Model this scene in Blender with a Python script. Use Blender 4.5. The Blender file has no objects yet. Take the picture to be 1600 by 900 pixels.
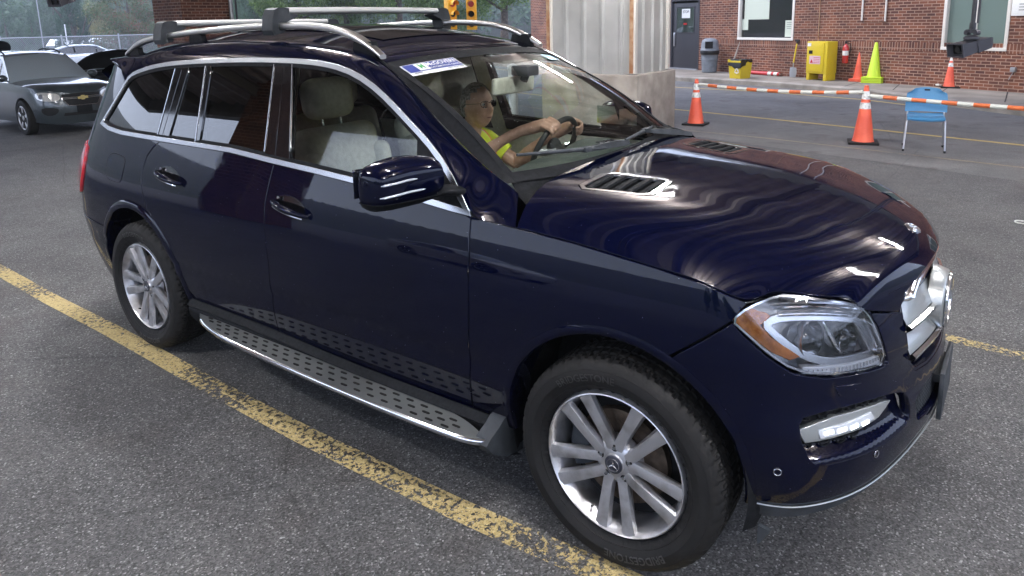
import bpy, bmesh, math, random
import numpy as np
from mathutils import Vector, Matrix
from mathutils.geometry import delaunay_2d_cdt
random.seed(7); rng = np.random.default_rng(7)
rad = math.radians
SC = bpy.context.scene; COL = SC.collection
# ------------------------------------------------------------------ camera, sky, sun, exposure
cd = bpy.data.cameras.new('camera'); cam = bpy.data.objects.new('camera', cd); COL.objects.link(cam); SC.camera = cam
cd.sensor_width = 36; cd.lens = 1107.5 / 1600 * 36
cd.shift_x = -21.8 / 1600; cd.shift_y = -197.35 / 1600
cd.clip_start = .05; cd.clip_end = 3000
cR = Vector((0.81648047, 0.57698431, -0.02118352)); cU = Vector((-0.09561912, 0.17130967, 0.98056615)); cF = Vector((-0.56940023, 0.79858757, -0.19504173))
CAMP = Vector((1.0217, -2.8305, 1.8574))
M = Matrix.Identity(4)
for i, v in enumerate((cR, cU, -cF)):
    for j in range(3): M[j][i] = v[j]
M.translation = CAMP; cam.matrix_world = M
W = bpy.data.worlds.new('World'); SC.world = W; W.use_nodes = True
nt = W.node_tree; bg = nt.nodes['Background']; sky = nt.nodes.new('ShaderNodeTexSky'); sky.sky_type = 'NISHITA'
SUN_EL, SUN_AZ = 50, 250
sky.sun_disc = False; sky.sun_elevation = rad(SUN_EL); sky.sun_rotation = rad(SUN_AZ); sky.air_density = 1.0; sky.dust_density = 1.2; sky.ozone_density = 2.0
hz = nt.nodes.new('ShaderNodeMix'); hz.data_type = 'RGBA'; hz.inputs[0].default_value = .6; hz.inputs[7].default_value = (7.2, 7.8, 10.2, 1)   # even high cloud over the clear sky
nt.links.new(sky.outputs[0], hz.inputs[6]); nt.links.new(hz.outputs[2], bg.inputs[0]); bg.inputs[1].default_value = .13
sd = bpy.data.lights.new('sun', 'SUN'); sd.energy = .6; sd.angle = rad(14); sd.color = (1, .97, .93)
so = bpy.data.objects.new('sun', sd); COL.objects.link(so)
az = rad(SUN_AZ); el = rad(SUN_EL)
sdir = Vector((math.sin(az) * math.cos(el), math.cos(az) * math.cos(el), math.sin(el)))
so.rotation_euler = sdir.to_track_quat('Z', 'Y').to_euler()
SC.render.engine = 'CYCLES'; SC.cycles.use_denoising = True; SC.cycles.max_bounces = 7; SC.cycles.transparent_max_bounces = 16
SC.cycles.diffuse_bounces = 4; SC.cycles.glossy_bounces = 4; SC.cycles.caustics_reflective = False; SC.cycles.caustics_refractive = False; SC.cycles.sample_clamp_indirect = 6
vs = SC.view_settings; vs.view_transform = 'Standard'; vs.look = 'None'; vs.gamma = 1; vs.exposure = 1.85

# ------------------------------------------------------------------ helpers
def at(x, y, ax, v):
    """point where the sight line through photo pixel (x, y) crosses the plane axis=v"""
    d = cF + (x - 821.8) / 1107.5 * cR + (252.65 - y) / 1107.5 * cU
    return CAMP + d * ((v - CAMP[ax]) / d[ax])
def tag(o, label=None, cat=None, group=None, kind=None):
    if label: o['label'] = label
    if cat: o['category'] = cat
    if group: o['group'] = group
    if kind: o['kind'] = kind
    return o
def empty(name, loc=(0, 0, 0), rz=0, label=None, cat=None, group=None, parent=None):
    o = bpy.data.objects.new(name, None); COL.objects.link(o); o.location = loc; o.rotation_euler = (0, 0, rz); o.empty_display_size = .2
    if parent: o.parent = parent
    return tag(o, label, cat, group)
def link(name, me, parent=None, label=None):
    o = bpy.data.objects.new(name, me); COL.objects.link(o)
    if parent is not None: o.parent = parent
    if label: o['label'] = label
    return o
def auto(me, ang=35):
    me.polygons.foreach_set('use_smooth', [True] * len(me.polygons))
    try: me.set_sharp_from_angle(angle=rad(ang))
    except Exception: pass
def mk(name, V, F, mat, parent=None, smooth=35, mats=None, mi=None, label=None):
    me = bpy.data.meshes.new(name); me.from_pydata([tuple(map(float, v)) for v in V], [], [tuple(map(int, f)) for f in F]); me.update()
    for m in (mats or [mat]): me.materials.append(m)
    if mi is not None: me.polygons.foreach_set('material_index', mi)
    if smooth: auto(me, smooth)
    return link(name, me, parent, label)
class MB:
    """collects shapes, then links them as ONE mesh object"""
    def __init__(s): s.V = []; s.F = []; s.mi = []
    def add(s, V, F, m=0):
        b = len(s.V); s.V += [tuple(v) for v in V]; s.F += [tuple(i + b for i in f) for f in F]; s.mi += [m] * len(F); return s
    def box(s, c, d, rz=0, bev=0, m=0, rot=None):
        bm = bmesh.new(); bmesh.ops.create_cube(bm, size=1)
        bmesh.ops.scale(bm, vec=d, verts=bm.verts)
        if bev: bmesh.ops.bevel(bm, geom=bm.edges[:] , offset=bev, segments=2, affect='EDGES', profile=.6)
        R_ = rot.to_matrix() if rot is not None else Matrix.Rotation(rz, 3, 'Z')
        s.bm(bm, R_.to_4x4(), c, m); return s
    def bm(s, bm, R_=Matrix.Identity(4), c=(0, 0, 0), m=0):
        bm.verts.ensure_lookup_table(); bm.verts.index_update(); c = Vector(c)
        s.add([tuple(R_ @ v.co + c) for v in bm.verts], [tuple(v.index for v in f.verts) for f in bm.faces], m); bm.free()
    def tube(s, pts, r, n=10, m=0, caps=True, closed=False):
        pts = [Vector(p) for p in pts]; rs = r if isinstance(r, (list, tuple)) else [r] * len(pts)
        V = []; up = None; N = len(pts)
        for i, p in enumerate(pts):
            if closed: t = pts[(i + 1) % N] - pts[i - 1]
            else: t = (pts[min(i + 1, N - 1)] - pts[max(i - 1, 0)])
            t.normalize()
            if up is None: up = Vector((0, 0, 1)) if abs(t.z) < .9 else Vector((1, 0, 0))
            a = t.cross(up).normalized(); b = a.cross(t).normalized(); up = b
            for k in range(n):
                an = 2 * math.pi * k / n; V.append(p + (a * math.cos(an) + b * math.sin(an)) * rs[i])
        F = []
        for i in range(N if closed else N - 1):
            for k in range(n):
                j = (i + 1) % N; F.append((i * n + k, i * n + (k + 1) % n, j * n + (k + 1) % n, j * n + k))
        if caps and not closed: F.append(tuple(range(n))[::-1]); F.append(tuple((N - 1) * n + k for k in range(n)))
        return s.add(V, F, m)
    def lathe(s, prof, n=32, axis='Z', c=(0, 0, 0), m=0, caps=True, sq=None):
        V = []; c = Vector(c)
        for (r, h) in prof:
            for k in range(n):
                a = 2 * math.pi * k / n; x, y = r * math.cos(a), r * math.sin(a)
                V.append(c + Vector((x, y, h) if axis == 'Z' else (x, h, y) if axis == 'Y' else (h, x, y)))
        F = [(i * n + k, i * n + (k + 1) % n, (i + 1) * n + (k + 1) % n, (i + 1) * n + k) for i in range(len(prof) - 1) for k in range(n)]
        if caps: F.append(tuple(range(n))[::-1]); F.append(tuple((len(prof) - 1) * n + k for k in range(n)))
        return s.add(V, F, m)
    def grid(s, rows, m=0, closed=False):
        V = [p for r in rows for p in r]; n = len(rows[0]); nn = n if closed else n - 1
        return s.add(V, [(i * n + k, i * n + (k + 1) % n, (i + 1) * n + (k + 1) % n, (i + 1) * n + k) for i in range(len(rows) - 1) for k in range(nn)], m)
    def prism(s, poly, z0, z1, m=0, f=lambda x, y, z: (x, y, z)):
        n = len(poly); V = [f(x, y, z0) for x, y in poly] + [f(x, y, z1) for x, y in poly]
        F = [tuple(range(n))[::-1], tuple(range(n, 2 * n))] + [(i, (i + 1) % n, n + (i + 1) % n, n + i) for i in range(n)]
        return s.add(V, F, m)
    def build(s, name, mat, parent=None, smooth=35, label=None, recalc=True):
        mats = mat if isinstance(mat, list) else [mat]
        o = mk(name, s.V, s.F, None, parent, 0, mats, s.mi, label)
        if recalc:
            bm = bmesh.new(); bm.from_mesh(o.data); bmesh.ops.recalc_face_normals(bm, faces=bm.faces); bm.to_mesh(o.data); bm.free()
        if smooth: auto(o.data, smooth)
        return o
def copy_tree(o, parent=None):
    c = o.copy(); COL.objects.link(c); c.parent = parent
    for ch in list(o.children): copy_tree(ch, c)
    return c
_tc = {}
def text_mesh(txt, size, bold=False):
    """flat 2-D triangles of a line of text, centred, as (verts, faces)"""
    k = (txt, size, bold)
    if k in _tc: return _tc[k]
    cu = bpy.data.curves.new('t', 'FONT'); cu.body = txt; cu.size = size; cu.align_x = 'CENTER'; cu.align_y = 'CENTER'; cu.resolution_u = 3
    if bold: cu.offset = size * .018
    o = bpy.data.objects.new('t', cu); COL.objects.link(o)
    dg = bpy.context.evaluated_depsgraph_get(); me = o.evaluated_get(dg).to_mesh()
    V = [tuple(v.co) for v in me.vertices]; F = [tuple(p.vertices) for p in me.polygons]
    o.evaluated_get(dg).to_mesh_clear(); bpy.data.objects.remove(o); bpy.data.curves.remove(cu)
    _tc[k] = (V, F); return V, F

# ------------------------------------------------------------------ materials
MT = {}
def mat(name, col=(.5, .5, .5), rough=.5, metal=0, spec=.5, coat=0, coat_r=.03, build=None, alpha=None, emit=None, es=0):
    m = bpy.data.materials.new(name); m.use_nodes = True; b = m.node_tree.nodes['Principled BSDF']
    b.inputs['Base Color'].default_value = (*col, 1); b.inputs['Roughness'].default_value = rough; b.inputs['Metallic'].default_value = metal
    b.inputs['Specular IOR Level'].default_value = spec; b.inputs['Coat Weight'].default_value = coat; b.inputs['Coat Roughness'].default_value = coat_r
    if emit: b.inputs['Emission Color'].default_value = (*emit, 1); b.inputs['Emission Strength'].default_value = es
    if build: build(m.node_tree, b)
    MT[name] = m; return m
def N(t, typ, **kw):
    n = t.nodes.new('ShaderNode' + typ)
    for k, v in kw.items():
        if k.startswith('_'): n.inputs[k[1:]].default_value = v
        else: setattr(n, k, v)
    return n
def L(t, a, b): t.links.new(a, b)
def ramp(t, fac, stops, interp='LINEAR'):
    r = t.nodes.new('ShaderNodeValToRGB'); r.color_ramp.interpolation = interp; e = r.color_ramp.elements
    while len(e) < len(stops): e.new(.5)
    for i, (p, c) in enumerate(stops): e[i].position = p; e[i].color = (*c, 1) if len(c) == 3 else c
    L(t, fac, r.inputs[0]); return r.outputs[0]
def g3(v): return (v, v, v)
def noisy(scale, c0, c1, detail=6, rough=None, bump=0, lo=.35, hi=.65, space='Object', bscale=None):
    def f(t, b):
        tc = N(t, 'TexCoord'); n = N(t, 'TexNoise'); n.inputs['Scale'].default_value = scale; n.inputs['Detail'].default_value = detail
        L(t, tc.outputs[space], n.inputs['Vector']); L(t, ramp(t, n.outputs[0], [(lo, c0), (hi, c1)]), b.inputs['Base Color'])
        if rough: L(t, ramp(t, n.outputs[0], [(lo, g3(rough[0])), (hi, g3(rough[1]))]), b.inputs['Roughness'])
        if bump:
            n2 = N(t, 'TexNoise'); n2.inputs['Scale'].default_value = bscale or scale * 3; n2.inputs['Detail'].default_value = 4; L(t, tc.outputs[space], n2.inputs['Vector'])
            bp = N(t, 'Bump'); bp.inputs['Strength'].default_value = bump; bp.inputs['Distance'].default_value = .01
            L(t, n2.outputs[0], bp.inputs['Height']); L(t, bp.outputs[0], b.inputs['Normal'])
    return f
def paint_nodes(base, flake):
    def f(t, b):
        tc = N(t, 'TexCoord'); v = N(t, 'TexVoronoi'); v.inputs['Scale'].default_value = 55
        L(t, tc.outputs['Object'], v.inputs['Vector'])
        # specks of dust and dried drops on the paint
        n = N(t, 'TexNoise'); n.inputs['Scale'].default_value = 3; L(t, tc.outputs['Object'], n.inputs['Vector'])
        th = N(t, 'Math', operation='MULTIPLY'); L(t, n.outputs[0], th.inputs[0]); th.inputs[1].default_value = .10
        lt = N(t, 'Math', operation='LESS_THAN'); L(t, v.outputs['Distance'], lt.inputs[0]); L(t, th.outputs[0], lt.inputs[1])
        wn = N(t, 'TexWhiteNoise'); L(t, v.outputs['Color'], wn.inputs['Vector'])
        gt = N(t, 'Math', operation='GREATER_THAN'); gt.inputs[1].default_value = .80; L(t, wn.outputs['Value'], gt.inputs[0])
        mu = N(t, 'Math', operation='MULTIPLY'); L(t, lt.outputs[0], mu.inputs[0]); L(t, gt.outputs[0], mu.inputs[1])
        mx = N(t, 'Mix', data_type='RGBA'); mx.inputs[6].default_value = (*base, 1); mx.inputs[7].default_value = (*flake, 1); L(t, mu.outputs[0], mx.inputs[0])
        sp = N(t, 'SeparateXYZ'); L(t, tc.outputs['Object'], sp.inputs[0]); lo_ = N(t, 'MapRange'); L(t, sp.outputs[2], lo_.inputs[0]); lo_.inputs[1].default_value = .75; lo_.inputs[2].default_value = .30
        n5 = N(t, 'TexNoise'); n5.inputs['Scale'].default_value = 6; n5.inputs['Detail'].default_value = 8; L(t, tc.outputs['Object'], n5.inputs['Vector']); mu5 = N(t, 'Math', operation='MULTIPLY'); L(t, lo_.outputs[0], mu5.inputs[0]); L(t, ramp(t, n5.outputs[0], [(.45, g3(0)), (.75, g3(.5))]), mu5.inputs[1])
        mx5 = N(t, 'Mix', data_type='RGBA'); L(t, mx.outputs[2], mx5.inputs[6]); mx5.inputs[7].default_value = (.014, .0125, .012, 1); L(t, mu5.outputs[0], mx5.inputs[0]); L(t, mx5.outputs[2], b.inputs['Base Color'])
        n6 = N(t, 'TexNoise'); n6.inputs['Scale'].default_value = 22; n6.inputs['Detail'].default_value = 6; L(t, tc.outputs['Object'], n6.inputs['Vector']); L(t, ramp(t, n6.outputs[0], [(.4, g3(.010)), (.75, g3(.075))]), b.inputs['Coat Roughness']); b.inputs['Coat IOR'].default_value = 1.36
    return f
mat('car_paint', (.002, .003, .016), .30, .0, .0, 1, .012, build=paint_nodes((.0005, .0012, .0098), (.35, .36, .40)))
mat('black_gloss', (.004, .004, .005), .08, 0, .5, .5)
mat('black_plastic', (.018, .019, .021), .72, spec=.12, build=noisy(60, (.006, .0065, .0075), (.012, .013, .015), bump=.15, bscale=300))
mat('grey_plastic', (.045, .05, .056), .6, spec=.25, build=noisy(14, (.022, .026, .03), (.045, .05, .057), bump=.1, bscale=200))
mat('rubber', (.016, .016, .017), .75, spec=.3, build=noisy(12, (.0055, .005, .005), (.011, .0105, .010), rough=(.65, .85), bump=.1, bscale=150))
mat('chrome', (.75, .76, .78), .12, 1)
mat('satin_metal', (.50, .51, .53), .27, 1)
mat('alloy', (.50, .50, .52), .34, .85, build=noisy(11, (.30, .29, .28), (.58, .58, .60), 8, lo=.30, hi=.52))
mat('rail_metal', (.55, .54, .52), .33, 1)
mat('silver_paint', (.33, .345, .34), .3, .6, coat=.5)
mat('dark', (.006, .006, .007), .9)
mat('underbody', (.008, .008, .009), .85)
mat('brake_iron', (.10, .07, .05), .45, .7, build=noisy(20, (.05, .035, .025), (.2, .15, .11)))
mat('amber', (.42, .12, .015), .15, coat=1, build=noisy(60, (.34, .09, .01), (.55, .18, .03)))
mat('red_lens', (.5, .02, .03), .12, coat=1)
mat('white_lens', (.6, .62, .66), .12, .3)
mat('led_lit', (.9, .95, 1), .3, emit=(.85, .95, 1), es=1.1)
mat('interior_cream', (.45, .44, .38), .6, build=noisy(40, (.55, .54, .46), (.66, .65, .57), bump=.1))
mat('interior_grey', (.16, .165, .155), .65)
mat('interior_dark', (.02, .022, .022), .6)
mat('white_print', (.8, .8, .8), .4); mat('blue_print', (.03, .05, .25), .4); mat('green_print', (.05, .3, .08), .4); mat('cyan_print', (.1, .4, .6), .4)
mat('black_print', (.02, .02, .03), .5)
def glass(name, tint, refl=1.0, body=None, alpha=0.0, ior=1.5):
    m = bpy.data.materials.new(name); m.use_nodes = True; t = m.node_tree; t.nodes.clear()
    out = N(t, 'OutputMaterial'); tr = N(t, 'BsdfTransparent'); tr.inputs[0].default_value = (*tint, 1)
    gl = N(t, 'BsdfGlossy'); gl.inputs['Roughness'].default_value = .01; gl.inputs['Color'].default_value = g3(refl) + (1,)
    fr = N(t, 'Fresnel'); fr.inputs[0].default_value = ior; mx = N(t, 'MixShader'); L(t, fr.outputs[0], mx.inputs[0])
    base = tr.outputs[0]
    if body:
        df = N(t, 'BsdfDiffuse'); df.inputs[0].default_value = (*body, 1); m0 = N(t, 'MixShader'); m0.inputs[0].default_value = alpha
        L(t, tr.outputs[0], m0.inputs[1]); L(t, df.outputs[0], m0.inputs[2]); base = m0.outputs[0]
    L(t, base, mx.inputs[1]); L(t, gl.outputs[0], mx.inputs[2]); L(t, mx.outputs[0], out.inputs[0]); MT[name] = m; return m
glass('window_glass', (.88, .94, .90), ior=1.42); glass('privacy_glass', (.05, .05, .055), ior=1.75); glass('clear_cover', (.93, .94, .96), ior=1.45)
glass('windscreen_glass', (.93, .98, .94), ior=1.42)
glass('building_glass', (.35, .42, .40), body=(.10, .14, .12), alpha=.35, ior=1.7)
# ------------------------------------------------------------------ ground
def asphalt(name, lo, hi, speck, wear=(.10, .09, .085), sc=1.0, wear_amt=.5):
    def f(t, b):
        tc = N(t, 'TexCoord')
        n1 = N(t, 'TexNoise'); n1.inputs['Scale'].default_value = 260; n1.inputs['Detail'].default_value = 2; L(t, tc.outputs['Object'], n1.inputs['Vector'])
        v = N(t, 'TexVoronoi'); v.inputs['Scale'].default_value = 155; L(t, tc.outputs['Object'], v.inputs['Vector'])
        c1 = ramp(t, v.outputs['Color'], [(.08, g3(lo)), (.5, g3((lo + hi) / 2)), (.80, g3(hi)), (.93, g3(speck))])
        n2 = N(t, 'TexNoise'); n2.inputs['Scale'].default_value = .55; n2.inputs['Detail'].default_value = 7; n2.inputs['Roughness'].default_value = .6; L(t, tc.outputs['Object'], n2.inputs['Vector'])
        mx = N(t, 'Mix', data_type='RGBA', blend_type='MULTIPLY'); mx.inputs[0].default_value = 1; L(t, c1, mx.inputs[6])
        L(t, ramp(t, n2.outputs[0], [(.3, (.68, .67, .68)), (.5, (1, 1, 1)), (.70, (1.35, 1.32, 1.30))]), mx.inputs[7])
        n3 = N(t, 'TexNoise'); n3.inputs['Scale'].default_value = 2.3; n3.inputs['Detail'].default_value = 8; n3.inputs['Distortion'].default_value = .4; L(t, tc.outputs['Object'], n3.inputs['Vector'])
        m2 = N(t, 'Mix', data_type='RGBA', blend_type='MULTIPLY'); L(t, ramp(t, n3.outputs[0], [(.57, g3(0)), (.68, g3(wear_amt))]), m2.inputs[0]); L(t, mx.outputs[2], m2.inputs[6]); m2.inputs[7].default_value = (.55, .5, .48, 1)
        # oil drips and hairline cracks
        v4 = N(t, 'TexVoronoi'); v4.inputs['Scale'].default_value = 1.1; L(t, tc.outputs['Object'], v4.inputs['Vector']); nd = N(t, 'Math', operation='MULTIPLY_ADD'); L(t, n3.outputs[0], nd.inputs[0]); nd.inputs[1].default_value = .35; L(t, v4.outputs['Distance'], nd.inputs[2])
        m4 = N(t, 'Mix', data_type='RGBA', blend_type='MULTIPLY'); m4.inputs[0].default_value = 1; L(t, m2.outputs[2], m4.inputs[6]); L(t, ramp(t, nd.outputs[0], [(.17, (.5, .49, .48)), (.25, (1, 1, 1))]), m4.inputs[7])
        ds = N(t, 'Mix', data_type='VECTOR'); ds.inputs[0].default_value = .12; L(t, tc.outputs['Object'], ds.inputs[4]); L(t, n2.outputs['Color'], ds.inputs[5])
        v5 = N(t, 'TexVoronoi', feature='DISTANCE_TO_EDGE'); v5.inputs['Scale'].default_value = .42; L(t, ds.outputs[1], v5.inputs['Vector'])
        m5 = N(t, 'Mix', data_type='RGBA', blend_type='MULTIPLY'); m5.inputs[0].default_value = 1; L(t, m4.outputs[2], m5.inputs[6]); L(t, ramp(t, v5.outputs['Distance'], [(.0008, g3(.68)), (.0022, g3(1))]), m5.inputs[7])
        L(t, m5.outputs[2], b.inputs['Base Color'])
        L(t, ramp(t, n3.outputs[0], [(.35, g3(.9)), (.6, g3(.72))]), b.inputs['Roughness'])
        bp = N(t, 'Bump'); bp.inputs['Strength'].default_value = .55; bp.inputs['Distance'].default_value = .004
        ad = N(t, 'Math', operation='ADD'); L(t, v.outputs['Distance'], ad.inputs[0]); L(t, n1.outputs[0], ad.inputs[1]); L(t, ad.outputs[0], bp.inputs['Height']); L(t, bp.outputs[0], b.inputs['Normal'])
    return f
mat('asphalt', (.06, .06, .06), .85, build=asphalt('a', .026, .112, .28))
mat('lane_asphalt', (.06, .06, .06), .85, build=asphalt('b', .085, .145, .24, wear_amt=.9))
mat('field', (.05, .06, .04), .9, build=noisy(.08, (.03, .045, .02), (.07, .07, .045)))
def sheet(name, poly, z, m, kind='structure'):
    return tag(mk(name, [(x, y, z) for x, y in poly], [tuple(range(len(poly)))], MT[m], smooth=0), kind=kind)
# ground sheet: flat lot near, valley and wooded hill beyond
def gh(x, y):
    d = math.hypot(x - 1, y + 3)
    a = math.degrees(math.atan2(y + 3, -(x - 1)))   # 0 = towards -x
    h = 0
    if d > 62: h = -9 * min(1, (d - 62) / 50)
    if d > 170: h += min(1, (d - 170) / 330) ** .8 * 75
    return h
Vg = []; Fg = []; radii = [0, 6, 12, 20, 30, 40, 50, 56, 62, 75, 90, 112, 140, 170, 210, 260, 330, 420, 520, 700, 1000, 2000]; na = 72
for r in radii:
    for k in range(na):
        an = 2 * math.pi * k / na; x, y = 1 + r * math.cos(an), -3 + r * math.sin(an); Vg.append((x, y, gh(x, y) if r > 0 else 0))
for i in range(len(radii) - 1):
    for k in range(na): Fg.append((i * na + k, i * na + (k + 1) % na, (i + 1) * na + (k + 1) % na, (i + 1) * na + k))
gm = mk('ground', Vg, Fg, None, None, 30, [MT['asphalt'], MT['field']], [0 if f[2] // na < 9 else 1 for f in Fg]); tag(gm, kind='structure')
# the inspection lane's smoother, older surface beyond the car
lane_y = lambda x, c: c
sheet('lane_road', [(-40, 24.5), (-40, 13.5), (-8.0, 8.6), (-3.2, 7.72), (1.9, 6.3), (9, 4.6), (22, 1.5), (22, 5), (1.1, 12.6), (-2.4, 15.2), (-7.6, 17.5), (-20, 22.5)], .004, 'lane_asphalt')
def stripe_mat(name, c0, c1, thr):
    def f(t, b):
        tc = N(t, 'TexCoord'); n = N(t, 'TexNoise'); n.inputs['Scale'].default_value = 42; n.inputs['Detail'].default_value = 6; n.inputs['Roughness'].default_value = .75; L(t, tc.outputs['Object'], n.inputs['Vector'])
        n2 = N(t, 'TexNoise'); n2.inputs['Scale'].default_value = 1.1; n2.inputs['Detail'].default_value = 3; L(t, tc.outputs['Object'], n2.inputs['Vector'])
        s = N(t, 'Math', operation='MULTIPLY_ADD'); L(t, n2.outputs[0], s.inputs[0]); s.inputs[1].default_value = .55; L(t, n.outputs[0], s.inputs[2])
        k = ramp(t, s.outputs[0], [(thr, g3(0)), (thr + .02, g3(1))])
        v = N(t, 'TexVoronoi'); v.inputs['Scale'].default_value = 170; L(t, tc.outputs['Object'], v.inputs['Vector'])
        L(t, ramp(t, v.outputs['Color'], [(.1, c0), (.9, c1)]), b.inputs['Base Color'])
        tr = N(t, 'BsdfTransparent'); mx = N(t, 'MixShader'); L(t, k, mx.inputs[0]); L(t, b.outputs[0], mx.inputs[2]); L(t, tr.outputs[0], mx.inputs[1])
        L(t, mx.outputs[0], t.nodes['Material Output'].inputs[0])
        bp = N(t, 'Bump'); bp.inputs['Strength'].default_value = .5; bp.inputs['Distance'].default_value = .004; L(t, v.outputs['Distance'], bp.inputs['Height']); L(t, bp.outputs[0], b.inputs['Normal'])
    return f
mat('yellow_line', (.45, .3, .06), .8, build=stripe_mat('y', (.32, .24, .09), (.54, .43, .21), .735))
mat('yellow_line_lane', (.45, .3, .06), .8, build=stripe_mat('y', (.40, .28, .09), (.5, .38, .15), .60))
mat('pale_line', (.4, .35, .28), .8, build=stripe_mat('y', (.16, .13, .10), (.30, .25, .18), .70))
def line_strip(name, pts, w, z, m):
    V = []; F = []; n = len(pts)
    for i, p in enumerate(pts):
        a = Vector(pts[max(i - 1, 0)]); b_ = Vector(pts[min(i + 1, n - 1)]); d = (b_ - a).normalized(); q = Vector((-d.y, d.x)) * w / 2
        V += [(p[0] - q.x, p[1] - q.y, z), (p[0] + q.x, p[1] + q.y, z)]
    for i in range(n - 1): F.append((2 * i, 2 * i + 1, 2 * i + 3, 2 * i + 2))
    return tag(mk(name, V, F, MT[m], smooth=0), kind='structure')
line_strip('yellow_lane_line', [(-14, -.72), (-9, -.83), (-6.9, -.87), (-5.507, -.895), (-4.427, -.94), (-3.609, -.954), (-2.938, -.979), (-2.55, -.997), (-2.167, -1.01), (-1.55, -1.024), (-1.086, -1.022), (-.679, -1.018), (-.345, -1.005), (-.055, -.985), (.6, -.96), (2, -.9), (6, -.8)], .115, .004, 'yellow_line')
line_strip('yellow_lane_edge', [(-4, 1.97), (-3, 1.95), (0, 1.75), (.757, 1.69), (1.14, 1.65), (3, 1.55), (8, 1.4)], .10, .004, 'yellow_line')
line_strip('yellow_road_line', [(-12, 12.9), (-8, 11.6), (-4.79, 10.72), (-1.2, 9.75), (1.04, 9.10), (6, 7.5), (14, 5)], .11, .009, 'yellow_line_lane')
gp = lambda *ps: [tuple(at(x, y, 2, 0))[:2] for x, y in ps]
line_strip('yellow_kerb_line', [(-25, 23.5)] + gp((1060, 137), (1200, 144.5), (1346, 156), (1430, 166)) , .10, .009, 'yellow_line_lane')
line_strip('pale_joint_line', [(-14, 12)] + gp((1060, 203), (1200, 217), (1330, 232), (1460, 247), (1600, 263)) + [(4, 5.5), (12, 3)], .07, .009, 'pale_line')
# ------------------------------------------------------------------ the dark blue SUV
PLAN = [(-4.16,0),(-4.15,.3),(-4.12,.55),(-4.06,.72),(-3.97,.83),(-3.83,.895),(-3.56,.935),(-3.1,.952),(-2.4,.955),(-1.6,.955),(-.8,.955),(-.3,.953),(.1,.947),(.35,.922),(.50,.872),(.62,.78),(.705,.66),(.765,.50),(.81,.3),(.835,.12),(.84,0)]
def spline(t, v):
    t = np.array(t, float); v = np.array(v, float); n = len(t); h = np.diff(t)
    A = np.zeros((n, n)); b = np.zeros((n,) + v.shape[1:]); A[0, 0] = A[-1, -1] = 1
    for i in range(1, n - 1):
        A[i, i-1] = h[i-1]; A[i, i] = 2 * (h[i-1] + h[i]); A[i, i+1] = h[i]; b[i] = 6 * ((v[i+1] - v[i]) / h[i] - (v[i] - v[i-1]) / h[i-1])
    m = np.linalg.solve(A, b)
    def f(x):
        x = np.asarray(x, float); i = np.clip(np.searchsorted(t, x) - 1, 0, n - 2); H = h[i]; a = t[i+1] - x; c = x - t[i]
        if v.ndim > 1: H = H[..., None]; a = a[..., None]; c = c[..., None]
        return m[i] * a**3 / (6*H) + m[i+1] * c**3 / (6*H) + (v[i]/H - m[i]*H/6) * a + (v[i+1]/H - m[i+1]*H/6) * c
    return f
_p = np.array(PLAN); _c = np.concatenate([[0], np.cumsum(np.hypot(*np.diff(_p, axis=0).T))]); _c = _c - _c[10] - .8
CS = spline(_c, _p); SMIN, SMAX = _c[0], _c[-1]
def sm(a, b, x):
    t = np.clip((x - a) / (b - a), 0, 1); return t * t * (3 - 2 * t)
FR = spline([.2,.30,.36,.45,.55,.65,.72,.8,.9,1.0,1.06,1.2], [-.06,-.04,-.02,.015,.025,.018,.0,-.008,-.03,-.07,-.11,-.25])
def dside(z):
    d = np.where(z < .75, -.40 * (.75 - z)**2, 0.)
    d = np.where(z > .8, -.5 * (np.minimum(z, 1.1) - .8)**2 - .30 * np.maximum(z - 1.1, 0), d)
    return d - .007 * np.exp(-((z - .60) / .025)**2)
def Pr(s, z, off=0):
    """point of the body shell at run s (metres along the plan outline) and height z"""
    s = np.asarray(s, float); z = np.asarray(z, float)
    sg = np.where(s > SMAX, -1., np.where(s < SMIN, -1., 1.)); s = np.where(s > SMAX, 2 * SMAX - s, s); s = np.where(s < SMIN, 2 * SMIN - s, s)
    c = CS(s); e = CS(np.minimum(s + .004, SMAX)) - CS(np.maximum(s - .004, SMIN)); e = e / np.linalg.norm(e, axis=-1, keepdims=True); nx, ny = -e[..., 1], e[..., 0]
    f = sm(.30, .62, s); d = dside(z) * (1 - f) + FR(z) * f
    l = np.maximum(z - 1.05, 0); lean = .28 * l * sm(-2.9, -3.9, s)
    r = sm(-3.75, -4.1, s); d = d + r * .01 * (1 - sm(.72, .8, z)) - r * .10 * (1 - sm(.2, .7, z)) + off
    return np.stack([c[..., 0] + nx * d + lean, -(c[..., 1] + ny * d) * sg, z + 0 * s], -1)
def PN(s, z, off=0):
    h = .003; p = Pr(s, z); a = Pr(s + h, z) - Pr(s - h, z); b = Pr(s, z + h) - Pr(s, z - h)
    n = np.cross(a, b); n /= np.linalg.norm(n, axis=-1, keepdims=True) + 1e-12
    return p + n * off, n
def inpoly(pt, poly):
    x, y = pt; c = False; n = len(poly); j = n - 1
    for i in range(n):
        xi, yi = poly[i]; xj, yj = poly[j]
        if (yi > y) != (yj > y) and x < (xj - xi) * (y - yi) / (yj - yi) + xi: c = not c
        j = i
    return c
def area(p): return sum(p[i-1][0] * p[i][1] - p[i][0] * p[i-1][1] for i in range(len(p))) / 2
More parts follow.
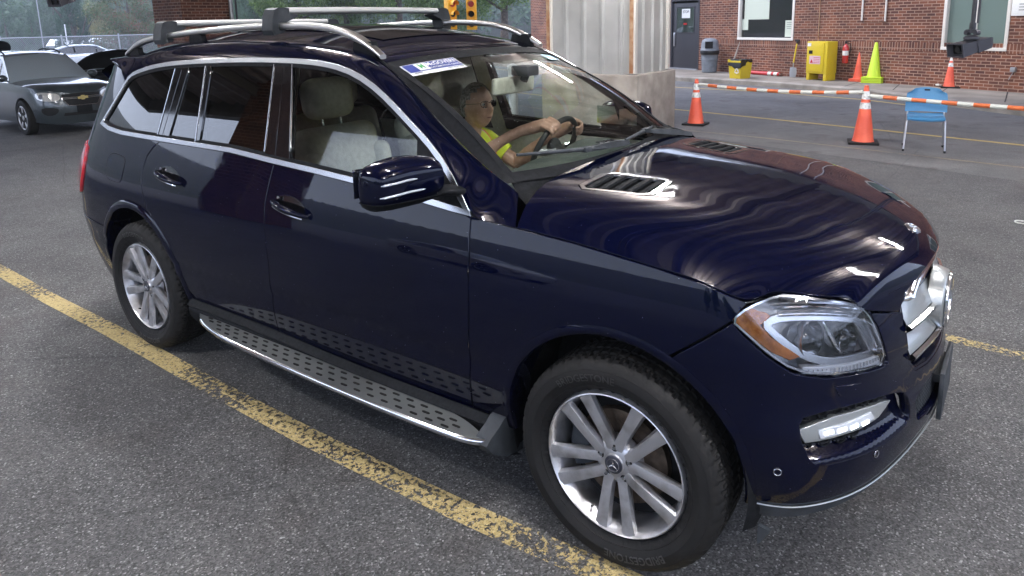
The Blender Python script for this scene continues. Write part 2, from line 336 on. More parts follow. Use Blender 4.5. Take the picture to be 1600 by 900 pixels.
def offset(poly, d):
    """shrink (d > 0) a polygon"""
    n = len(poly); s = 1 if area(poly) > 0 else -1; out = []
    for i in range(n):
        a = np.array(poly[i-1]); b = np.array(poly[i]); c = np.array(poly[(i+1) % n])
        e1 = (b - a) / (np.linalg.norm(b - a) + 1e-9); e2 = (c - b) / (np.linalg.norm(c - b) + 1e-9)
        n1 = np.array([-e1[1], e1[0]]) * s; n2 = np.array([-e2[1], e2[0]]) * s; m = n1 + n2; k = max(.35, 1 + n1 @ n2)
        out.append(tuple(b + m / k * d))
    return out
def dens(poly, st):
    out = []; n = len(poly)
    for i in range(n):
        a = np.array(poly[i]); b = np.array(poly[(i+1) % n]); k = max(1, int(math.ceil(np.linalg.norm(b - a) / st)))
        out += [tuple(a + (b - a) * j / k) for j in range(k)]
    return out
def clip(poly, p, q, side=1):
    """keep the part of poly left of the line p->q (side=1) or right of it"""
    f = lambda r: side * ((q[0] - p[0]) * (r[1] - p[1]) - (q[1] - p[1]) * (r[0] - p[0])); out = []
    for i in range(len(poly)):
        a, b = poly[i-1], poly[i]; fa, fb = f(a), f(b)
        if (fa >= 0) != (fb >= 0): t = fa / (fa - fb); out.append((a[0] + (b[0] - a[0]) * t, a[1] + (b[1] - a[1]) * t))
        if fb >= 0: out.append(b)
    return out
def round_poly(poly, it=2):
    for _ in range(it):
        out = []
        for i in range(len(poly)):
            a, b = np.array(poly[i]), np.array(poly[(i+1) % len(poly)]); out += [tuple(a * .75 + b * .25), tuple(a * .25 + b * .75)]
        poly = out
    return poly
def smooth_open(pts, n):
    p = np.array(pts, float); t = np.concatenate([[0], np.cumsum(np.linalg.norm(np.diff(p, axis=0), axis=1))]); f = spline(t, p)
    return [tuple(q) for q in f(np.linspace(0, t[-1], n))]
def tri(poly, holes, st, jit=0):
    loops = [dens(poly, st)] + [dens(h, st) for h in holes]; V = []; E = []
    for lp in loops:
        b = len(V); V += [Vector(p) for p in lp]; E += [(b + i, b + (i + 1) % len(lp)) for i in range(len(lp))]
    nb = len(V); xs = [p[0] for p in loops[0]]; ys = [p[1] for p in loops[0]]; B = np.array([tuple(v) for v in V])
    x = min(xs) + st / 2; r = 0
    while x < max(xs):
        y = min(ys) + (st / 2 if r % 2 else st)
        while y < max(ys):
            if inpoly((x, y), loops[0]) and not any(inpoly((x, y), h) for h in loops[1:]) and ((B - (x, y))**2).sum(1).min() > (st * .45)**2: V.append(Vector((x, y)))
            y += st
        x += st * .87; r += 1
    ov, oe, of, om, _, _ = delaunay_2d_cdt(V, E, [], 0, 1e-7)
    F = []
    for f in of:
        c = sum((ov[i] for i in f), Vector((0, 0))) / len(f)
        if inpoly(c, loops[0]) and not any(inpoly(c, h) for h in loops[1:]): F.append(tuple(f))
    # boundary edges
    cnt = {}
    for f in F:
        for i in range(len(f)):
            a, b = f[i], f[(i+1) % len(f)]; cnt[(a, b)] = cnt.get((a, b), 0) + 1
    bd = [(a, b) for (a, b) in cnt if (b, a) not in cnt]
    return [tuple(v) for v in ov], F, bd
def panel(name, poly, m, parent, side=1, off=0, holes=(), st=.045, skirt=.02, gap=.0045, bev=.0028, fn=PN, label=None):
    if gap: poly = offset(poly, gap); holes = [offset(h, -gap) for h in holes]
    uv, F, bd = tri(poly, holes, st); A = np.array(uv); P_, N_ = fn(A[:, 0], A[:, 1], off)
    if (area([uv[i] for i in F[0]]) < 0): F = [f[::-1] for f in F]
    V = [tuple(p) for p in P_]; NN = [tuple(n) for n in N_]
    if skirt:
        nxt = {}; prv = {}
        for a, b in bd: nxt[a] = b; prv[b] = a
        ids = {}
        for a in nxt:
            if a not in prv: continue
            pa, pb, pc = (np.array(uv[i]) for i in (prv[a], a, nxt[a]))
            e1 = pb - pa; e2 = pc - pb; e1 = e1 / (np.linalg.norm(e1) + 1e-9); e2 = e2 / (np.linalg.norm(e2) + 1e-9)
            o = np.array([e1[1] + e2[1], -(e1[0] + e2[0])]); o = o / (np.linalg.norm(o) + 1e-9)
            h = .01; q, _ = fn(np.array([pb[0] + o[0] * h]), np.array([pb[1] + o[1] * h]), off); q0 = P_[a]; dr = q[0] - q0; dr = dr / (np.linalg.norm(dr) + 1e-9); n = N_[a]
            k = len(V); V += [tuple(q0 + dr * bev - n * bev), tuple(q0 + dr * bev - n * skirt)]; m_ = n * .45 + dr * .9; NN += [tuple(m_ / np.linalg.norm(m_)), tuple(dr)]; ids[a] = k
        for a, b in bd:
            if a in ids and b in ids: F += [(b, a, ids[a], ids[b]), (ids[b], ids[a], ids[a] + 1, ids[b] + 1)]
    if side < 0: V = [(x, -y, z) for x, y, z in V]; NN = [(x, -y, z) for x, y, z in NN]; F = [f[::-1] for f in F]
    me = bpy.data.meshes.new(name); me.from_pydata(V, [], F); me.materials.append(MT[m]); me.update()
    me.polygons.foreach_set('use_smooth', [True] * len(me.polygons)); me.normals_split_custom_set_from_vertices(NN)
    return link(name, me, parent, label)
def arc(cx, cz, r, a0, a1, n=14): return [(cx + r * math.cos(rad(a0 + (a1 - a0) * i / (n - 1))), cz + r * math.sin(rad(a0 + (a1 - a0) * i / (n - 1)))) for i in range(n)]

suv = empty('suv', (0, 0, 0), 0, 'dark blue SUV with silver roof rails and crossbars driven between yellow lines', 'car')
REARC = (-3.095, .425); FARC = (0.0, .41)
Fg_ = [(-.614,1.154),(-.610,1.104),(-.598,1.014),(-.591,.824),(-.603,.611),(-.636,.372)]
Bg_ = [(-1.817,1.230),(-1.83,1.129),(-1.838,1.041),(-1.831,.953),(-1.812,.773),(-1.824,.605),(-1.855,.386)]
Rg_ = [(-2.842,1.252),(-2.902,1.218),(-2.955,1.162),(-2.976,1.091),(-2.982,1.035),(-2.957,.967),(-2.888,.869)]
belt = [(-3.676,1.294),(-3.514,1.267),(-3.312,1.255),(-2.857,1.253),(-2.175,1.25),(-1.96,1.238),(-1.818,1.230),(-1.529,1.217),(-1.214,1.2),(-1.079,1.192),(-.701,1.160),(-.611,1.155)]
dtop = smooth_open([(-.611,1.155),(-.679,1.233),(-.799,1.35),(-.996,1.478),(-1.211,1.598),(-1.407,1.668),(-1.607,1.697),(-1.89,1.706),(-2.598,1.69),(-3.066,1.654),(-3.28,1.622)], 34) + [(-3.35,1.607),(-3.405,1.585),(-3.44,1.555),(-3.49,1.50)]
DLO = belt + dtop[1:]
door_f = Fg_ + [(-.769,.366),(-1.137,.362),(-1.559,.370)] + Bg_[::-1] + belt[7:11]
door_r = Bg_ + [(-2.038,.40),(-2.45,.398)] + arc(*REARC, .475, -3, 52) + Rg_[::-1] + [(-2.5,1.252),(-2.175,1.249),(-1.96,1.236)]
tail = [(-3.80,1.142),(-3.755,1.06),(-3.765,.98),(-3.82,.86),(-3.86,.84),(-4.05,.83),(-4.30,.90),(-4.34,1.04),(-4.25,1.15),(-4.0,1.16)]
quarter = Rg_ + [p for p in arc(*REARC, .475, 52, 146, 16)] + [(-3.7,.70),(-4.03,.70),(-4.03,.835)] + [(-3.86,.84),(-3.82,.86),(-3.765,.98),(-3.755,1.06),(-3.80,1.142),(-4.0,1.16),(-4.05,1.17),(-4.07,1.4),(-4.05,1.62),(-3.8,1.655),(-3.589,1.625)] + [(-3.46,1.60),(-3.405,1.585),(-3.44,1.555),(-3.49,1.50)] + belt[:4]
fender = Fg_[::-1] + [(-.407,1.142),(-.158,1.128),(.134,1.099),(.291,1.076),(.427,1.030),(.379,.975),(.194,.834)] + arc(*FARC, .470, 65, 184, 22)[1:]
headl = round_poly([(.372,.978),(.427,1.024),(.526,1.050),(.613,1.041),(.695,1.028),(.813,1.005),(.880,.970),(.912,.905),(.937,.792),(.783,.808),(.665,.815),(.565,.836),(.488,.885),(.42,.94)], 1)
grille_hole = [(1.088,.948),(1.079,.90),(1.083,.80),(1.10,.735),(1.14,.702),(1.25,.688),(SMAX,.684)]
gh_full = grille_hole + [(2 * SMAX - s, z) for s, z in grille_hole[::-1][1:]]
MIR = lambda q: [(2 * SMAX - s, z) for s, z in q[::-1]]
bump_r = [(.383,.973)] + [(.42,.935),(.488,.880),(.565,.831),(.665,.810),(.783,.803),(.942,.787),(.917,.905),(.885,.970)] + [(.893,.958),(1.079,.913),(1.079,.90),(1.083,.80),(1.10,.735),(1.14,.702),(1.25,.688),(SMAX,.684)]
bump_l = [(SMAX,.452),(1.2,.448),(.95,.432),(.75,.415),(.58,.405),(.473,.398)] + arc(*FARC, .470, 0, 64.6, 12)
bumper = bump_r + [(2 * SMAX - s, z) for s, z in bump_r[::-1][1:]] + [(2 * SMAX - s, z) for s, z in bump_l[::-1][:-1]] + bump_l
fog = [(.584,.692),(.63,.702),(.685,.709),(.80,.709),(.90,.699),(.985,.682),(.90,.655),(.833,.627),(.791,.608),(.677,.596),(.604,.60),(.588,.63)]
ledge = [(.604,.60),(.677,.596),(.791,.608),(.833,.627),(.90,.655),(.985,.682),(1.04,.662),(1.06,.60),(1.05,.568),(1.02,.560),(.96,.558),(.744,.555),(.64,.553),(.615,.572)]
foghole = round_poly([(.584,.692),(.63,.702),(.685,.709),(.80,.709),(.90,.699),(.985,.682),(1.04,.662),(1.06,.60),(1.05,.562),(.96,.556),(.744,.553),(.64,.551),(.612,.572),(.602,.60),(.586,.63)], 1)
def LF(s, z, off=0):
    def q(s, z): p, n = PN(s, z, 0); return p + n * (off - .040 * sm(.551, .606, z))[..., None]
    h = .003; a = q(s + h, z) - q(s - h, z); b = q(s, z + h) - q(s, z - h); n = np.cross(a, b); return q(s, z), n / np.linalg.norm(n, axis=-1, keepdims=True)
intake = round_poly([(1.105,.635),(1.125,.545),(1.17,.515),(SMAX,.512),(2*SMAX-1.17,.515),(2*SMAX-1.125,.545),(2*SMAX-1.105,.635),(SMAX,.64)], 1)
for sd_ in (1, -1):
    fd = panel('front_door', door_f, 'car_paint', suv, sd_)
    rd = panel('rear_door', door_r, 'car_paint', suv, sd_)
    panel('rear_quarter_panel', quarter, 'car_paint', suv, sd_)
    panel('front_fender', fender, 'car_paint', suv, sd_)
    tl = panel('tail_light', tail, 'red_lens', suv, sd_, off=.012, skirt=.03)
    # side glass, pillars and trim
    inner = offset(DLO, .020); seal = offset(DLO, .036)
    panel('window_trim', DLO, 'satin_metal', suv, sd_, off=.006, holes=[inner], gap=0, skirt=.012, st=.05)
    panel('window_seal', offset(DLO, .017), 'black_plastic', suv, sd_, off=.000, holes=[seal], gap=0, skirt=.01, st=.05)
    ln = dict(c1=((-2.879,1.275),(-2.809,1.651)), sc=((-2.831,1.275),(-2.74,1.66)), c2=((-2.763,1.273),(-2.676,1.661)), b1=((-2.496,1.267),(-2.519,1.67)), b2=((-2.46,1.267),(-2.471,1.671)), B1=((-1.903,1.267),(-1.939,1.689)), Bs=((-1.816,1.246),(-1.867,1.696)), B2=((-1.714,1.283),(-1.803,1.691)), sa=((-.921,1.303),(-.941,1.412)))
    body = offset(DLO, .030)
    def bt(a, b, src=body):
        q = src
        if a: q = clip(q, *ln[a], side=-1)
        if b: q = clip(q, *ln[b], side=1)
        return q
    for nm, a, b, mm, par in (('quarter_window', None, 'c1', 'privacy_glass', suv), ('rear_vent_window', 'c2', 'b1', 'privacy_glass', rd), ('rear_door_window', 'b2', 'B1', 'privacy_glass', rd), ('front_door_window', 'B2', 'sa', 'window_glass', fd)):
        panel(nm, bt(a, b), mm, par, sd_, off=-.008, gap=0, skirt=0, st=.08)
    for nm, a, b in (('pillar_trim', 'c1', 'sc'), ('pillar_trim', 'sc', 'c2'), ('window_bar', 'b1', 'b2'), ('pillar_trim', 'B1', 'Bs'), ('pillar_trim', 'Bs', 'B2')):
        panel(nm, bt(a, b), 'black_gloss', suv, sd_, off=.0, gap=.003, skirt=.03, st=.06)
    for a in ('B1', 'B2', 'b1', 'c1'):
        p, q = ln[a]; z = np.linspace(p[1] + .01, q[1] - .01, 10); s_ = p[0] + (q[0] - p[0]) * (z - p[1]) / (q[1] - p[1]); pts = PN(s_, z, .0015)[0]; pts[:, 1] *= sd_
        mb = MB(); mb.tube(pts, .0032, 6); mb.build('pillar_glint_strip', MT['satin_metal'], suv)  # bright strips stand in for vertical reflections along the gloss black pillars
    panel('mirror_mount_panel', bt('sa', None), 'black_plastic', fd, sd_, off=.0, gap=0, skirt=.02, st=.06)
    # wheel arch flares
    for (cx, cz), a0, a1, lip in ((REARC, -4, 198, .045), (FARC, -4, 188, .030)):
        rows = []
        for rr, o in ((lip + .003, .000), (lip - .004, .004 if cx < -1 else .0015), (lip * .55, .009 if cx < -1 else .003), (.004, .007 if cx < -1 else .002), (0, -.003), (-.002, -.02), (-.002, -.13)):
            r = .428 if cx < -1 else .440; A_ = np.radians(np.linspace(a0, a1, 60)); s_ = cx + (r + rr) * np.cos(A_); z_ = cz + (r + rr) * np.sin(A_)
            if o > -.01: q = PN(s_, z_, o)[0]
            else: q = PN(s_, z_, 0)[0]; q[:, 1] = q[:, 1] - o
            q[:, 1] *= sd_; rows.append([tuple(v) for v in q])
        mb = MB(); mb.grid(rows); mb.build('wheel_arch_flare', MT['car_paint' if cx < -1 else 'car_paint'], suv, 60)
        mb = MB(); A_ = np.radians(np.linspace(a0 - 10, a1 + 10, 30))   # liner
        rows = [[(cx + r_ * math.cos(a), y * -sd_, cz + r_ * math.sin(a)) for a in A_] for r_, y in ((.445, .90), (.47, .85), (.47, .55), (.05, .55))]
        mb.grid(rows); mb.build('wheel_arch_liner', MT['black_plastic'], suv)
# inner shell so that no gap shows daylight, with the cabin open above the belt
zs = np.concatenate([np.linspace(.42, 1.13, 12)])
for sd_ in (1, -1):
    mb = MB(); ss = np.linspace(SMIN, SMAX, 150); V = []
    for z in zs:
        q = Pr(ss, z + 0 * ss, -.035); q[:, 1] *= sd_; V.append(q)
    F = []; n = len(ss)
    for i in range(len(zs) - 1):
        for k in range(n - 1):
            s0 = (ss[k] + ss[k+1]) / 2; z0 = (zs[i] + zs[i+1]) / 2
            if math.hypot(s0 - REARC[0], z0 - REARC[1]) < .50 or math.hypot(s0, z0 - FARC[1]) < .50: continue
            if s0 > .36 or (s0 > -.5 and z0 > 1.0): continue
            F.append((i * n + k, i * n + k + 1, (i + 1) * n + k + 1, (i + 1) * n + k))
    mb.add([tuple(p) for r in V for p in r], F); mb.build('inner_shell', MT['dark'], suv)
mb = MB(); mb.box((-1.55, 0, .36), (3.9, 1.1, .10)); mb.box((-1.54, 0, .38), (2.05, 1.70, .12)); mb.box((-3.85, 0, .44), (.45, 1.3, .2)); mb.box((.42, 0, .45), (.35, 1.25, .14)); mb.build('underbody', MT['underbody'], suv)
mb = MB(); mb.box((.40, 0, .68), (.30, 1.0, .5)); mb.box((.1, 0, .75), (.5, 1.1, .35)); mb.build('engine_bay', MT['dark'], suv)
# tailgate and rear bumper
ts = [(-4.055,.705),(-4.055,1.60)]; tg = [(-4.055,.705),(-4.055,.83),(-4.30,.895),(-4.345,1.04),(-4.25,1.155),(-4.055,1.165),(-4.055,1.60)]
tg = tg + [(2 * SMIN - s, z) for s, z in tg[::-1]]
panel('tailgate', tg, 'car_paint', suv, 1, st=.07)
rb = arc(*REARC, .475, 198, 146, 8)[::1]
rbp = [(-3.547,.30),(-3.54,.30)] and (arc(*REARC, .475, 146, 197, 10) + [(-3.75,.27),(-4.1,.27),(-4.6,.27),(SMIN,.27)]); rbp = [(SMIN,.695),(-4.05,.695),(-3.7,.695)] + rbp
rbp = rbp + [(2 * SMIN - s, z) for s, z in rbp[::-1][1:-1]]
panel('rear_bumper', rbp, 'car_paint', suv, 1, st=.07)

# hood --------------------------------------------------------------
Eu = [0,.15,.35,.5,.65,.75,.85,.93,.97,1.0]
Esz = np.array([(-.407,1.142),(-.158,1.128),(.134,1.099),(.291,1.076),(.432,1.038),(.526,1.054),(.695,1.031),(.83,1.000),(.888,.962),(1.078,.912)])
E3 = PN(Esz[:, 0], Esz[:, 1], 0)[0]
Mc = np.array([(-.475,0,1.268),(-.23,0,1.252),(.09,0,1.220),(.27,0,1.197),(.45,0,1.165),(.55,0,1.140),(.655,0,1.112),(.73,0,1.085),(.775,0,1.058),(.812,0,1.018)])
_bz = lambda x: np.stack([1 + 0 * x, x, x**2, x**3, np.maximum(0, x - .60)**2, np.maximum(0, x - .60)**3], -1)
_cz = np.linalg.lstsq(_bz(Mc[:, 0]), Mc[:, 2], rcond=None)[0]; Zc = lambda x: _bz(np.asarray(x, float)) @ _cz
ES = spline(Eu, E3); MS = spline(Eu, Mc)
def hoodp(u, t):
    """u 0 cowl .. 1 nose, t -1 right edge .. 1 left edge"""
    u = np.asarray(u, float); t = np.asarray(t, float); e = ES(u); m = MS(u); a = np.abs(t); kn = sm(.45, .92, u); f = (.25 + .13 * kn) * a**2 + (.75 - .13 * kn) * a**(8 - 3 * kn)
    y = -e[..., 1] * t; x = e[..., 0] + (m[..., 0] - e[..., 0]) * (1 - a**(4 - 2 * kn)); z = (Zc(x) - (Zc(e[..., 0]) - e[..., 2]) * f) * (1 - kn) + (e[..., 2] + (m[..., 2] - e[..., 2]) * (1 - f)) * kn
    w = sm(0, .1, u) * (1 - sm(.75, 1., u))
    z = z + w * .0035 * (1 - sm(.24, .46, np.abs(y)))
    return np.stack([x, y, z], -1)
def HN(u, t, off=0):
    h = .002; uu = np.clip(u, h, 1 - h); p = hoodp(u, t); a = hoodp(uu + h, t) - hoodp(uu - h, t); b = hoodp(u, t + h) - hoodp(u, t - h); n = np.cross(a, b); n /= np.linalg.norm(n, axis=-1, keepdims=True)
    n = n * np.where(n[..., 2:3] < 0, -1, 1); return p + n * off, n
def hood_uv(x, y, ut=None):
    """(u, t) of the hood point under photo-traced plan position"""
    u, t = .3, y / .9
    for _ in range(40):
        p = hoodp(np.array(u), np.array(t)); h = 1e-3; f = np.array([p[0] - x, p[1] - y]); a = (hoodp(np.array(u + h), np.array(t)) - p)[:2] / h; b = (hoodp(np.array(u), np.array(t + h)) - p)[:2] / h
        d = np.linalg.solve(np.stack([a, b], 1), -f); u += d[0]; t += d[1]
    return float(u), float(t)
# panel in scaled (x', y') domain: x' = u*1.25, y' = t*.9
def HS(a, b, off=0): return HN(np.clip(a / 1.25, 0, 1), b / .9, off)
def hq(*xy): return [(lambda q: (q[0] * 1.25, q[1] * .9))(hood_uv(x, y)) for x, y in xy]
ventR = hq((-.335,-.585),(-.30,-.62),(-.09,-.555),(-.055,-.52),(-.065,-.34),(-.10,-.315),(-.30,-.365),(-.335,-.40))
ventL = hq(*[(x, -y) for x, y in [(-.335,-.585),(-.30,-.62),(-.09,-.555),(-.055,-.52),(-.065,-.34),(-.10,-.315),(-.30,-.365),(-.335,-.40)]])
hp = [(u * 1.25, -.9) for u in np.linspace(0, 1, 30)] + [(1.25, t) for t in np.linspace(-.88, .88, 24)] + [(u * 1.25, .9) for u in np.linspace(1, 0, 30)] + [(0, t) for t in np.linspace(.88, -.88, 24)]
hood = panel('hood', hp, 'car_paint', suv, 1, fn=HS, gap=.004, holes=[ventR, ventL], st=.04, skirt=.025)
for vq in (ventR, ventL):
    v = panel('hood_vent', vq, 'black_plastic', hood, 1, fn=HS, off=-.018, gap=-.002, skirt=0, st=.04)
    vi = offset(vq, .016); fr = panel('vent_frame', vq, 'black_gloss', v, 1, fn=HS, off=.002, gap=.001, holes=[vi], skirt=.02, st=.03)
    xs = [p[0] for p in vi]; ys = [p[1] for p in vi]
    for k in range(5):
        xx = min(xs) + (max(xs) - min(xs)) * (k + .5) / 5; row = [clip(vi, (xx, 0), (xx, 1), 1), ]
        yy = []
        for i in range(len(vi)):
            a, b = vi[i-1], vi[i]
            if (a[0] - xx) * (b[0] - xx) < 0: yy.append(a[1] + (b[1] - a[1]) * (xx - a[0]) / (b[0] - a[0]))
        if len(yy) < 2: continue
        y_ = np.linspace(min(yy) + .003, max(yy) - .003, 10); w_ = .020
        rows = [[tuple(q) for q in HS(xx + dx + 0 * y_, y_, dz)[0]] for dx, dz in ((-w_, -.012), (-w_ * .2, .000), (w_ * .4, .001), (w_ * .5, -.008))]
        mb = MB(); mb.grid(rows); mb.build('vent_louvre', MT['black_plastic'], v, 60)
# hood emblem
mb = MB(); c_, n_ = HN(np.array(.925), np.array(0.), .002); c_ = Vector(c_); q_ = Vector(n_).to_track_quat('Z', 'Y').to_matrix().to_4x4()
bm = bmesh.new(); bmesh.ops.create_cone(bm, cap_ends=True, segments=32, radius1=.030, radius2=.027, depth=.006); mb.bm(bm, q_, c_)
ring = [c_ + q_ @ Vector((.021 * math.cos(a), .021 * math.sin(a), .004)) for a in np.linspace(0, 2 * math.pi, 25)[:-1]]; mb.tube(ring, .0022, 6, closed=True)
for k in range(3):
    a = math.pi / 2 + k * 2 * math.pi / 3; mb.tube([c_ + Vector((0, 0, .003)), c_ + q_ @ Vector((.02 * math.cos(a), .02 * math.sin(a), .004))], [.003, .001], 5)
mb.build('hood_emblem', MT['chrome'], hood)

# cantrail / A-pillar / roof ------------------------------------------
Lsz = [(-.407,1.142),(-.50,1.148),(-.58,1.154),(-.648,1.197),(-.679,1.233),(-.799,1.35),(-.996,1.478),(-1.211,1.598),(-1.407,1.668),(-1.607,1.697),(-1.89,1.706),(-2.25,1.700),(-2.598,1.69),(-3.066,1.654),(-3.405,1.590),(-3.60,1.628),(-3.86,1.65)]
T3 = [(-.462,-.803,1.240),(-.520,-.780,1.259),(-.580,-.758,1.275),(-.650,-.742,1.302),(-.745,-.722,1.348),(-.849,-.70,1.404),(-1.005,-.675,1.502),(-1.18,-.645,1.618),(-1.36,-.625,1.708),(-1.55,-.61,1.752),(-1.89,-.605,1.783),(-2.25,-.605,1.795),(-2.598,-.605,1.793),(-3.066,-.60,1.765),(-3.40,-.595,1.722),(-3.62,-.585,1.695),(-3.90,-.57,1.665)]
L3 = PN(np.array([p[0] for p in Lsz]), np.array([p[1] for p in Lsz]), .002)[0]
ul = np.arange(len(Lsz)); LS = spline(ul, L3); TS = spline(ul, np.array(T3)); uu = np.linspace(0, len(Lsz) - 1, 130)
nr = 9
for sd_ in (1, -1):
    rows = []
    for k in range(nr):
        f = k / (nr - 1); a = LS(uu); b = TS(uu); mid = (a + b) / 2; out = np.stack([0 * uu, np.minimum(a[:, 1], b[:, 1]) * 0 - .035, .035 + 0 * uu], -1) * sm(0, 3, uu)[:, None] * 1.0
        p = a * (1 - f)**2 + 2 * f * (1 - f) * (mid + out) + b * f * f; p[:, 1] *= sd_; rows.append([tuple(q) for q in p])
    rows.append([(x, y + .012 * sd_ * 1, z - .012) for x, y, z in rows[-1]])
    mb = MB(); mb.grid(rows); mb.build('roof_side_panel', MT['car_paint'], suv, 50)
roofu = uu[uu > 8.05]
rows = []
hdr = TS(np.array(8.05))
for t in np.linspace(-1, 1, 25):
    b = TS(roofu); fr = np.clip((b[:, 0] + 1.36) / -.5, 0, 1); bowx = .10 * (1 - t * t) * (1 - fr); crown = (.028 + .035 * np.clip(fr, 0, 1)) * (1 - abs(t)**2.2)
    rows.append([(x + bx, -y_ * t, z + c) for (x, y_, z), bx, c in zip(b, bowx, crown)])
mb = MB(); mb.grid(rows); roof = mb.build('roof', MT['car_paint'], suv, 50)
# sunroof glass set into the roof
mb = MB(); gx = []
sel = [i for i in range(len(roofu)) if 9.0 < roofu[i] < 12.4]
rr = [[(rows[k][i][0], rows[k][i][1], rows[k][i][2] + .004) for i in sel] for k in range(4, 21)]
mb.grid(rr); mb.build('sunroof_glass', MT['black_gloss'], roof, 50)
# windscreen
hL = Vector((-1.285, -.615, 1.674)); cL = Vector((-.560, -.725, 1.268)); hM = Vector((-1.19, 0, 1.713)); cM = Vector((-.455, 0, 1.252))
def wsp(a, b):  # a -1..1 across, b 0 cowl .. 1 header
    q = abs(a)**2.2; e = cL.lerp(hL, b); m = cM.lerp(hM, b); bul = .045 * math.sin(math.pi * min(max(b, 0), 1)) * .8
    return Vector((m.x + (e.x - m.x) * q + bul * .5, e.y * -a, m.z + (e.z - m.z) * q + bul * (1 - .15 * q)))
def ws_panel(name, a0, a1, b0, b1, m, off=0, na=24, nb=14, parent=None, inv=None):
    rows = []
    for j in range(nb + 1):
        b = b0 + (b1 - b0) * j / nb; r = []
        for i in range(na + 1):
            a = a0 + (a1 - a0) * i / na; p = wsp(a, b); n = (wsp(a + .01, b) - wsp(a - .01, b)).cross(wsp(a, b + .01) - wsp(a, b - .01)).normalized(); r.append(p + n * off)
        rows.append(r)
    mb = MB(); mb.grid(rows); return mb.build(name, MT[m], parent or suv, 60, recalc=False)
ws = ws_panel('windscreen', -1, 1, -.02, 1.03, 'windscreen_glass')
for a0, a1, b0, b1 in ((-1.0, -.955, 0, 1), (.955, 1.0, 0, 1), (-1, 1, -.03, .035), (-1, 1, .955, 1.03)):
    ws_panel('windscreen_border', a0, a1, b0, b1, 'black_plastic', .003, 24 if a1 - a0 > 1 else 3, 14 if b1 - b0 > .5 else 2, ws)
for sd_ in (1, -1):  # rubber / trim between glass and pillar
    r0 = [wsp(-sd_ * .985, b) + Vector((0, 0, .002)) for b in np.linspace(-.04, 1.0, 20)]
    tt = np.linspace(1.2, 8.05, 20); b3 = TS(tt); r1 = [Vector((p[0], p[1] * sd_, p[2] + .001)) for p in b3]
    mb = MB(); mb.grid([r0, [(a + b) / 2 + Vector((0, 0, .003)) for a, b in zip(r0, r1)], r1]); mb.build('windscreen_trim', MT['black_plastic'], suv, 60)
# header strip between glass top and roof front edge
b_ = [wsp(a, 1.0) for a in np.linspace(-1, 1, 25)]; f_ = [Vector(rows[k][0]) for k in range(25)]
mb = MB(); mb.grid([[p + Vector((0, 0, .0)) for p in b_], [(p + q) / 2 + Vector((0, 0, .004)) for p, q in zip(b_, f_)], [q - Vector((0, 0, .002)) for q in f_]]); mb.build('roof_header', MT['car_paint'], suv, 60)
# cowl
cw = [wsp(a, -.01) + Vector((.0, 0, -.004)) for a in np.linspace(-1, 1, 25)]; hr = [Vector(hoodp(np.array(0.), np.array(t))) + Vector((.0, 0, -.022)) for t in np.linspace(-.87, .87, 25)]
mid = [(p + q) / 2 + Vector((0, 0, -.012)) for p, q in zip(cw, hr)]
mb = MB(); mb.grid([cw, mid, hr, [q + Vector((.05, 0, -.03)) for q in hr]]); mb.build('cowl_panel', MT['black_plastic'], suv, 60)
# wipers: rest just above the cowl, arms pivot at the cowl
def wiper(base, elbow, tip0, tip1):
    w = MB(); pts = [Vector(p) for p in (base, elbow)]
    d = (pts[1] - pts[0]); n = Vector((0, 0, 1)); sx = d.cross(n).normalized() * .016
    A = pts[0]; B = pts[1]
    rows = [[A - sx * 1.3, A - sx * 1.1 + n * .02, A + sx * 1.1 + n * .02, A + sx * 1.3], [A.lerp(B, .35) - sx * 1.5, A.lerp(B, .35) - sx * 1.2 + n * .03, A.lerp(B, .35) + sx * 1.2 + n * .03, A.lerp(B, .35) + sx * 1.5], [A.lerp(B, .8) - sx * .9, A.lerp(B, .8) - sx * .6 + n * .022, A.lerp(B, .8) + sx * .6 + n * .022, A.lerp(B, .8) + sx * .9], [B - sx * .5, B - sx * .4 + n * .015, B + sx * .4 + n * .015, B + sx * .5]]
    w.grid(rows)
    for k in range(5):
        c = A.lerp(B, .38 + k * .085) + n * .033; w.box(c, (.012, .02, .004), rz=math.atan2(d.y, d.x), m=1)
    w.box(B + n * .012, (.05, .03, .022), rz=math.atan2(d.y, d.x), bev=.004)
    w.tube([Vector(tip0) + n * .008, B + n * .012, Vector(tip1) + n * .008], [.006, .010, .006], 8)
    return w.build('wiper', [MT['grey_plastic'], MT['dark']], suv)
off_ = Vector((.01, 0, .018))
def wsq(a, b): return wsp(a, b) + off_
wiper(hoodp(np.array(.0), np.array(.12)) + np.array([-.02, 0, .012]), wsq(-.36, .055), wsq(-.88, .10), wsq(-.18, .04))
wiper(hoodp(np.array(.0), np.array(.86)) + np.array([-.02, 0, .012]), wsq(.46, .055), wsq(.10, .05), wsq(.62, .06))

# front end -----------------------------------------------------------
fb = panel('front_bumper', bumper, 'car_paint', suv, 1, holes=[foghole, MIR(foghole), intake], st=.035, skirt=.03)
lip = [(.476,.398),(.58,.402),(.75,.412),(.95,.428),(1.2,.444),(SMAX,.448)]; lo = [(SMAX,.385),(1.2,.383),(.95,.372),(.75,.352),(.6,.338),(.476,.332)]
lp = lip + [(2*SMAX-s, z) for s, z in lip[::-1][1:]] + [(2*SMAX-s, z) for s, z in lo[::-1][:-1]] + lo
panel('front_lip', lp, 'grey_plastic', fb, 1, off=-.002, st=.05, skirt=.03)
s_ = np.linspace(.478, 2 * SMAX - .478, 80); zt = np.interp(np.minimum(s_, 2*SMAX-s_), [.476,.58,.75,.95,1.2,SMAX], [.398,.402,.412,.428,.444,.448]); mb = MB(); mb.tube(PN(s_, zt - .004, .004)[0], .0028, 6); mb.build('lip_trim', MT['silver_paint'], fb)
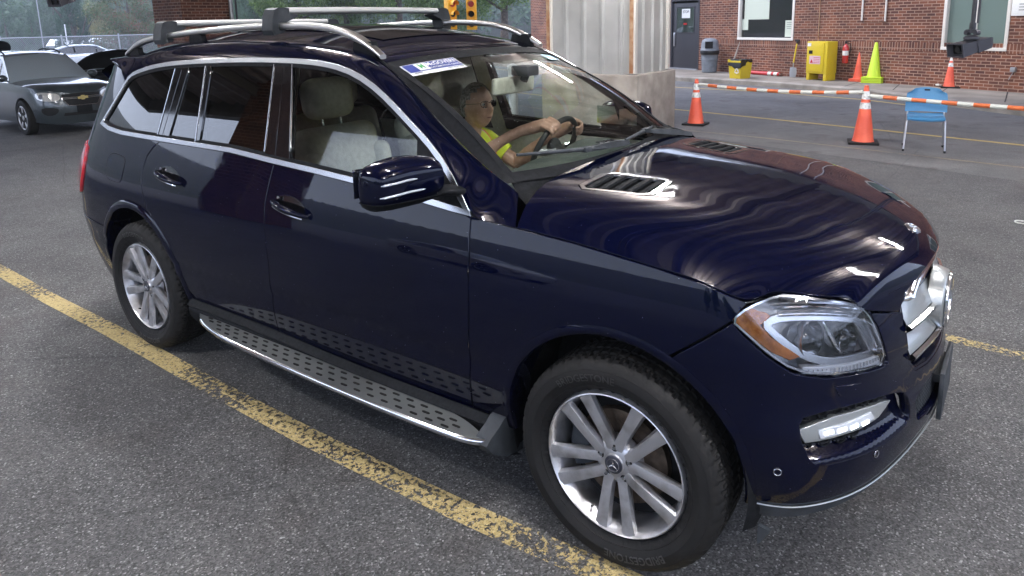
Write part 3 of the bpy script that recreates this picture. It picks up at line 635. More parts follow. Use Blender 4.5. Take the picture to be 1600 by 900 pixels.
ic = panel('lower_intake', offset(intake, -.01), 'dark', fb, 1, off=-.05, st=.06, skirt=0, gap=0)
mb = MB()
for k in range(9):
    z = .525 + k * .0135; s_ = np.linspace(1.115 + (.03 if z < .55 else 0), 2 * SMAX - 1.115 - (.03 if z < .55 else 0), 30); mb.tube(PN(s_, z + 0 * s_, -.022)[0], .0022, 4)
for k in range(38):
    s0 = 1.12 + k * .0172
    if s0 > 2 * SMAX - 1.12: break
    zz = np.linspace(.52, .635, 4); mb.tube(PN(s0 + (zz - .52) * .0, zz, -.020)[0], .0018, 4)
mb.build('intake_mesh', MT['grey_plastic'], ic)
for sd_, fo in ((1, fog), (-1, MIR(fog))):
    mr = (lambda q: q) if sd_ == 1 else (lambda q: MIR(q))
    panel('bumper_ledge', MIR(ledge) if sd_ < 0 else ledge, 'car_paint', fb, 1, fn=LF, gap=-.003, skirt=0, st=.013)
    fl = panel('fog_light_housing', offset(fo, -.004), 'black_plastic', fb, 1, off=-.038, st=.05, skirt=0, gap=0)
    sc_ = panel('fog_shelf', mr([(.589,.661),(.65,.676),(.704,.686),(.80,.685),(.909,.676),(.955,.668),(.88,.642),(.80,.632),(.742,.630),(.603,.621),(.592,.64)]), 'silver_paint', fl, 1, off=-.012, skirt=.024, gap=0)
    panel('daytime_lamp', mr([(.647,.632),(.644,.655),(.84,.668),(.85,.648)]), 'white_lens', sc_, 1, off=-.006, skirt=.01, gap=0)
    for k in range(4):
        a = .657 + k * .045; panel('lamp_diode', mr([(a,.640),(a,.651),(a+.030,.654),(a+.030,.643)]), 'led_lit', sc_, 1, off=-.0045, skirt=0, gap=0)
    mb = MB()
    for z0, s0, s1 in ((.698,.61,.93), (.690,.60,.94), (.616,.61,.83), (.605,.62,.79)):
        s_ = np.linspace(s0, s1, 40); q = PN(s_ if sd_ == 1 else 2 * SMAX - s_, z0 + .006 * np.sign(np.sin(s_ * 110)) + .004 * np.sin(s_ * 110), -.028)[0]; mb.tube(q, .0035, 5)
    mb.build('fog_grid', MT['black_plastic'], fl)
    # washer cover seam and parking sensors
    wc = mr([(.697,.780),(.796,.770),(.812,.742),(.80,.737),(.714,.748)]); panel('washer_cover', wc, 'car_paint', fb, 1, off=.0028, gap=0, skirt=.003, bev=.001, st=.03)
for s0, z0 in ((.525,.529),(.852,.533)):
    for s1 in (s0, 2 * SMAX - s0):
        p, n = PN(np.array(s1), np.array(z0), .002); q = Vector(n).to_track_quat('Z', 'Y').to_matrix().to_4x4(); mb = MB()
        mb.tube([Vector(p) + q @ Vector((.011 * math.cos(a), .011 * math.sin(a), 0)) for a in np.linspace(0, 2 * math.pi, 17)[:-1]], .0016, 5, closed=True); mb.build('parking_sensor', MT['satin_metal'], fb)
# licence plate bracket, seen almost edge on
mb = MB(); mb.box((.872, .0, .535), (.016, .31, .175), bev=.005); mb.box((.85, .0, .58), (.05, .22, .03), bev=.004); mb.build('plate_bracket', MT['grey_plastic'], fb)
# grille
gr = panel('grille', offset(gh_full, -.01), 'dark', suv, 1, off=-.07, skirt=0, gap=0, st=.06)
def sbar(name, z0, z1, s0, s1, offs, m, parent, n=40):
    s_ = np.linspace(s0, 2 * SMAX - s1, n); rows_ = []
    for k, o in enumerate(offs):
        z = z0 + (z1 - z0) * k / (len(offs) - 1); rows_.append([tuple(q) for q in PN(s_, z + 0 * s_, o)[0]])
    mb = MB(); mb.grid(rows_); return mb.build(name, MT[m], parent, 40)
topz = lambda s: np.interp(np.minimum(s, 2*SMAX - s), [1.08, 1.2, 1.33, SMAX], [.945, .985, 1.0, 1.004])
s_ = np.linspace(1.078, 2 * SMAX - 1.078, 70); ek = sm(1.078, 1.13, np.minimum(s_, 2 * SMAX - s_)); rw = []
for dz, o in ((.014,.000),(.010,.016),(-.004,.030),(-.018,.030),(-.024,.018),(-.026,-.01)): p_, n_ = PN(s_, topz(s_) + dz * (.25 + .75 * ek), 0); rw.append([tuple(q) for q in p_ + n_ * ((o + .004) * ek - .004 * (1 - ek))[:, None]])
mb = MB(); mb.grid(rw); mb.build('grille_top_trim', MT['chrome'], gr, 50)
panel('grille_wall', gh_full, 'car_paint', gr, 1, off=-.001, holes=[offset(gh_full, .007)], gap=0, skirt=.085, st=.05)
s_ = np.linspace(1.082, 2 * SMAX - 1.082, 50); rw = [[tuple(q) for q in PN(s_, (topz(s_) - .012) * (1 - k) + .868 * k, o)[0]] for k, o in ((0, -.030), (.12, -.012), (.5, -.004), (.85, .004), (1, .006))]
mb = MB(); mb.grid(rw); b1_ = mb.build('grille_slat', MT['silver_paint'], gr, 40); sbar('slat_chrome', .868, .842, 1.083, 1.083, (.010, .020, .020, .008, -.02), 'chrome', b1_)
b2_ = sbar('grille_slat', .822, .772, 1.086, 1.086, (-.022, -.010, .0, .006), 'silver_paint', gr); sbar('slat_chrome', .772, .746, 1.094, 1.094, (.010, .020, .020, .008, -.02), 'chrome', b2_)
mb = MB()
for z in (.98, .96, .945, .834, .826, .735, .722, .71, .70):
    s_ = np.linspace(1.09, 2 * SMAX - 1.09, 30); mb.tube(PN(s_, z + 0 * s_, -.03)[0], .003, 4)
mb.build('grille_mesh', MT['black_plastic'], gr)
# surround shield and big round star badge
xb = .852; zc = .842
mb = MB(); ang = np.linspace(0, 2 * math.pi, 49)[:-1]
mb.grid([[(xb - .05 + 0 * a, .150 * math.cos(a), zc + .118 * math.sin(a) * (1.0 if math.sin(a) > 0 else 1.0)) for a in ang], [(xb - .005, .128 * math.cos(a), zc + .106 * math.sin(a)) for a in ang], [(xb, .108 * math.cos(a), zc + .098 * math.sin(a)) for a in ang], [(xb - .012, .098 * math.cos(a), zc + .092 * math.sin(a)) for a in ang]], closed=True); mb.build('badge_surround', MT['silver_paint'], gr, 50)
mb = MB(); mb.tube([(xb + .004, .094 * math.cos(a), zc + .094 * math.sin(a)) for a in ang], .0085, 8, closed=True)
for k in range(3):
    a = math.pi / 2 + k * 2 * math.pi / 3; d = Vector((0, math.cos(a), math.sin(a))); p = Vector((0, -math.sin(a), math.cos(a))); c = Vector((xb, 0, zc))
    mb.add([c + Vector((.014, 0, 0)), c + p * .014, c - p * .014, c + d * .092 + Vector((.004, 0, 0))], [(0, 1, 3), (0, 3, 2), (1, 2, 3), (0, 2, 1)])
mb.build('star_badge', MT['chrome'], gr)
mb = MB(); mb.lathe([(.09, 0), (.092, .006)], 40, 'X', (xb - .012, 0, zc)); mb.build('badge_backing', MT['black_gloss'], gr)

mat('lamp_back', (.5, .51, .53), .35, .6)
# headlights ------------------------------------------------------------
for sd_ in (1, -1):
    hl = panel('headlight', offset(headl, -.006), 'lamp_back', suv, sd_, off=-.10, skirt=0, gap=0, st=.05)
    panel('reflector_wall', headl, 'chrome', hl, sd_, off=-.004, holes=[offset(headl, .010)], gap=.002, skirt=.09, bev=.0, st=.05)
    panel('light_cover', headl, 'clear_cover', hl, sd_, off=.001, gap=.003, skirt=.008, st=.04)
    am = [(.386,.980),(.395,.995),(.431,1.014),(.490,.998),(.500,.992),(.466,.966),(.500,.930),(.592,.874),(.56,.868),(.505,.890),(.45,.928),(.41,.958)]
    panel('indicator_lens', am, 'amber', hl, sd_, off=-.014, skirt=.03, gap=0, st=.03)
    fr_o = round_poly([(.472,.966),(.515,.994),(.60,.997),(.693,.990),(.80,.972),(.855,.955),(.885,.89),(.912,.822),(.80,.830),(.688,.838),(.60,.868),(.53,.915)], 1)
    panel('light_bezel', fr_o, 'satin_metal', hl, sd_, off=-.020, holes=[offset(fr_o, .020)], skirt=.03, gap=0, st=.03)
    for k in range(4):
        s_ = np.linspace(.50 + k * .012, .855 - k * .01, 26); z_ = 1.022 - k * .011 + .012 * np.sin((s_ - .5) / .36 * math.pi) - (s_ - .5) * .10
        rw = [[(x, y * sd_, z) for x, y, z in PN(s_, z_ + dz, o)[0]] for dz, o in ((.004, -.012), (-.001, -.010), (-.002, -.03))]
        mb = MB(); mb.grid(rw); mb.build('light_rib', MT['chrome' if k % 2 else 'satin_metal'], hl, 30)
    rb_ = [(.60,.826),(.60,.843),(.78,.831),(.905,.822),(.912,.802),(.78,.816)]
    lb = panel('light_strip', rb_, 'white_lens', hl, sd_, off=-.010, skirt=.03, gap=0, st=.03)
    mb = MB()
    for k in range(20):
        s0 = .615 + k * .0148; zz = np.array([.815 if s0 > .68 else .83, .838 - (s0 - .6) * .05]); q = PN(np.array([s0, s0]), zz, -.007)[0]; q[:, 1] *= sd_; mb.tube(q, .002, 4)
    mb.build('light_strip_rib', MT['chrome'], lb)
    for (s0, z0, r, dep) in ((.645,.918,.058,.05), (.795,.895,.050,.05)):
        p, n = PN(np.array(s0), np.array(z0), -.045); p[1] *= sd_; n = Vector((.93, -.28 * sd_, .12)).normalized(); p = Vector(p); q = n.to_track_quat('Z', 'Y').to_matrix().to_4x4()
        bowl = MB(); bowl.lathe([(r, .012), (r * .98, .0), (r * .8, -.03), (r * .55, -.05)], 28, caps=False); bowl.V = [tuple(q @ Vector(v) + p) for v in bowl.V]; bw = bowl.build('reflector_bowl', MT['chrome'], hl, 60)
        ln_ = MB(); ln_.lathe([(r * .62, -.045), (r * .6, -.02), (r * .5, -.005), (r * .3, .006), (.001, .010)], 28); ln_.V = [tuple(q @ Vector(v) + p) for v in ln_.V]; ln_.build('projector_lens', MT['black_gloss'], bw, 60)
    p, n = PN(np.array(.72), np.array(.93), -.05); mb = MB()
    pts = [PN(np.array(a), np.array(b), -.03)[0] * np.array([1, sd_, 1]) for a, b in ((.70,.965),(.715,.93),(.735,.89),(.755,.865))]; mb.tube(pts, [.004, .009, .009, .003], 8); mb.build('light_fin', MT['chrome'], hl)

# side steps, sill, door handles, mirrors, fuel flap --------------------
for sd_ in (1, -1):
    # sill cladding
    ss = np.linspace(-2.63, -.475, 50); rw = []
    for z0, y0 in ((.400, .906), (.385, .922), (.372, .935), (.36, .925), (.345, .93), (.30, .92), (.24, .88), (.20, .80)):
        rw.append([(s, -y0 * sd_ + (.0), z0 - .022 * float(sm(-2.1, -1.2, s)) - .0 * s) for s in ss])
    mb = MB(); mb.grid(rw); mb.build('sill_cladding', MT['black_plastic'], suv, 30)
    ti = smooth_open([(-2.532,-.925),(-2.47,-.962),(-2.349,-1.000),(-2.191,-1.026),(-1.9,-1.044),(-1.545,-1.053),(-.971,-1.055),(-.64,-1.045),(-.53,-1.028),(-.49,-1.01)], 60)
    inn = smooth_open([(-2.532,-.922),(-2.3,-.912),(-1.892,-.905),(-1.292,-.905),(-.783,-.922),(-.60,-.955),(-.49,-1.0)], 60)
    zt = .345
    bm_ = MB(); bm_.grid([[(x, y * sd_, zt) for x, y in inn], [(x, (y + .004) * sd_, zt) for x, y in ti]]); brd = bm_.build('running_board', MT['board_metal'] if 'board_metal' in MT else mat('board_metal', (.2, .21, .21), .38, .6), suv)
    eg = MB(); eg.grid([[(x, (y + .005) * sd_, zt + .001) for x, y in ti], [(x, y * sd_, zt - .003) for x, y in ti], [(x, (y - .004) * sd_, zt - .012) for x, y in ti], [(x, (y) * sd_, zt - .022) for x, y in ti]]); eg.build('board_edge', MT['chrome'], brd, 60)
    un = MB(); un.grid([[(x, y * sd_, zt - .022) for x, y in ti], [(x, (y + .03) * sd_, zt - .05) for x, y in ti], [(x, -.85 * sd_, zt - .08) for x, y in ti]]); un.build('board_underside', MT['black_plastic'], brd, 60)
    pads = MB()
    for i in range(23):
        for j in range(3):
            x = -2.40 + i * .082 + (j % 2) * .038
            if x > -.62: continue
            yo = np.interp(x, [p[0] for p in ti], [p[1] for p in ti]); yi = np.interp(x, [p[0] for p in inn], [p[1] for p in inn]); f = (.30, .52, .76)[j]; y = (yi + (yo - yi) * f) * sd_
            if x < -2.25 and j == 2: continue
            pl_ = [(x + .011 * math.cos(a) + (.009 if math.cos(a) > 0 else -.009), y + .0052 * math.sin(a)) for a in np.linspace(0, 2 * math.pi, 13)[:-1]]
            pads.prism(pl_, zt - .004, zt + .0028)
    tag(pads.build('grip_pads', MT['rubber'], brd), kind='stuff')
    # end cap of the cladding before the front wheel
    mb = MB(); mb.prism([(.80,.40),(.915,.392),(.945,.372),(1.0,.350),(1.025,.332),(.985,.28),(.90,.225),(.80,.205)], -.535, -.470, f=lambda y, z, x: (x, -sd_ * y, z)); mb.build('sill_end_cap', MT['grey_plastic'], suv, 30)
    # handles
    for par, s0, z0, s1, z1 in ((fd, -1.745, 1.075, -1.535, 1.045), (rd, -2.765, 1.105, -2.570, 1.068)):
        pass
fds = [o for o in suv.children if o.name.startswith('front_door')]; rds = [o for o in suv.children if o.name.startswith('rear_door')]
for sd_, par, s0, z0, s1, z1 in ((1, fds[0], -1.765, 1.078, -1.515, 1.040), (-1, fds[1], -1.765, 1.078, -1.515, 1.040), (1, rds[0], -2.80, 1.105, -2.555, 1.066), (-1, rds[1], -2.80, 1.105, -2.555, 1.066)):
    cs, cz = (s0 + s1) / 2, (z0 + z1) / 2; a = math.atan2(z1 - z0, s1 - s0)
    el = [(cs - .01 + .105 * math.cos(t) * math.cos(a) - .042 * math.sin(t) * math.sin(a), cz + .105 * math.cos(t) * math.sin(a) + .042 * math.sin(t) * math.cos(a)) for t in np.linspace(0, 2 * math.pi, 25)[:-1]]
    panel('handle_recess', el, 'black_gloss', par, sd_, off=.0012, gap=0, skirt=.001, bev=.0005, st=.03)
    t_ = np.linspace(0, 1, 16); s_ = s0 + (s1 - s0) * t_; z_ = z0 + (z1 - z0) * t_ - .012; o_ = .006 + .042 * np.sin(np.pi * np.clip(t_ * 1.02, 0, 1))**.5; rr_ = .010 + .007 * np.sin(np.pi * t_)
    q = PN(s_, z_, 0)[0] + PN(s_, z_, 0)[1] * o_[:, None]; q[:, 1] *= sd_
    mb = MB(); mb.tube(q, list(rr_), 12); mb.V = mb.V; h_ = mb.build('door_handle', MT['car_paint'], par, 60)
    q2 = q.copy(); q2[:, 2] -= .014; q2[:, 1] -= .004 * sd_; mb = MB(); mb.tube(q2[2:-1], .0055, 8); mb.build('handle_chrome', MT['chrome'], h_, 60)
    p, n = PN(np.array(s0 + .035), np.array(z0 + .004), .012); p[1] *= sd_; mb = MB(); mb.lathe([(.012, .0), (.011, .006)], 14, 'Y', p); mb.build('lock_cap', MT['chrome'], h_)
# fuel flap on the right side
ff = round_poly([(-3.415,1.145),(-3.225,1.138),(-3.192,1.118),(-3.205,1.0),(-3.25,.988),(-3.38,.995),(-3.412,1.03)], 2)
panel('fuel_flap', ff, 'car_paint', suv, 1, off=.0016, gap=0, skirt=.002, bev=.001, st=.03)
mb = MB(); mb.tube([tuple(q) for q in PN(np.array([p[0] for p in offset(ff, -.003)]), np.array([p[1] for p in offset(ff, -.003)]), -.0002)[0]], .0022, 5, closed=True); mb.build('flap_seam', MT['dark'], suv)
# mirrors
for sd_ in (1, -1):
    c0 = np.array([-.80, -1.068, 1.300]); rows_ = []
    prof = [(-1.0,.02,.02),(-.97,.42,.55),(-.85,.66,.82),(-.6,.86,.95),(-.2,.98,1.0),(.2,1.0,.97),(.6,.93,.86),(.85,.80,.72),(1.0,.60,.55)]
    # lofted along y (outboard to inboard); front face rounded, rear face flatter
    for k, (t, ry, rz_) in enumerate([(-1,.05,.05),(-.985,.4,.45),(-.93,.68,.72),(-.8,.86,.88),(-.5,.97,.97),(-.1,1,1.0),(.3,.99,.98),(.7,.94,.90),(.92,.84,.76),(1,.62,.5)]):
        r_ = []
        for a in np.linspace(0, 2 * math.pi, 29)[:-1]:
            ca, sa = math.cos(a), math.sin(a); ca_ = math.copysign(abs(ca)**.75, ca); sa_ = math.copysign(abs(sa)**.75, sa)
            x = c0[0] + (.085 if ca > 0 else .055) * ca_ * ry + .035 * t + .0; z = c0[2] + .091 * sa_ * rz_ * (1 if sa > 0 else .92) - (0 if t > -.2 else (.014 * (-.2 - t))) ; y = c0[1] + .140 * t
            r_.append((x, y * sd_, z))
        rows_.append(r_)
    mb = MB(); mb.grid(rows_, closed=True); mb.add(rows_[0], [tuple(range(28))]); mb.add(rows_[-1], [tuple(range(28))]); mi = mb.build('side_mirror', MT['car_paint'], suv, 50)
    # lower black shell and arm
    rows2 = []
    for r_ in rows_:
        zl = [p for p in r_]; rows2.append([(x + .002, y, min(z, c0[2] - .052 + .0) - .004) for x, y, z in r_])
    rows2 = [[(c0[0] + (p[0] - c0[0]) * 1.03, c0[1] * sd_ + (p[1] - c0[1] * sd_) * 1.012, p[2] - .004) for p in r_] for r_ in rows2]
    mb = MB(); mb.grid(rows2, closed=True)
    mb.build('mirror_base', MT['black_plastic'], mi, 40)
    mb = MB(); arm = [(-.77, -.96 * sd_, 1.243), (-.74, -.92 * sd_, 1.243), (-.72, -.87 * sd_, 1.235), (-.72, -.83 * sd_, 1.225)]
    rws = []
    for (x, y, z), wx, wz in zip(arm, (.055, .05, .06, .08), (.022, .018, .022, .03)): rws.append([(x + wx * math.cos(a), y, z + wz * math.sin(a)) for a in np.linspace(0, 2 * math.pi, 15)[:-1]])
    mb.grid(rws, closed=True); mb.build('mirror_arm', MT['black_plastic'], mi, 60)
    # turn signal strips on the front face
    for z0, y0, y1 in ((1.318, -1.188, -1.060), (1.275, -1.192, -1.028)):
        ys = np.linspace(y0, y1, 14); q = []
        for y in ys:
            t = (y - c0[1]) / .140; ry = np.interp(t, [-1,-.985,-.93,-.8,-.5,-.1,.3,.7,.92,1], [.05,.4,.68,.86,.97,1,.99,.94,.84,.62]); sa = min(.99, abs((z0 - c0[2]) / .091)); ca = (1 - (sa**(1/.75))**2)**.5
            q.append((c0[0] + .085 * ca**.75 * ry + .035 * t + .0005, y * sd_, z0 - (0 if t > -.2 else .014 * (-.2 - t))))
        mb = MB(); mb.tube(q, [.0015] + [.0042] * 11 + [.003, .001], 8); mb.build('mirror_indicator', MT['white_lens'], mi, 60)
    mb = MB(); mb.grid([[(c0[0] - .058 + .035 * t, (c0[1] + .13 * t) * sd_, c0[2] + z) for t in (-1, 0, 1)] for z in (-.05, .055)]); mb.build('mirror_glass', MT['chrome'], mi)
    if sd_ < 0:   # the far mirror is folded back against its window
        pv = Vector((-.74, .90, 0)); mi.matrix_world = Matrix.Translation(pv) @ Matrix.Rotation(rad(72), 4, 'Z') @ Matrix.Translation(-pv)

# roof rails and crossbars ------------------------------------------------
railpts = [(-3.60,-.615,1.705),(-3.50,-.612,1.748),(-3.426,-.61,1.772),(-3.195,-.607,1.806),(-3.0,-.605,1.822),(-2.56,-.605,1.846),(-2.166,-.605,1.857),(-2.0,-.605,1.857),(-1.804,-.605,1.852),(-1.596,-.608,1.829),(-1.462,-.612,1.790),(-1.36,-.618,1.742),(-1.315,-.62,1.715)]
rp = smooth_open(railpts, 60)
for sd_ in (1, -1):
    rws = []
    for i, (x, y, z) in enumerate(rp):
        e = min(1, .25 + min(i, 59 - i) / 6); w_, h_ = .020 * (.6 + .4 * e) * (1.35 if i > 50 else 1), .017 * (.5 + .5 * e)
        rws.append([(x, (y + w_ * math.copysign(abs(math.cos(a))**.6, math.cos(a))) * sd_, z + h_ * math.copysign(abs(math.sin(a))**.6, math.sin(a))) for a in np.linspace(0, 2 * math.pi, 17)[:-1]])
    mb = MB(); mb.grid(rws, closed=True); mb.add(rws[0], [tuple(range(16))]); mb.add(rws[-1], [tuple(range(16))]); rl = mb.build('roof_rail', MT['rail_metal'], suv, 50)
    for x0, w_ in ((-3.50, .12), (-2.80, .14), (-1.44, .16)):
        zr = np.interp(x0, [p[0] for p in rp], [p[2] for p in rp]); zt = float(np.interp(-x0, [-p[0] for p in T3], [p[2] for p in T3])); mb = MB(); h0 = zr - zt + .02
        mb.prism([(x0 - w_/2, zt - .02), (x0 + w_/2, zt - .02), (x0 + w_*.36, zr), (x0 - w_*.36, zr)], (-.605 - .016) * sd_, (-.605 + .016) * sd_, f=lambda x, z, y: (x, y, z)); mb.build('rail_foot', MT['black_plastic'], rl)
for x0, zb in ((-2.075, 1.930), (-3.13, 1.882)):
    mb = MB(); n_ = 12; rws = []
    for y in np.linspace(-.555, .575, n_): rws.append([(x0 + .040 * math.cos(a), y, zb + (.018 * math.sin(a)) + .004 * (1 - (y / .58)**2)) for a in np.linspace(0, 2 * math.pi, 17)[:-1]])
    mb.grid(rws, closed=True); mb.add(rws[0], [tuple(range(16))]); mb.add(rws[-1], [tuple(range(16))]); cb = mb.build('roof_crossbar', MT['bar_silver'] if 'bar_silver' in MT else mat('bar_silver', (.62, .62, .60), .42, .25), suv, 50)
    for sd_ in (1, -1):
        zr = np.interp(x0, [p[0] for p in rp], [p[2] for p in rp]); mb = MB()
        prof_ = [(.655, zr - .045), (.665, zr - .02), (.655, zr + .04), (.640, zb + .006), (.62, zb + .016), (.585, zb + .017), (.555, zb + .014), (.555, zb - .012), (.51, zb - .018), (.50, zb - .026), (.53, zb - .036), (.575, zr + .018), (.59, zr - .03)]
        mb.prism([(y, z) for y, z in prof_], x0 - .042, x0 + .042, f=lambda y, z, x: (x, -y * sd_, z))
        mb.build('bar_tower', MT['grey_plastic'], cb, 30)
mb = MB(); mb.tube([(-3.30, 0, 1.81), (-3.36, 0, 1.90)], [.02, .005], 8); mb.build('roof_aerial', MT['car_paint'], suv)
# rear spoiler
mb = MB(); rws = []
for y in np.linspace(-.66, .66, 15):
    k = (y / .66)**2; rws.append([(-3.55 + .0 * k, y, 1.715 - .05 * k), (-3.80 + .06 * k, y, 1.690 - .05 * k), (-3.98 + .12 * k, y, 1.655 - .05 * k), (-3.99 + .12 * k, y, 1.64 - .05 * k), (-3.86 + .08 * k, y, 1.60 - .05 * k)])
mb.grid(rws); mb.build('rear_spoiler', MT['car_paint'], suv, 50)
# wheels ----------------------------------------------------------------
def make_wheel(phase):
    """wheel in its own space: axle along -Y = outboard, centre at origin"""
    root = empty('wheel', parent=suv)
    R0 = .388; hw = .132
    # tyre cross-section: (radius, y); grooves cut across the tread
    prof = [(.262, .10), (.262, -.098), (.268, -.108), (.290, -.124), (.318, -.135), (.342, -.134), (.362, -.126), (.376, -.115), (.3825, -.106)]
    tread = []
    for y, r in ((-.098, .3875), (-.080, .3895), (-.074, .3895), (-.073, .381), (-.064, .381), (-.063, .3905), (-.034, .3915), (-.033, .382), (-.024, .382), (-.023, .392), (.023, .392), (.024, .382), (.033, .382), (.034, .3915), (.063, .3905), (.064, .381), (.073, .381), (.074, .3895), (.098, .3875)): tread.append((r, y))
    back = [(.376, .115), (.342, .134), (.30, .128), (.262, .10)]
    n = 288; P_ = [(.262 + (r_ - .262) * .935, y_) for r_, y_ in prof + tread + back]; mb = MB(); V = []
    for (r, y) in P_:
        for k in range(n):
            rr = r
            if abs(y) <= .125 and r > .3753: 
                ph = (k + (int(abs(y) * 120))) % 4
                if ph == 0: rr = r - (.0085 if abs(y) > .06 else .005)
            elif r < .3765 and .10 < abs(y) < .12 and (k % 8) < 2: rr = r - .004
            a = 2 * math.pi * k / n; V.append((rr * math.cos(a), y, rr * math.sin(a)))
    F = [(i * n + k, i * n + (k + 1) % n, (i + 1) * n + (k + 1) % n, (i + 1) * n + k) for i in range(len(P_) - 1) for k in range(n)]
    mb.add(V, F)
    # raised rings and lettering on the sidewall
    for r_, y_ in ((.288, -.1235), (.345, -.1300)): mb.lathe([(r_ - .002, y_ + .002), (r_ - .001, y_ - .0015), (r_ + .001, y_ - .0015), (r_ + .002, y_ + .002)], 96, 'Y', caps=False)
    ty = mb.build('tyre', MT['rubber'], root, 24)
    def ringtext(txt, size, a0, r0, flip):
        V, F = text_mesh(txt, size, True); out = []
        for x, y, z in V:
            r = r0 + (y if not flip else -y); a = a0 - (x / r0 if not flip else -x / r0); out.append((r * math.cos(a), -.1368 - .001 + max(0, (abs(r - .325) - .012)) * .35, r * math.sin(a)))
        m_ = MB(); m_.add(out, F); return m_.build('tyre_lettering', MT['rubber_letters'], ty, 0, recalc=False)
    ringtext('BRIDGESTONE', .036, rad(108), .318, False); ringtext('BRIDGESTONE', .036, rad(288), .318, False)
    # rim: barrel, lip, face
    mb = MB(); mb.lathe([(.246, .11), (.236, .08), (.225, 0), (.228, -.06), (.236, -.085), (.243, -.098), (.2475, -.112), (.2525, -.118), (.256, -.116), (.2565, -.108), (.262, -.100), (.262, .10)], 96, 'Y', caps=False)
    rim = mb.build('rim', MT['alloy'], root, 35)
    sp = MB()
    for p in range(5):
        for sgn in (-1, 1):
            a = phase + p * 2 * math.pi / 5
            d = Vector((math.cos(a), 0, math.sin(a))); t = Vector((-math.sin(a), 0, math.cos(a))) * sgn
            # inner and outer centre lines of one spoke of the pair
            secs = []
            for r, off, w, yf, dep in ((.040, .021, .025, -.094, .03), (.075, .028, .0215, -.099, .036), (.12, .035, .0215, -.103, .036), (.17, .042, .0235, -.107, .034), (.215, .0485, .0260, -.110, .03), (.2445, .053, .0290, -.113, .026)):
                c = d * r + t * off; yf_ = Vector((0, yf, 0))
                secs.append([c + t * w * 1.0 + Vector((0, yf + .016, 0)), c + t * w * .86 + Vector((0, yf + .002, 0)), c + t * w * .1 + Vector((0, yf - .002, 0)), c - t * w * .80 + Vector((0, yf + .001, 0)), c - t * w * 1.05 + Vector((0, yf + .020, 0)), c - t * w * .7 + Vector((0, yf + dep, 0)), c + t * w * .7 + Vector((0, yf + dep, 0))])
            sp.grid(secs, closed=True)
    sp.build('spokes', MT['alloy'], rim, 28)
    hb = MB(); prof_h = [(.0, -.104), (.034, -.104), (.036, -.098), (.062, -.093), (.080, -.080), (.088, -.05), (.06, 0)]
    hb.lathe(prof_h[1:], 60, 'Y'); hb.build('hub', MT['alloy'], rim, 40)
    for k in range(5):
        lug = MB()
        a = phase + math.pi / 5 + k * 2 * math.pi / 5; c = Vector((.056 * math.cos(a), 0, .056 * math.sin(a)))
        lug.lathe([(.0125, -.0965), (.0125, -.092)], 14, 'Y', c, m=1); lug.lathe([(.007, -.099), (.007, -.090)], 6, 'Y', c, m=2)
        lug.build('wheel_bolt', [MT['alloy'], MT['dark'], MT['satin_metal']], rim, 30)
    cp = MB(); cp.lathe([(.0325, -.104), (.032, -.1075), (.029, -.109), (.001, -.110)], 32, 'Y'); cap = cp.build('centre_cap', MT['cap_dark'], rim, 40)
    cr = MB(); cr.tube([(.0225 * math.cos(a), -.1102, .0225 * math.sin(a)) for a in np.linspace(0, 2 * math.pi, 25)[:-1]], .0012, 5, closed=True)
    for k in range(3):
        a = math.pi / 2 + k * 2 * math.pi / 3; d = Vector((math.cos(a), 0, math.sin(a))); q = Vector((-math.sin(a), 0, math.cos(a)))
        cr.add([Vector((0, -.114, 0)), q * .0035 + Vector((0, -.1105, 0)), -q * .0035 + Vector((0, -.1105, 0)), d * .022 + Vector((0, -.1108, 0))], [(0, 1, 3), (0, 3, 2)])
    cr.build('cap_star', MT['satin_metal'], cap)
    vv = MB(); a = phase + math.radians(-26); vv.tube([(.228 * math.cos(a), -.085, .228 * math.sin(a)), (.212 * math.cos(a), -.105, .212 * math.sin(a))], .004, 6); vv.build('valve', MT['rubber'], rim)
    dk = MB(); dk.lathe([(.04, -.045), (.17, -.045), (.171, -.02), (.17, -.015), (.04, -.015)], 60, 'Y'); dk.build('brake_disc', MT['brake_iron'], root, 40)
    cl = MB(); 
    for k in range(9):
        a0 = math.radians(150 + k * 6)
    cl.grid([[(r * math.cos(math.radians(150 + k * 7)), y, r * math.sin(math.radians(150 + k * 7))) for k in range(9)] for r, y in ((.11, -.02), (.11, -.06), (.135, -.07), (.19, -.065), (.205, -.03), (.205, .0))]); cl.build('brake_caliper', MT['grey_plastic'], root)
    bk = MB(); bk.lathe([(.02, -.01), (.235, -.008), (.235, .02), (.02, .03)], 40, 'Y'); bk.build('brake_backing', MT['dark'], root)
    return root
mat('rubber_letters', (.028, .027, .026), .5); mat('cap_dark', (.02, .02, .03), .3, coat=.5)
w0 = make_wheel(rad(-88)); w0.location = (0, -.822, .384); w0.rotation_euler = (0, 0, rad(0))
w1 = copy_tree(w0, suv); w1.location = (-3.075, -.822, .384); w1.rotation_euler = (0, rad(14), 0)
w2 = copy_tree(w0, suv); w2.location = (0, .822, .389); w2.rotation_euler = (0, 0, math.pi)
w3 = copy_tree(w0, suv); w3.location = (-3.075, .822, .389); w3.rotation_euler = (0, 0, math.pi)
mb = MB(); mb.tube([(0, -.72, .389), (0, .72, .389)], .035, 10); mb.tube([(-3.075, -.72, .389), (-3.075, .72, .389)], .035, 10); mb.build('axle', MT['underbody'], suv)
# mud flap corner behind the bumper, hanging by the front wheel
mb = MB(); mb.prism([(.478, .345), (.515, .338), (.478, .275)], -.90, -.885, f=lambda x, z, y: (x, y, z)); mb.build('splash_flap', MT['grey_plastic'], suv)
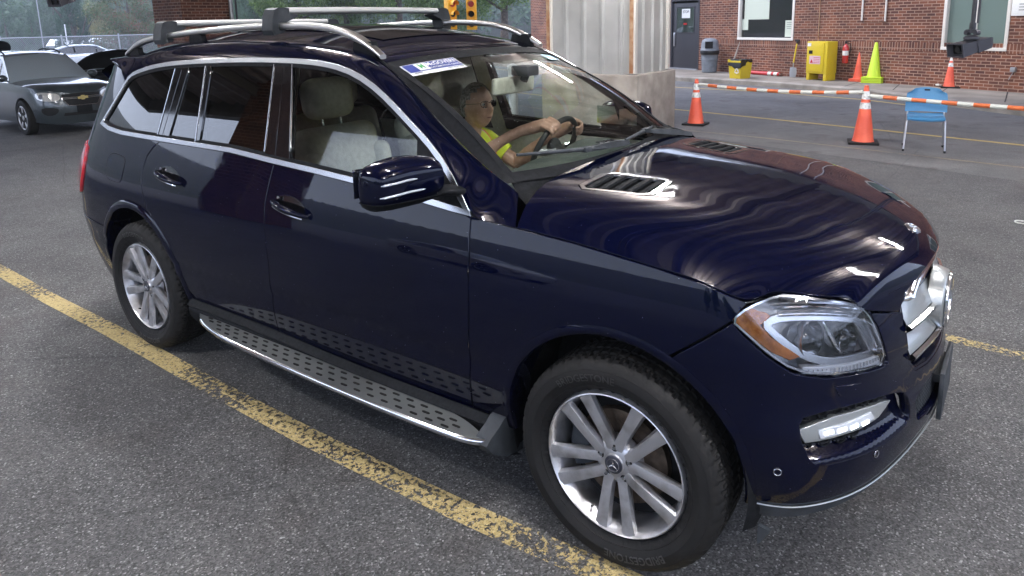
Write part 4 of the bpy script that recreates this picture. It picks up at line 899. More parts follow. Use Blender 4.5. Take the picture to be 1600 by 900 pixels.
# interior ---------------------------------------------------------------
def rbox(name, c, d, m, parent, bev=.05, rot=(0, 0, 0), seg=4):
    bm = bmesh.new(); bmesh.ops.create_cube(bm, size=1); bmesh.ops.scale(bm, vec=d, verts=bm.verts); bmesh.ops.bevel(bm, geom=bm.edges[:], offset=bev, segments=seg, affect='EDGES', profile=.5)
    from mathutils import Euler
    q = MB(); q.bm(bm, Euler(rot).to_matrix().to_4x4(), c); return q.build(name, MT[m], parent, 60)
def seat(x, y):
    s = empty('seat', (x, y, 0), 0, parent=suv)
    rbox('seat_cushion', (.27, 0, .74), (.54, .54, .18), 'interior_cream', s, .07, (0, -.12, 0))
    rb = rbox('seat_back', (-.08, 0, 1.03), (.17, .52, .62), 'interior_cream', s, .07, (0, -.24, 0))
    for sy in (-1, 1): rbox('seat_bolster', (-.03, sy * .225, .98), (.19, .10, .48), 'interior_cream', s, .045, (0, -.24, 0))
    rbox('headrest', (-.175, 0, 1.475), (.15, .30, .22), 'interior_cream', s, .07, (0, -.15, 0))
    for sy in (-.06, .06): q = MB(); q.tube([(-.14, sy, 1.28), (-.165, sy, 1.42)], .008, 8); q.build('headrest_post', MT['chrome'], s)
    return s
s1_ = seat(-1.86, -.36); s2_ = seat(-1.86, .38)
rbox('rear_seat', (-2.75, 0, .95), (.22, 1.3, .70), 'interior_cream', suv, .08, (0, -.25, 0)); rbox('rear_seat_cushion', (-2.5, 0, .70), (.50, 1.3, .2), 'interior_cream', suv, .07)
for y in (-.42, .42): rbox('rear_headrest', (-2.86, y, 1.40), (.13, .27, .17), 'interior_cream', suv, .06)
rbox('centre_console', (-1.35, .01, .78), (1.1, .24, .40), 'interior_dark', suv, .04)
# dashboard: swept from the screen base to the driver
rows = []
for y in np.linspace(-.76, .76, 41):
    hb_ = .055 * math.exp(-((y - .38) / .17)**4); cb2 = .02 * math.exp(-((y) / .2)**4); ed = -.04 * (abs(y) / .76)**4
    rows.append([(-.53 - .06 * abs(y), y, 1.205 + ed), (-.66, y, 1.205 + ed + .2 * hb_), (-.80, y, 1.20 + ed + .8 * hb_ + .3 * cb2), (-.88, y, 1.185 + ed + hb_ + cb2), (-.915, y, 1.165 + ed + hb_ + cb2), (-.915, y, 1.13 + ed + .5 * hb_), (-.88, y, 1.05), (-.90, y, .90), (-.86, y, .72)])
q = MB(); q.grid(rows); dash = q.build('dashboard', MT['dash_vinyl'] if 'dash_vinyl' in MT else mat('dash_vinyl', (.08, .095, .085), .5, build=noisy(30, (.07, .085, .077), (.10, .115, .105), bump=.1, bscale=300)), suv, 50)
q = MB(); q.grid([[(x - .003, y, z) for x, y, z in (r[6], r[7], r[8])] for r in rows]); q.build('lower_dash', MT['interior_cream'], dash, 40)
# door cards, pillars, headliner
for sd_ in (1, -1):
    z = np.linspace(.45, 1.17, 8); ss = np.linspace(-2.9, -.62, 40); q = MB(); r_ = []
    for zz in z: p = Pr(ss, zz + 0 * ss, -.075); p[:, 1] *= sd_; r_.append([tuple(v) for v in p])
    q.grid(r_); q.build('door_card', MT['interior_cream'], suv)
    q = MB(); zz = np.linspace(1.16, 1.66, 10); r_ = []
    for ds in (-.055, 0, .055): p = Pr(-1.80 - (zz - 1.16) * .12 + ds, zz, -.05); p[:, 1] *= sd_; r_.append([tuple(v) for v in p])
    q.grid(r_); q.build('pillar_liner', MT['interior_cream'], suv)
q = MB(); r_ = []
for x in np.linspace(-3.6, -1.42, 14): zt_ = float(np.interp(-x, [1.36, 1.9, 2.6, 3.4, 3.7], [1.68, 1.745, 1.755, 1.70, 1.66])); r_.append([(x, y, zt_ - .06 * (abs(y) / .62)**3) for y in np.linspace(-.62, .62, 9)])
q.grid(r_); q.build('headliner', MT['interior_cream'], suv)
# rear-view mirror, visors
rbox('rear_view_mirror', (-1.06, -.005, 1.548), (.035, .33, .085), 'interior_cream', suv, .016, (0, .1, 0)); q = MB(); q.tube([(-1.0, 0, 1.57), (-.97, 0, 1.63)], .02, 8); q.box((-.99, 0, 1.62), (.10, .10, .05), bev=.01); q.build('mirror_bracket', MT['interior_dark'], suv)
for y in (-.34, .34): rbox('sun_visor', (-1.30, y, 1.655), (.16, .42, .018), 'interior_cream', suv, .008, (0, .12, 0))
# steering wheel
SWC = Vector((-1.075, .38, 1.165)); tilt = rad(24); ax = Vector((-math.cos(tilt), 0, math.sin(tilt))); e1 = Vector((0, 1, 0)); e2 = ax.cross(e1).normalized()
if e2.z < 0: e2 = -e2
SW = lambda a, r=.185: SWC + e1 * math.cos(a) * r + e2 * math.sin(a) * r
q = MB(); q.tube([SW(a) for a in np.linspace(0, 2 * math.pi, 41)[:-1]], .0155, 10, closed=True); stw = q.build('steering_wheel', MT['interior_dark'], suv, 60)
q = MB()
for a in (0, math.pi, -math.pi / 2): q.tube([SWC - ax * .02, SW(a, .17)], [.03, .014], 8)
q.build('wheel_spoke', MT['satin_metal'], stw); q = MB(); bm = bmesh.new(); bmesh.ops.create_uvsphere(bm, u_segments=20, v_segments=10, radius=.062); bmesh.ops.scale(bm, vec=(.5, 1, 1), verts=bm.verts); q.bm(bm, c=SWC); q.build('airbag_hub', MT['interior_dark'], stw, 60); q = MB(); q.tube([SWC, SWC - ax * .25], .04, 10); q.build('steering_column', MT['interior_dark'], stw)
# sticker on the windscreen and small blue tag
stk = []
def on_ws(a, b, off=.004):
    p = wsp(a, b); n = (wsp(a + .01, b) - wsp(a - .01, b)).cross(wsp(a, b + .01) - wsp(a, b - .01)).normalized()
    if n.z < 0: n = -n
    return p + n * off
def ws_rect(name, a0, a1, b0, b1, m, parent, off, n=6):
    q = MB(); q.grid([[on_ws(a, b, off) for a in np.linspace(a0, a1, n)] for b in np.linspace(b0, b1, 3)]); return q.build(name, MT[m], parent, 0, recalc=False)
# a runs left->right in the picture as -1 (right side of the car) to 1
SA0, SA1, SB0, SB1 = -.955, -.50, .845, .965
sk = ws_rect('sticker', SA0, SA1, SB0, SB1, 'white_print', ws, .005)
ws_rect('sticker_panel', SA0 + .010, SA1 - .010, SB0 + .030, SB1 - .006, 'blue_print', sk, .0065)
ws_rect('sticker_panel', SA0 + .09, SA0 + .175, SB0 + .036, SB1 - .012, 'white_print', sk, .0075)
def ws_text(txt, size, ca, cb, m, sx=1.0, wa=.66, hb2=.84):
    V, F = text_mesh(txt, size, True); q = MB(); q.add([on_ws(ca + x * sx / wa, cb + y / hb2, .0085) for x, y, _ in V], F); return q.build('lettering', MT[m], sk, 0, recalc=False)
ws_text('M', .060, SA0 + .132, SB0 + .074, 'green_print', .62); ws_text('McGOVERN', .043, SA0 + .312, SB0 + .084, 'white_print', .80); ws_text('AUTOMOTIVE GROUP', .018, SA0 + .310, SB0 + .046, 'white_print', 1.05); ws_text('MEMBER', .011, SA0 + .06, SB0 + .015, 'black_print'); ws_text('NEW LOCATIONS', .011, SA1 - .09, SB0 + .015, 'black_print')
ws_rect('blue_tag', .60, .83, .84, .915, 'cyan_print', ws, .005)
ws_rect('inspection_tag', .66, .80, .20, .29, 'clear_cover', ws, .005)
# thin drops of dried rain on the glass and bonnet
dr_ = MB(); g_ = np.random.default_rng(5)
for k in range(170):
    a, b = g_.uniform(-.9, .5), g_.uniform(.05, .8); p = on_ws(a, b, .002); r = g_.uniform(.0008, .0022)
    t1 = Vector((0, 1, 0)); t2 = (wsp(a, b + .01) - wsp(a, b)).normalized(); dr_.add([p + t1 * r, p + t2 * r, p - t1 * r, p - t2 * r], [(0, 1, 2, 3)])
tag(dr_.build('water_spots', MT['white_print'], ws, 0, recalc=False), kind='stuff')
# the driver ----------------------------------------------------------------
mat('skin', (.42, .22, .15), .5, build=noisy(35, (.44, .25, .175), (.56, .34, .25), bump=.08, bscale=200)); mat('hivis', (.52, .60, .02), .7, build=noisy(10, (.62, .70, .03), (.74, .82, .05), bump=.2, bscale=60)); mat('hair_grey', (.05, .045, .04), .7, build=noisy(70, (.10, .095, .09), (.42, .40, .38))); mat('trousers', (.03, .035, .06), .8); mat('eye_white', (.6, .58, .55), .3); mat('stripe_orange', (.85, .20, .05), .5); mat('stripe_silver', (.55, .58, .58), .35); mat('lip', (.22, .08, .06), .5)
HC = Vector((-1.60, .37, 1.375))
drv = empty('person', (-1.72, .37, .80), 0, 'driver in yellow hi-vis shirt and glasses, right hand on the steering wheel', 'person')
OP = Vector(drv.location)
def loc_(q): q.V = [tuple(Vector(v) - OP) for v in q.V]; return q
body = MB()
# head: deformed sphere (x forward)
nv, nu = 30, 40; V = []
for i in range(nv + 1):
    th = math.pi * i / nv
    for j in range(nu):
        ph = 2 * math.pi * j / nu; x, y, z = math.sin(th) * math.cos(ph), math.sin(th) * math.sin(ph), math.cos(th)
        X, Y, Z = x * .103, y * .083, z * .128
        if z < 0: k = -z; Y *= 1 - .28 * k * k; X = X * (1 - .10 * k) + .018 * k * (x > 0)
        if z > .1 and x < 0: X *= 1.06
        f = max(0, x)
        nz = math.exp(-((y / .20)**2)) * f**4
        X += nz * (.028 * math.exp(-((z + .22) / .14)**2) + .014 * math.exp(-((z + .02) / .16)**2))   # nose
        X += .006 * f**3 * math.exp(-((z - .28) / .10)**2)                                               # brow
        for sy in (-1, 1): X -= .011 * f**2 * math.exp(-(((y - sy * .40) / .17)**2 + ((z - .08) / .12)**2))  # sockets
        X -= .006 * f**3 * math.exp(-(((z + .52) / .035)**2)) * math.exp(-(y / .35)**2)                   # mouth line
        X += .006 * f**3 * math.exp(-(((z + .46) / .05)**2)) * math.exp(-(y / .3)**2) + .006 * f**3 * math.exp(-(((z + .60) / .06)**2)) * math.exp(-(y / .28)**2)
        X += .010 * f**3 * math.exp(-((z + .85) / .12)**2) * math.exp(-(y / .3)**2)                       # chin
        V.append(Vector((X, Y, Z)))
hr_ = Matrix.Rotation(rad(-8), 3, 'Z') @ Matrix.Rotation(rad(-4), 3, 'Y')
F = [(i * nu + j, i * nu + (j + 1) % nu, (i + 1) * nu + (j + 1) % nu, (i + 1) * nu + j) for i in range(nv) for j in range(nu)]
body.add([HC + hr_ @ v for v in V], F)
for sy in (-1, 1):
    bm = bmesh.new(); bmesh.ops.create_uvsphere(bm, u_segments=14, v_segments=10, radius=1); bmesh.ops.scale(bm, vec=(.020, .009, .034), verts=bm.verts); body.bm(bm, Matrix.Rotation(rad(-12), 4, 'Y'), HC + hr_ @ Vector((-.008, sy * .079, -.005)))
def chain(pts, rs, n=14, sub=5):
    p = smooth_open([tuple(v) for v in pts], (len(pts) - 1) * sub + 1); r = np.interp(np.linspace(0, len(pts) - 1, len(p)), range(len(rs)), rs); body.tube([Vector(v) for v in p], list(r), n)
chain([HC + Vector((-.02, 0, -.06)), HC + Vector((-.045, 0, -.14)), Vector((-1.66, .37, 1.16))], [.056, .055, .07])
rows = []
for c, a, b in (((-1.78, .37, .66), .15, .19), ((-1.77, .37, .80), .15, .185), ((-1.75, .37, .95), .135, .175), ((-1.72, .37, 1.08), .125, .20), ((-1.70, .37, 1.15), .10, .195), ((-1.685, .37, 1.19), .075, .13), ((-1.67, .37, 1.21), .05, .06)):
    rows.append([(c[0] + a * math.cos(t) , c[1] + b * math.sin(t), c[2]) for t in np.linspace(0, 2 * math.pi, 29)[:-1]])
body.grid(rows, closed=True); body.add(rows[0], [tuple(range(28))]); body.add(rows[-1], [tuple(range(28))])
RS = Vector((-1.70, .185, 1.135)); RE = Vector((-1.51, .12, 1.065)); RW = Vector((-1.265, .215, 1.238)); RH = Vector((-1.19, .235, 1.275))
chain([RS, (RS + RE) / 2 + Vector((0, -.01, 0)), RE], [.055, .048, .043]); chain([RE, RE.lerp(RW, .35), RW, RH], [.043, .044, .029, .030])
LS_ = Vector((-1.70, .555, 1.135)); LE = Vector((-1.50, .62, 1.0)); LW = Vector((-1.28, .56, 1.16)); LH = Vector((-1.20, .54, 1.20))
chain([LS_, (LS_ + LE) / 2, LE], [.055, .048, .043]); chain([LE, LE.lerp(LW, .35), LW, LH], [.043, .044, .029, .030])
def hand(W_, H_, ang, sgn_):
    """palm behind the rim, four fingers curled over it and a thumb along it"""
    rim_c = SW(ang); tn = (SW(ang + .05) - SW(ang - .05)).normalized(); out = (rim_c - SWC).normalized(); fwd = -ax
    pc = rim_c - fwd * .032 + out * .012
    body.tube([H_, (H_ + pc) / 2, pc], [.030, .034, .034], 14)
    for k in range(4):
        o = tn * ((k - 1.5) * .0205) * sgn_; l = (.95, 1.0, .95, .82)[k]; b0 = pc + o + out * .012
        pts = [b0 - fwd * .01, rim_c + o + out * .034 * l - fwd * .004, rim_c + o + out * .028 + fwd * .026 * l, rim_c + o - out * .002 + fwd * .032 * l, rim_c + o - out * .016 + fwd * .016]
        chain(pts, [.0115, .0105, .0098, .009, .0075], 10, 4)
    t0 = pc - tn * .030 * sgn_ * -1 * 0 - out * .015; chain([t0 - tn * .02 * sgn_, rim_c - out * .022 - fwd * .016 - tn * .030 * sgn_, rim_c - out * .018 + fwd * .008 - tn * .050 * sgn_], [.014, .0115, .009], 10, 4)
    return pc
hand(RW, RH, rad(128), 1); hand(LW, LH, rad(35), -1)
chain([(-1.75, .28, .76), (-1.45, .26, .82), (-1.18, .24, .78)], [.085, .075, .058]); chain([(-1.18, .24, .78), (-1.05, .22, .60), (-.92, .22, .47)], [.058, .055, .04]); chain([(-1.75, .46, .76), (-1.45, .48, .82), (-1.18, .50, .78)], [.085, .075, .058]); chain([(-1.18, .50, .78), (-1.05, .50, .60), (-.92, .5, .47)], [.058, .055, .04])
bo = loc_(body).build('body', MT['skin'], drv, 60)
rm = bo.modifiers.new('rm', 'REMESH'); rm.mode = 'VOXEL'; rm.voxel_size = .0045; rm.use_smooth_shade = True
sm_ = bo.modifiers.new('sm', 'SMOOTH'); sm_.iterations = 3; sm_.factor = .5
# shirt: torso, collar and short sleeves
q = MB(); rows = []
for c, a, b in (((-1.78, .37, .70), .165, .205), ((-1.77, .37, .82), .162, .20), ((-1.75, .37, .95), .15, .192), ((-1.72, .37, 1.08), .142, .215), ((-1.70, .37, 1.15), .118, .212), ((-1.685, .37, 1.195), .09, .145), ((-1.668, .37, 1.222), .066, .078), ((-1.664, .37, 1.226), .058, .068), ((-1.664, .37, 1.20), .055, .062)):
    rows.append([(c[0] + a * math.cos(t) * (1 + .02 * math.sin(7 * t)), c[1] + b * math.sin(t), c[2] + .006 * math.sin(5 * t)) for t in np.linspace(0, 2 * math.pi, 41)[:-1]])
q.grid(rows, closed=True)
for S_, E_ in ((RS, RE), (LS_, LE)):
    d = (E_ - S_); q.tube([S_ - d * .25, S_, S_ + d * .30, S_ + d * .62], [.060, .074, .070, .068], 20); q.tube([S_ + d * .60, S_ + d * .63], [.068, .062], 20, caps=False)
sh_ = loc_(q).build('shirt', MT['hivis'], drv, 60)
for sy in (-1, 1):
    for w_, m, o in ((.036, 'stripe_orange', .004), (.018, 'stripe_silver', .007)):
        q = MB(); y0 = .37 + sy * .115; path = [Vector((-1.60, y0, .90)), Vector((-1.585, y0, 1.00)), Vector((-1.60, y0, 1.10)), Vector((-1.635, y0, 1.165)), Vector((-1.69, y0, 1.205)), Vector((-1.75, y0, 1.19)), Vector((-1.81, y0, 1.13))]
        pp_ = [Vector(v) for v in smooth_open(path, 24)]; cen = Vector((-1.73, y0, 1.02)); q.grid([[p + (p - cen).normalized() * (o + .003) + Vector((0, s * w_, 0)) for s in (-1, 0, 1)] for p in pp_]); loc_(q).build('safety_stripe', MT[m], sh_, 60, recalc=False)
q = MB()
for x0, m in ((.85, 0),):
    pass
# hair: cap over the back and top of the head
q = MB(); Vh = []; idx = {}
for i in range(nv + 1):
    th = math.pi * i / nv; z = math.cos(th)
    for j in range(nu):
        ph = 2 * math.pi * j / nu; x = math.sin(th) * math.cos(ph); y = math.sin(th) * math.sin(ph); v = V[i * nu + j]; k = x * .75 + .0 ; keep = (z > .58 and x < .60) or (x < -.02 and z > -.48) or (x < .30 and z > .22) or (x < .15 and z > .0)
        idx[(i, j)] = keep; Vh.append(HC + hr_ @ (v * (1.085 + .014 * math.sin(j * 5.1 + i * 3.3))))
q.add(Vh, [(i * nu + j, i * nu + (j + 1) % nu, (i + 1) * nu + (j + 1) % nu, (i + 1) * nu + j) for i in range(nv) for j in range(nu) if idx[(i, j)] and idx[(i + 1, j)] and idx[(i, (j + 1) % nu)] and idx[(i + 1, (j + 1) % nu)]]); hr2 = loc_(q).build('hair', MT['hair_grey'], drv, 60, recalc=False)
# glasses, eyes, mouth
q = MB()
for sy in (-1, 1):
    c = Vector((.103, sy * .034, .012)); q.tube([HC + hr_ @ (c + Vector((-.008 * abs(math.cos(a)) * (1 if math.cos(a) * sy > 0 else 0), .026 * math.copysign(abs(math.cos(a))**.7, math.cos(a)), .018 * math.copysign(abs(math.sin(a))**.7, math.sin(a))))) for a in np.linspace(0, 2 * math.pi, 21)[:-1]], .0022, 6, closed=True)
    q.tube([HC + hr_ @ Vector(v) for v in ((.096, sy * .060, .018), (.05, sy * .084, .018), (-.01, sy * .090, .016), (-.03, sy * .090, -.0))], .0022, 6)
q.tube([HC + hr_ @ Vector(v) for v in ((.104, -.008, .018), (.112, 0, .022), (.104, .008, .018))], .0022, 6); gl_ = loc_(q).build('glasses', MT['black_gloss'], drv)
q = MB()
for sy in (-1, 1): q.add([HC + hr_ @ (Vector((.103, sy * .034 + .023 * math.cos(a), .012 + .016 * math.sin(a)))) for a in np.linspace(0, 2 * math.pi, 17)[:-1]], [tuple(range(16))])
loc_(q).build('lens', MT['clear_cover'], gl_, 0)
for sy in (-1, 1):
    q = MB(); bm = bmesh.new(); bmesh.ops.create_uvsphere(bm, u_segments=14, v_segments=10, radius=.0115); q.bm(bm, c=HC + hr_ @ Vector((.0845, sy * .032, .011))); ey = loc_(q).build('eye', MT['eye_white'], drv, 60); q = MB(); bm = bmesh.new(); bmesh.ops.create_uvsphere(bm, u_segments=10, v_segments=8, radius=.0055); q.bm(bm, c=HC + hr_ @ Vector((.0918, sy * .032, .011))); loc_(q).build('iris', MT['dark'], ey, 60)
q = MB(); q.tube([HC + hr_ @ Vector((.1035 - .25 * abs(y)**1.3 * 6, y, -.0655)) for y in np.linspace(-.022, .022, 7)], [.001, .003, .004, .0042, .004, .003, .001], 6); loc_(q).build('lips', MT['lip'], drv)
q = MB()
for t in ((-1.78, .28), (-1.78, .46)): pass
q.grid([[(-1.90 + .0 * k, .18, .70), (-1.60, .17, .82)] for k in range(1)] + [[(-1.90, .56, .70), (-1.60, .57, .82)]])
for pts in (((-1.80, .28, .76), (-1.45, .26, .83), (-1.16, .24, .79)), ((-1.16, .24, .79), (-1.04, .22, .60), (-.93, .22, .50)), ((-1.80, .46, .76), (-1.45, .48, .83), (-1.16, .50, .79)), ((-1.16, .50, .79), (-1.04, .50, .60), (-.93, .5, .50))): q.tube(pts, [.095, .083, .064] if pts[0][0] < -1.5 else [.064, .06, .05], 14)
loc_(q).build('trousers', MT['trousers'], drv, 60)
# ------------------------------------------------------------------ buildings and canopy
def brick_nodes(sx=1.0, swap=False):
    def f(t, b):
        tc = N(t, 'TexCoord'); sp = N(t, 'SeparateXYZ'); L(t, tc.outputs['Object'], sp.inputs[0]); cb = N(t, 'CombineXYZ')
        geo = N(t, 'NewGeometry'); sn = N(t, 'SeparateXYZ'); tn = N(t, 'VectorTransform', vector_type='NORMAL', convert_from='WORLD', convert_to='OBJECT'); L(t, geo.outputs['True Normal'], tn.inputs[0]); L(t, tn.outputs[0], sn.inputs[0])
        ab = N(t, 'Math', operation='ABSOLUTE'); L(t, sn.outputs[0], ab.inputs[0]); gt = N(t, 'Math', operation='GREATER_THAN'); L(t, ab.outputs[0], gt.inputs[0]); gt.inputs[1].default_value = .7
        mxv = N(t, 'Mix', data_type='FLOAT'); L(t, gt.outputs[0], mxv.inputs[0]); L(t, sp.outputs[0], mxv.inputs[2]); L(t, sp.outputs[1], mxv.inputs[3])
        if swap: L(t, sp.outputs[2], cb.inputs[0]); L(t, mxv.outputs[0], cb.inputs[1])
        else: L(t, mxv.outputs[0], cb.inputs[0]); L(t, sp.outputs[2], cb.inputs[1])
        br = N(t, 'TexBrick'); br.offset = 0 if swap else .5; br.inputs['Scale'].default_value = 1; br.inputs['Brick Width'].default_value = .203; br.inputs['Row Height'].default_value = .0705
        br.inputs['Mortar Size'].default_value = .0088; br.inputs['Mortar Smooth'].default_value = .2; br.inputs['Bias'].default_value = -.1
        br.inputs['Color1'].default_value = (.19, .066, .034, 1); br.inputs['Color2'].default_value = (.062, .020, .016, 1); br.inputs['Mortar'].default_value = (.34, .22, .165, 1)
        L(t, cb.outputs[0], br.inputs['Vector'])
        n = N(t, 'TexNoise'); n.inputs['Scale'].default_value = 1.2; n.inputs['Detail'].default_value = 5; L(t, tc.outputs['Object'], n.inputs['Vector'])
        m = N(t, 'Mix', data_type='RGBA', blend_type='MULTIPLY'); m.inputs[0].default_value = 1; L(t, br.outputs[0], m.inputs[6]); L(t, ramp(t, n.outputs[0], [(.3, (.68, .68, .70)), (.7, (1.25, 1.22, 1.2))]), m.inputs[7]); L(t, m.outputs[2], b.inputs['Base Color'])
        bp = N(t, 'Bump'); bp.inputs['Strength'].default_value = .6; bp.inputs['Distance'].default_value = .006; bp.invert = True; L(t, br.outputs['Fac'], bp.inputs['Height']); L(t, bp.outputs[0], b.inputs['Normal'])
    return f
mat('brick', (.15, .05, .03), .85, build=brick_nodes()); mat('brick_soldier', (.15, .05, .03), .85, build=brick_nodes(swap=True))
mat('concrete', (.36, .32, .28), .85, build=noisy(3.5, (.25, .215, .185), (.40, .355, .31), 9, bump=.5, bscale=40))
mat('walk_concrete', (.3, .27, .24), .9, build=noisy(1.6, (.17, .15, .125), (.27, .24, .205), 9, bump=.4, bscale=60))
mat('kerb_concrete', (.3, .27, .24), .9, build=noisy(2.6, (.20, .18, .155), (.34, .305, .265), 9, bump=.4, bscale=60))
mat('clad_metal', (.55, .53, .50), .45, .0, .5, build=noisy(1.5, (.33, .325, .31), (.44, .435, .42), 7))
mat('clad_trim', (.45, .25, .12), .6)
mat('rust_trim', (.35, .16, .07), .7, build=noisy(9, (.32, .14, .06), (.50, .33, .20)))
mat('white_frame', (.72, .68, .62), .5); mat('door_grey', (.035, .034, .042), .45, build=noisy(30, (.03, .03, .037), (.042, .041, .05)))
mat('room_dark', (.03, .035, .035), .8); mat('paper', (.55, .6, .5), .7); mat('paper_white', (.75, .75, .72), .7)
mat('yellow_plastic', (.62, .46, .02), .4, coat=.2); mat('can_grey', (.17, .19, .215), .5, build=noisy(5, (.14, .16, .18), (.20, .22, .25)))
mat('bag_black', (.01, .01, .012), .3); mat('orange_cone', (.75, .10, .05), .5, build=noisy(4, (.62, .075, .035), (.80, .13, .06))); mat('lime_cone', (.50, .68, .03), .5)
mat('collar_white', (.68, .68, .66), .4, build=noisy(25, (.45, .45, .44), (.75, .75, .73), lo=.38, hi=.5)); mat('tape_orange', (.68, .15, .04), .5); mat('tape_white', (.66, .66, .60), .5)
mat('chair_blue', (.05, .20, .38), .4, coat=.2); mat('steel', (.5, .5, .52), .3, 1); mat('galv', (.40, .41, .43), .45, .8)
mat('red_enamel', (.5, .02, .02), .3, coat=.5); mat('signal_yellow', (.85, .42, .02), .4); mat('wood', (.35, .24, .12), .6); mat('hatch_brown', (.23, .2, .17), .8)
mat('pipe_white', (.75, .75, .75), .4)
W0 = Vector((.93, 15.4, 0)); DW = Vector((-.90269475, .43028151, 0)); NW = Vector((-.43028151, -.90269475, 0)); WA = math.atan2(DW.y, DW.x)
def onwall(x, y, off=0):
    d = cF + (x - 821.8) / 1107.5 * cR + (252.65 - y) / 1107.5 * cU; t = ((W0 + NW * off - CAMP).dot(NW)) / d.dot(NW); p = CAMP + d * t; return (p - W0).dot(DW), p.z
def wl(u, v, z): return W0 + DW * u + NW * v + Vector((0, 0, z))
mW = Matrix.Rotation(WA, 4, 'Z'); mW.translation = W0      # local x along wall, local -y... outward
sgn = -1 if (Matrix.Rotation(WA, 3, 'Z') @ Vector((0, 1, 0))).dot(NW) < 0 else 1
def walled(mb, name, m, parent=None, smooth=35, label=None):
    """mesh given in wall space (u along wall, v outward, z up)"""
    mb.V = [(u, v * sgn, z) for u, v, z in mb.V]; o = mb.build(name, m, parent, smooth, label)
    if parent is None: o.matrix_world = mW
    return o
building = empty('brick_building', (0, 0, 0), 0, 'red brick building with grey door and two white framed windows along the kerb', 'building'); building.matrix_world = mW
U0, U1, ZB, ZT = -9, 20.9, 0, 5.5
ops = [(9.82, 11.22, .0, 2.45), (6.06, 8.10, 1.18, 2.75), (.44, 1.80, 1.03, 2.75), (-5.2, -3.4, 1.03, 2.75)]
def wall_faces(mb, U0, U1, Z0, Z1, ops, v0, v1):
    us = sorted({U0, U1} | {x for o in ops for x in o[:2]}); zs = sorted({Z0, Z1} | {x for o in ops for x in o[2:]})
    for a, b in zip(us, us[1:]):
        for c, d in zip(zs, zs[1:]):
            if any(a >= o[0] - 1e-6 and b <= o[1] + 1e-6 and c >= o[2] - 1e-6 and d <= o[3] + 1e-6 for o in ops): continue
            for v in (v0, v1): mb.add([(a, v, c), (b, v, c), (b, v, d), (a, v, d)], [(0, 1, 2, 3)])
    for a, b, c, d in ops:
        for q in (((a, c), (a, d)), ((b, c), (b, d)), ((a, c), (b, c)), ((a, d), (b, d))): mb.add([(q[0][0], v0, q[0][1]), (q[1][0], v0, q[1][1]), (q[1][0], v1, q[1][1]), (q[0][0], v1, q[0][1])], [(0, 1, 2, 3)])
    for q in (((U0, Z0), (U0, Z1)), ((U1, Z0), (U1, Z1)), ((U0, Z1), (U1, Z1))): mb.add([(q[0][0], v0, q[0][1]), (q[1][0], v0, q[1][1]), (q[1][0], v1, q[1][1]), (q[0][0], v1, q[0][1])], [(0, 1, 2, 3)])
mb = MB(); wall_faces(mb, U0, U1, ZB, ZT, ops, 0, -.22); wall_ = walled(mb, 'wall', MT['brick'], building, 0)
mb = MB(); mb.box((5.95 + 0, -4.2, 2.7), (29.4, .2, 5.4)); mb.box((U1 - .1, -2.2, 2.7), (.2, 3.9, 5.4)); mb.box((U0 + .1, -2.2, 2.7), (.2, 3.9, 5.4)); walled(mb, 'back_wall', MT['brick'], building, 0)
mb = MB(); mb.box(((U0 + U1) / 2, -2.1, 5.6), (U1 - U0 + .3, 4.6, .2)); walled(mb, 'roof', MT['clad_metal'], building, 0)
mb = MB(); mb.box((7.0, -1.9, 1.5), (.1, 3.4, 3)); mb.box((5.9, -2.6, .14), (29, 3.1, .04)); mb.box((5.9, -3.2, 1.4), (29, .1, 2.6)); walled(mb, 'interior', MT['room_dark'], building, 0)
for a, b in ((-3.2, .2), (2.0, 5.9), (8.3, 9.7), (11.4, 19.2)): pass
mb = MB()
for a, b in ((U0, 9.80), (11.24, 19.28), (19.55, U1)): mb.box(((a + b) / 2, .0015 - .05, 1.055), (b - a, .113, .205))
walled(mb, 'soldier_course', MT['brick_soldier'], wall_, 0)
# door
d_ = MB(); d_.box((10.52, -.06, 1.22), (1.28, .045, 2.20), bev=.004)
dr = walled(d_, 'door', MT['door_grey'], building)
f_ = MB()
for c, s in (((9.85, -.05, 1.27), (.06, .12, 2.36)), ((11.19, -.05, 1.27), (.06, .12, 2.36)), ((10.52, -.05, 2.42), (1.28, .12, .06))): f_.box(c, s)
walled(f_, 'door_frame', MT['door_grey'], building)
q = MB(); q.box((10.53, -.034, 1.77), (.86, .012, .84)); dw_ = walled(q, 'door_window', MT['building_glass'], dr)
q = MB(); q.box((10.53, -.030, 2.19), (.94, .016, .03)); q.box((10.53, -.030, 1.35), (.94, .016, .03)); q.box((10.96, -.030, 1.77), (.03, .016, .84)); q.box((10.10, -.030, 1.77), (.03, .016, .84)); walled(q, 'window_bead', MT['door_grey'], dw_)
q = MB(); q.box((10.50, -.024, 1.98), (.40, .004, .30)); nb = walled(q, 'door_notice', MT['paper_white'], dr)
def wall_text(txt, size, u, v, z, m, parent, bold=True):
    V, F = text_mesh(txt, size, bold); q = MB(); q.add([(u - x, v, z + y) for x, y, _ in V], F); return walled(q, 'lettering', MT[m], parent, 0)
wall_text('STOP', .12, 10.50, -.020, 2.03, 'black_print', nb)
q = MB(); q.box((10.53, -.024, 1.64), (.16, .003, .06)); walled(q, 'door_sticker', MT['red_enamel'], dr)
q = MB(); q.box((11.05, -.02, 1.12), (.09, .03, .46), bev=.006); q.box((11.05, .0, 1.12), (.03, .03, .38), bev=.008); walled(q, 'door_handle', MT['steel'], dr)
q = MB(); q.box((10.52, .01, .155), (1.4, .16, .03)); walled(q, 'threshold', MT['galv'], building)
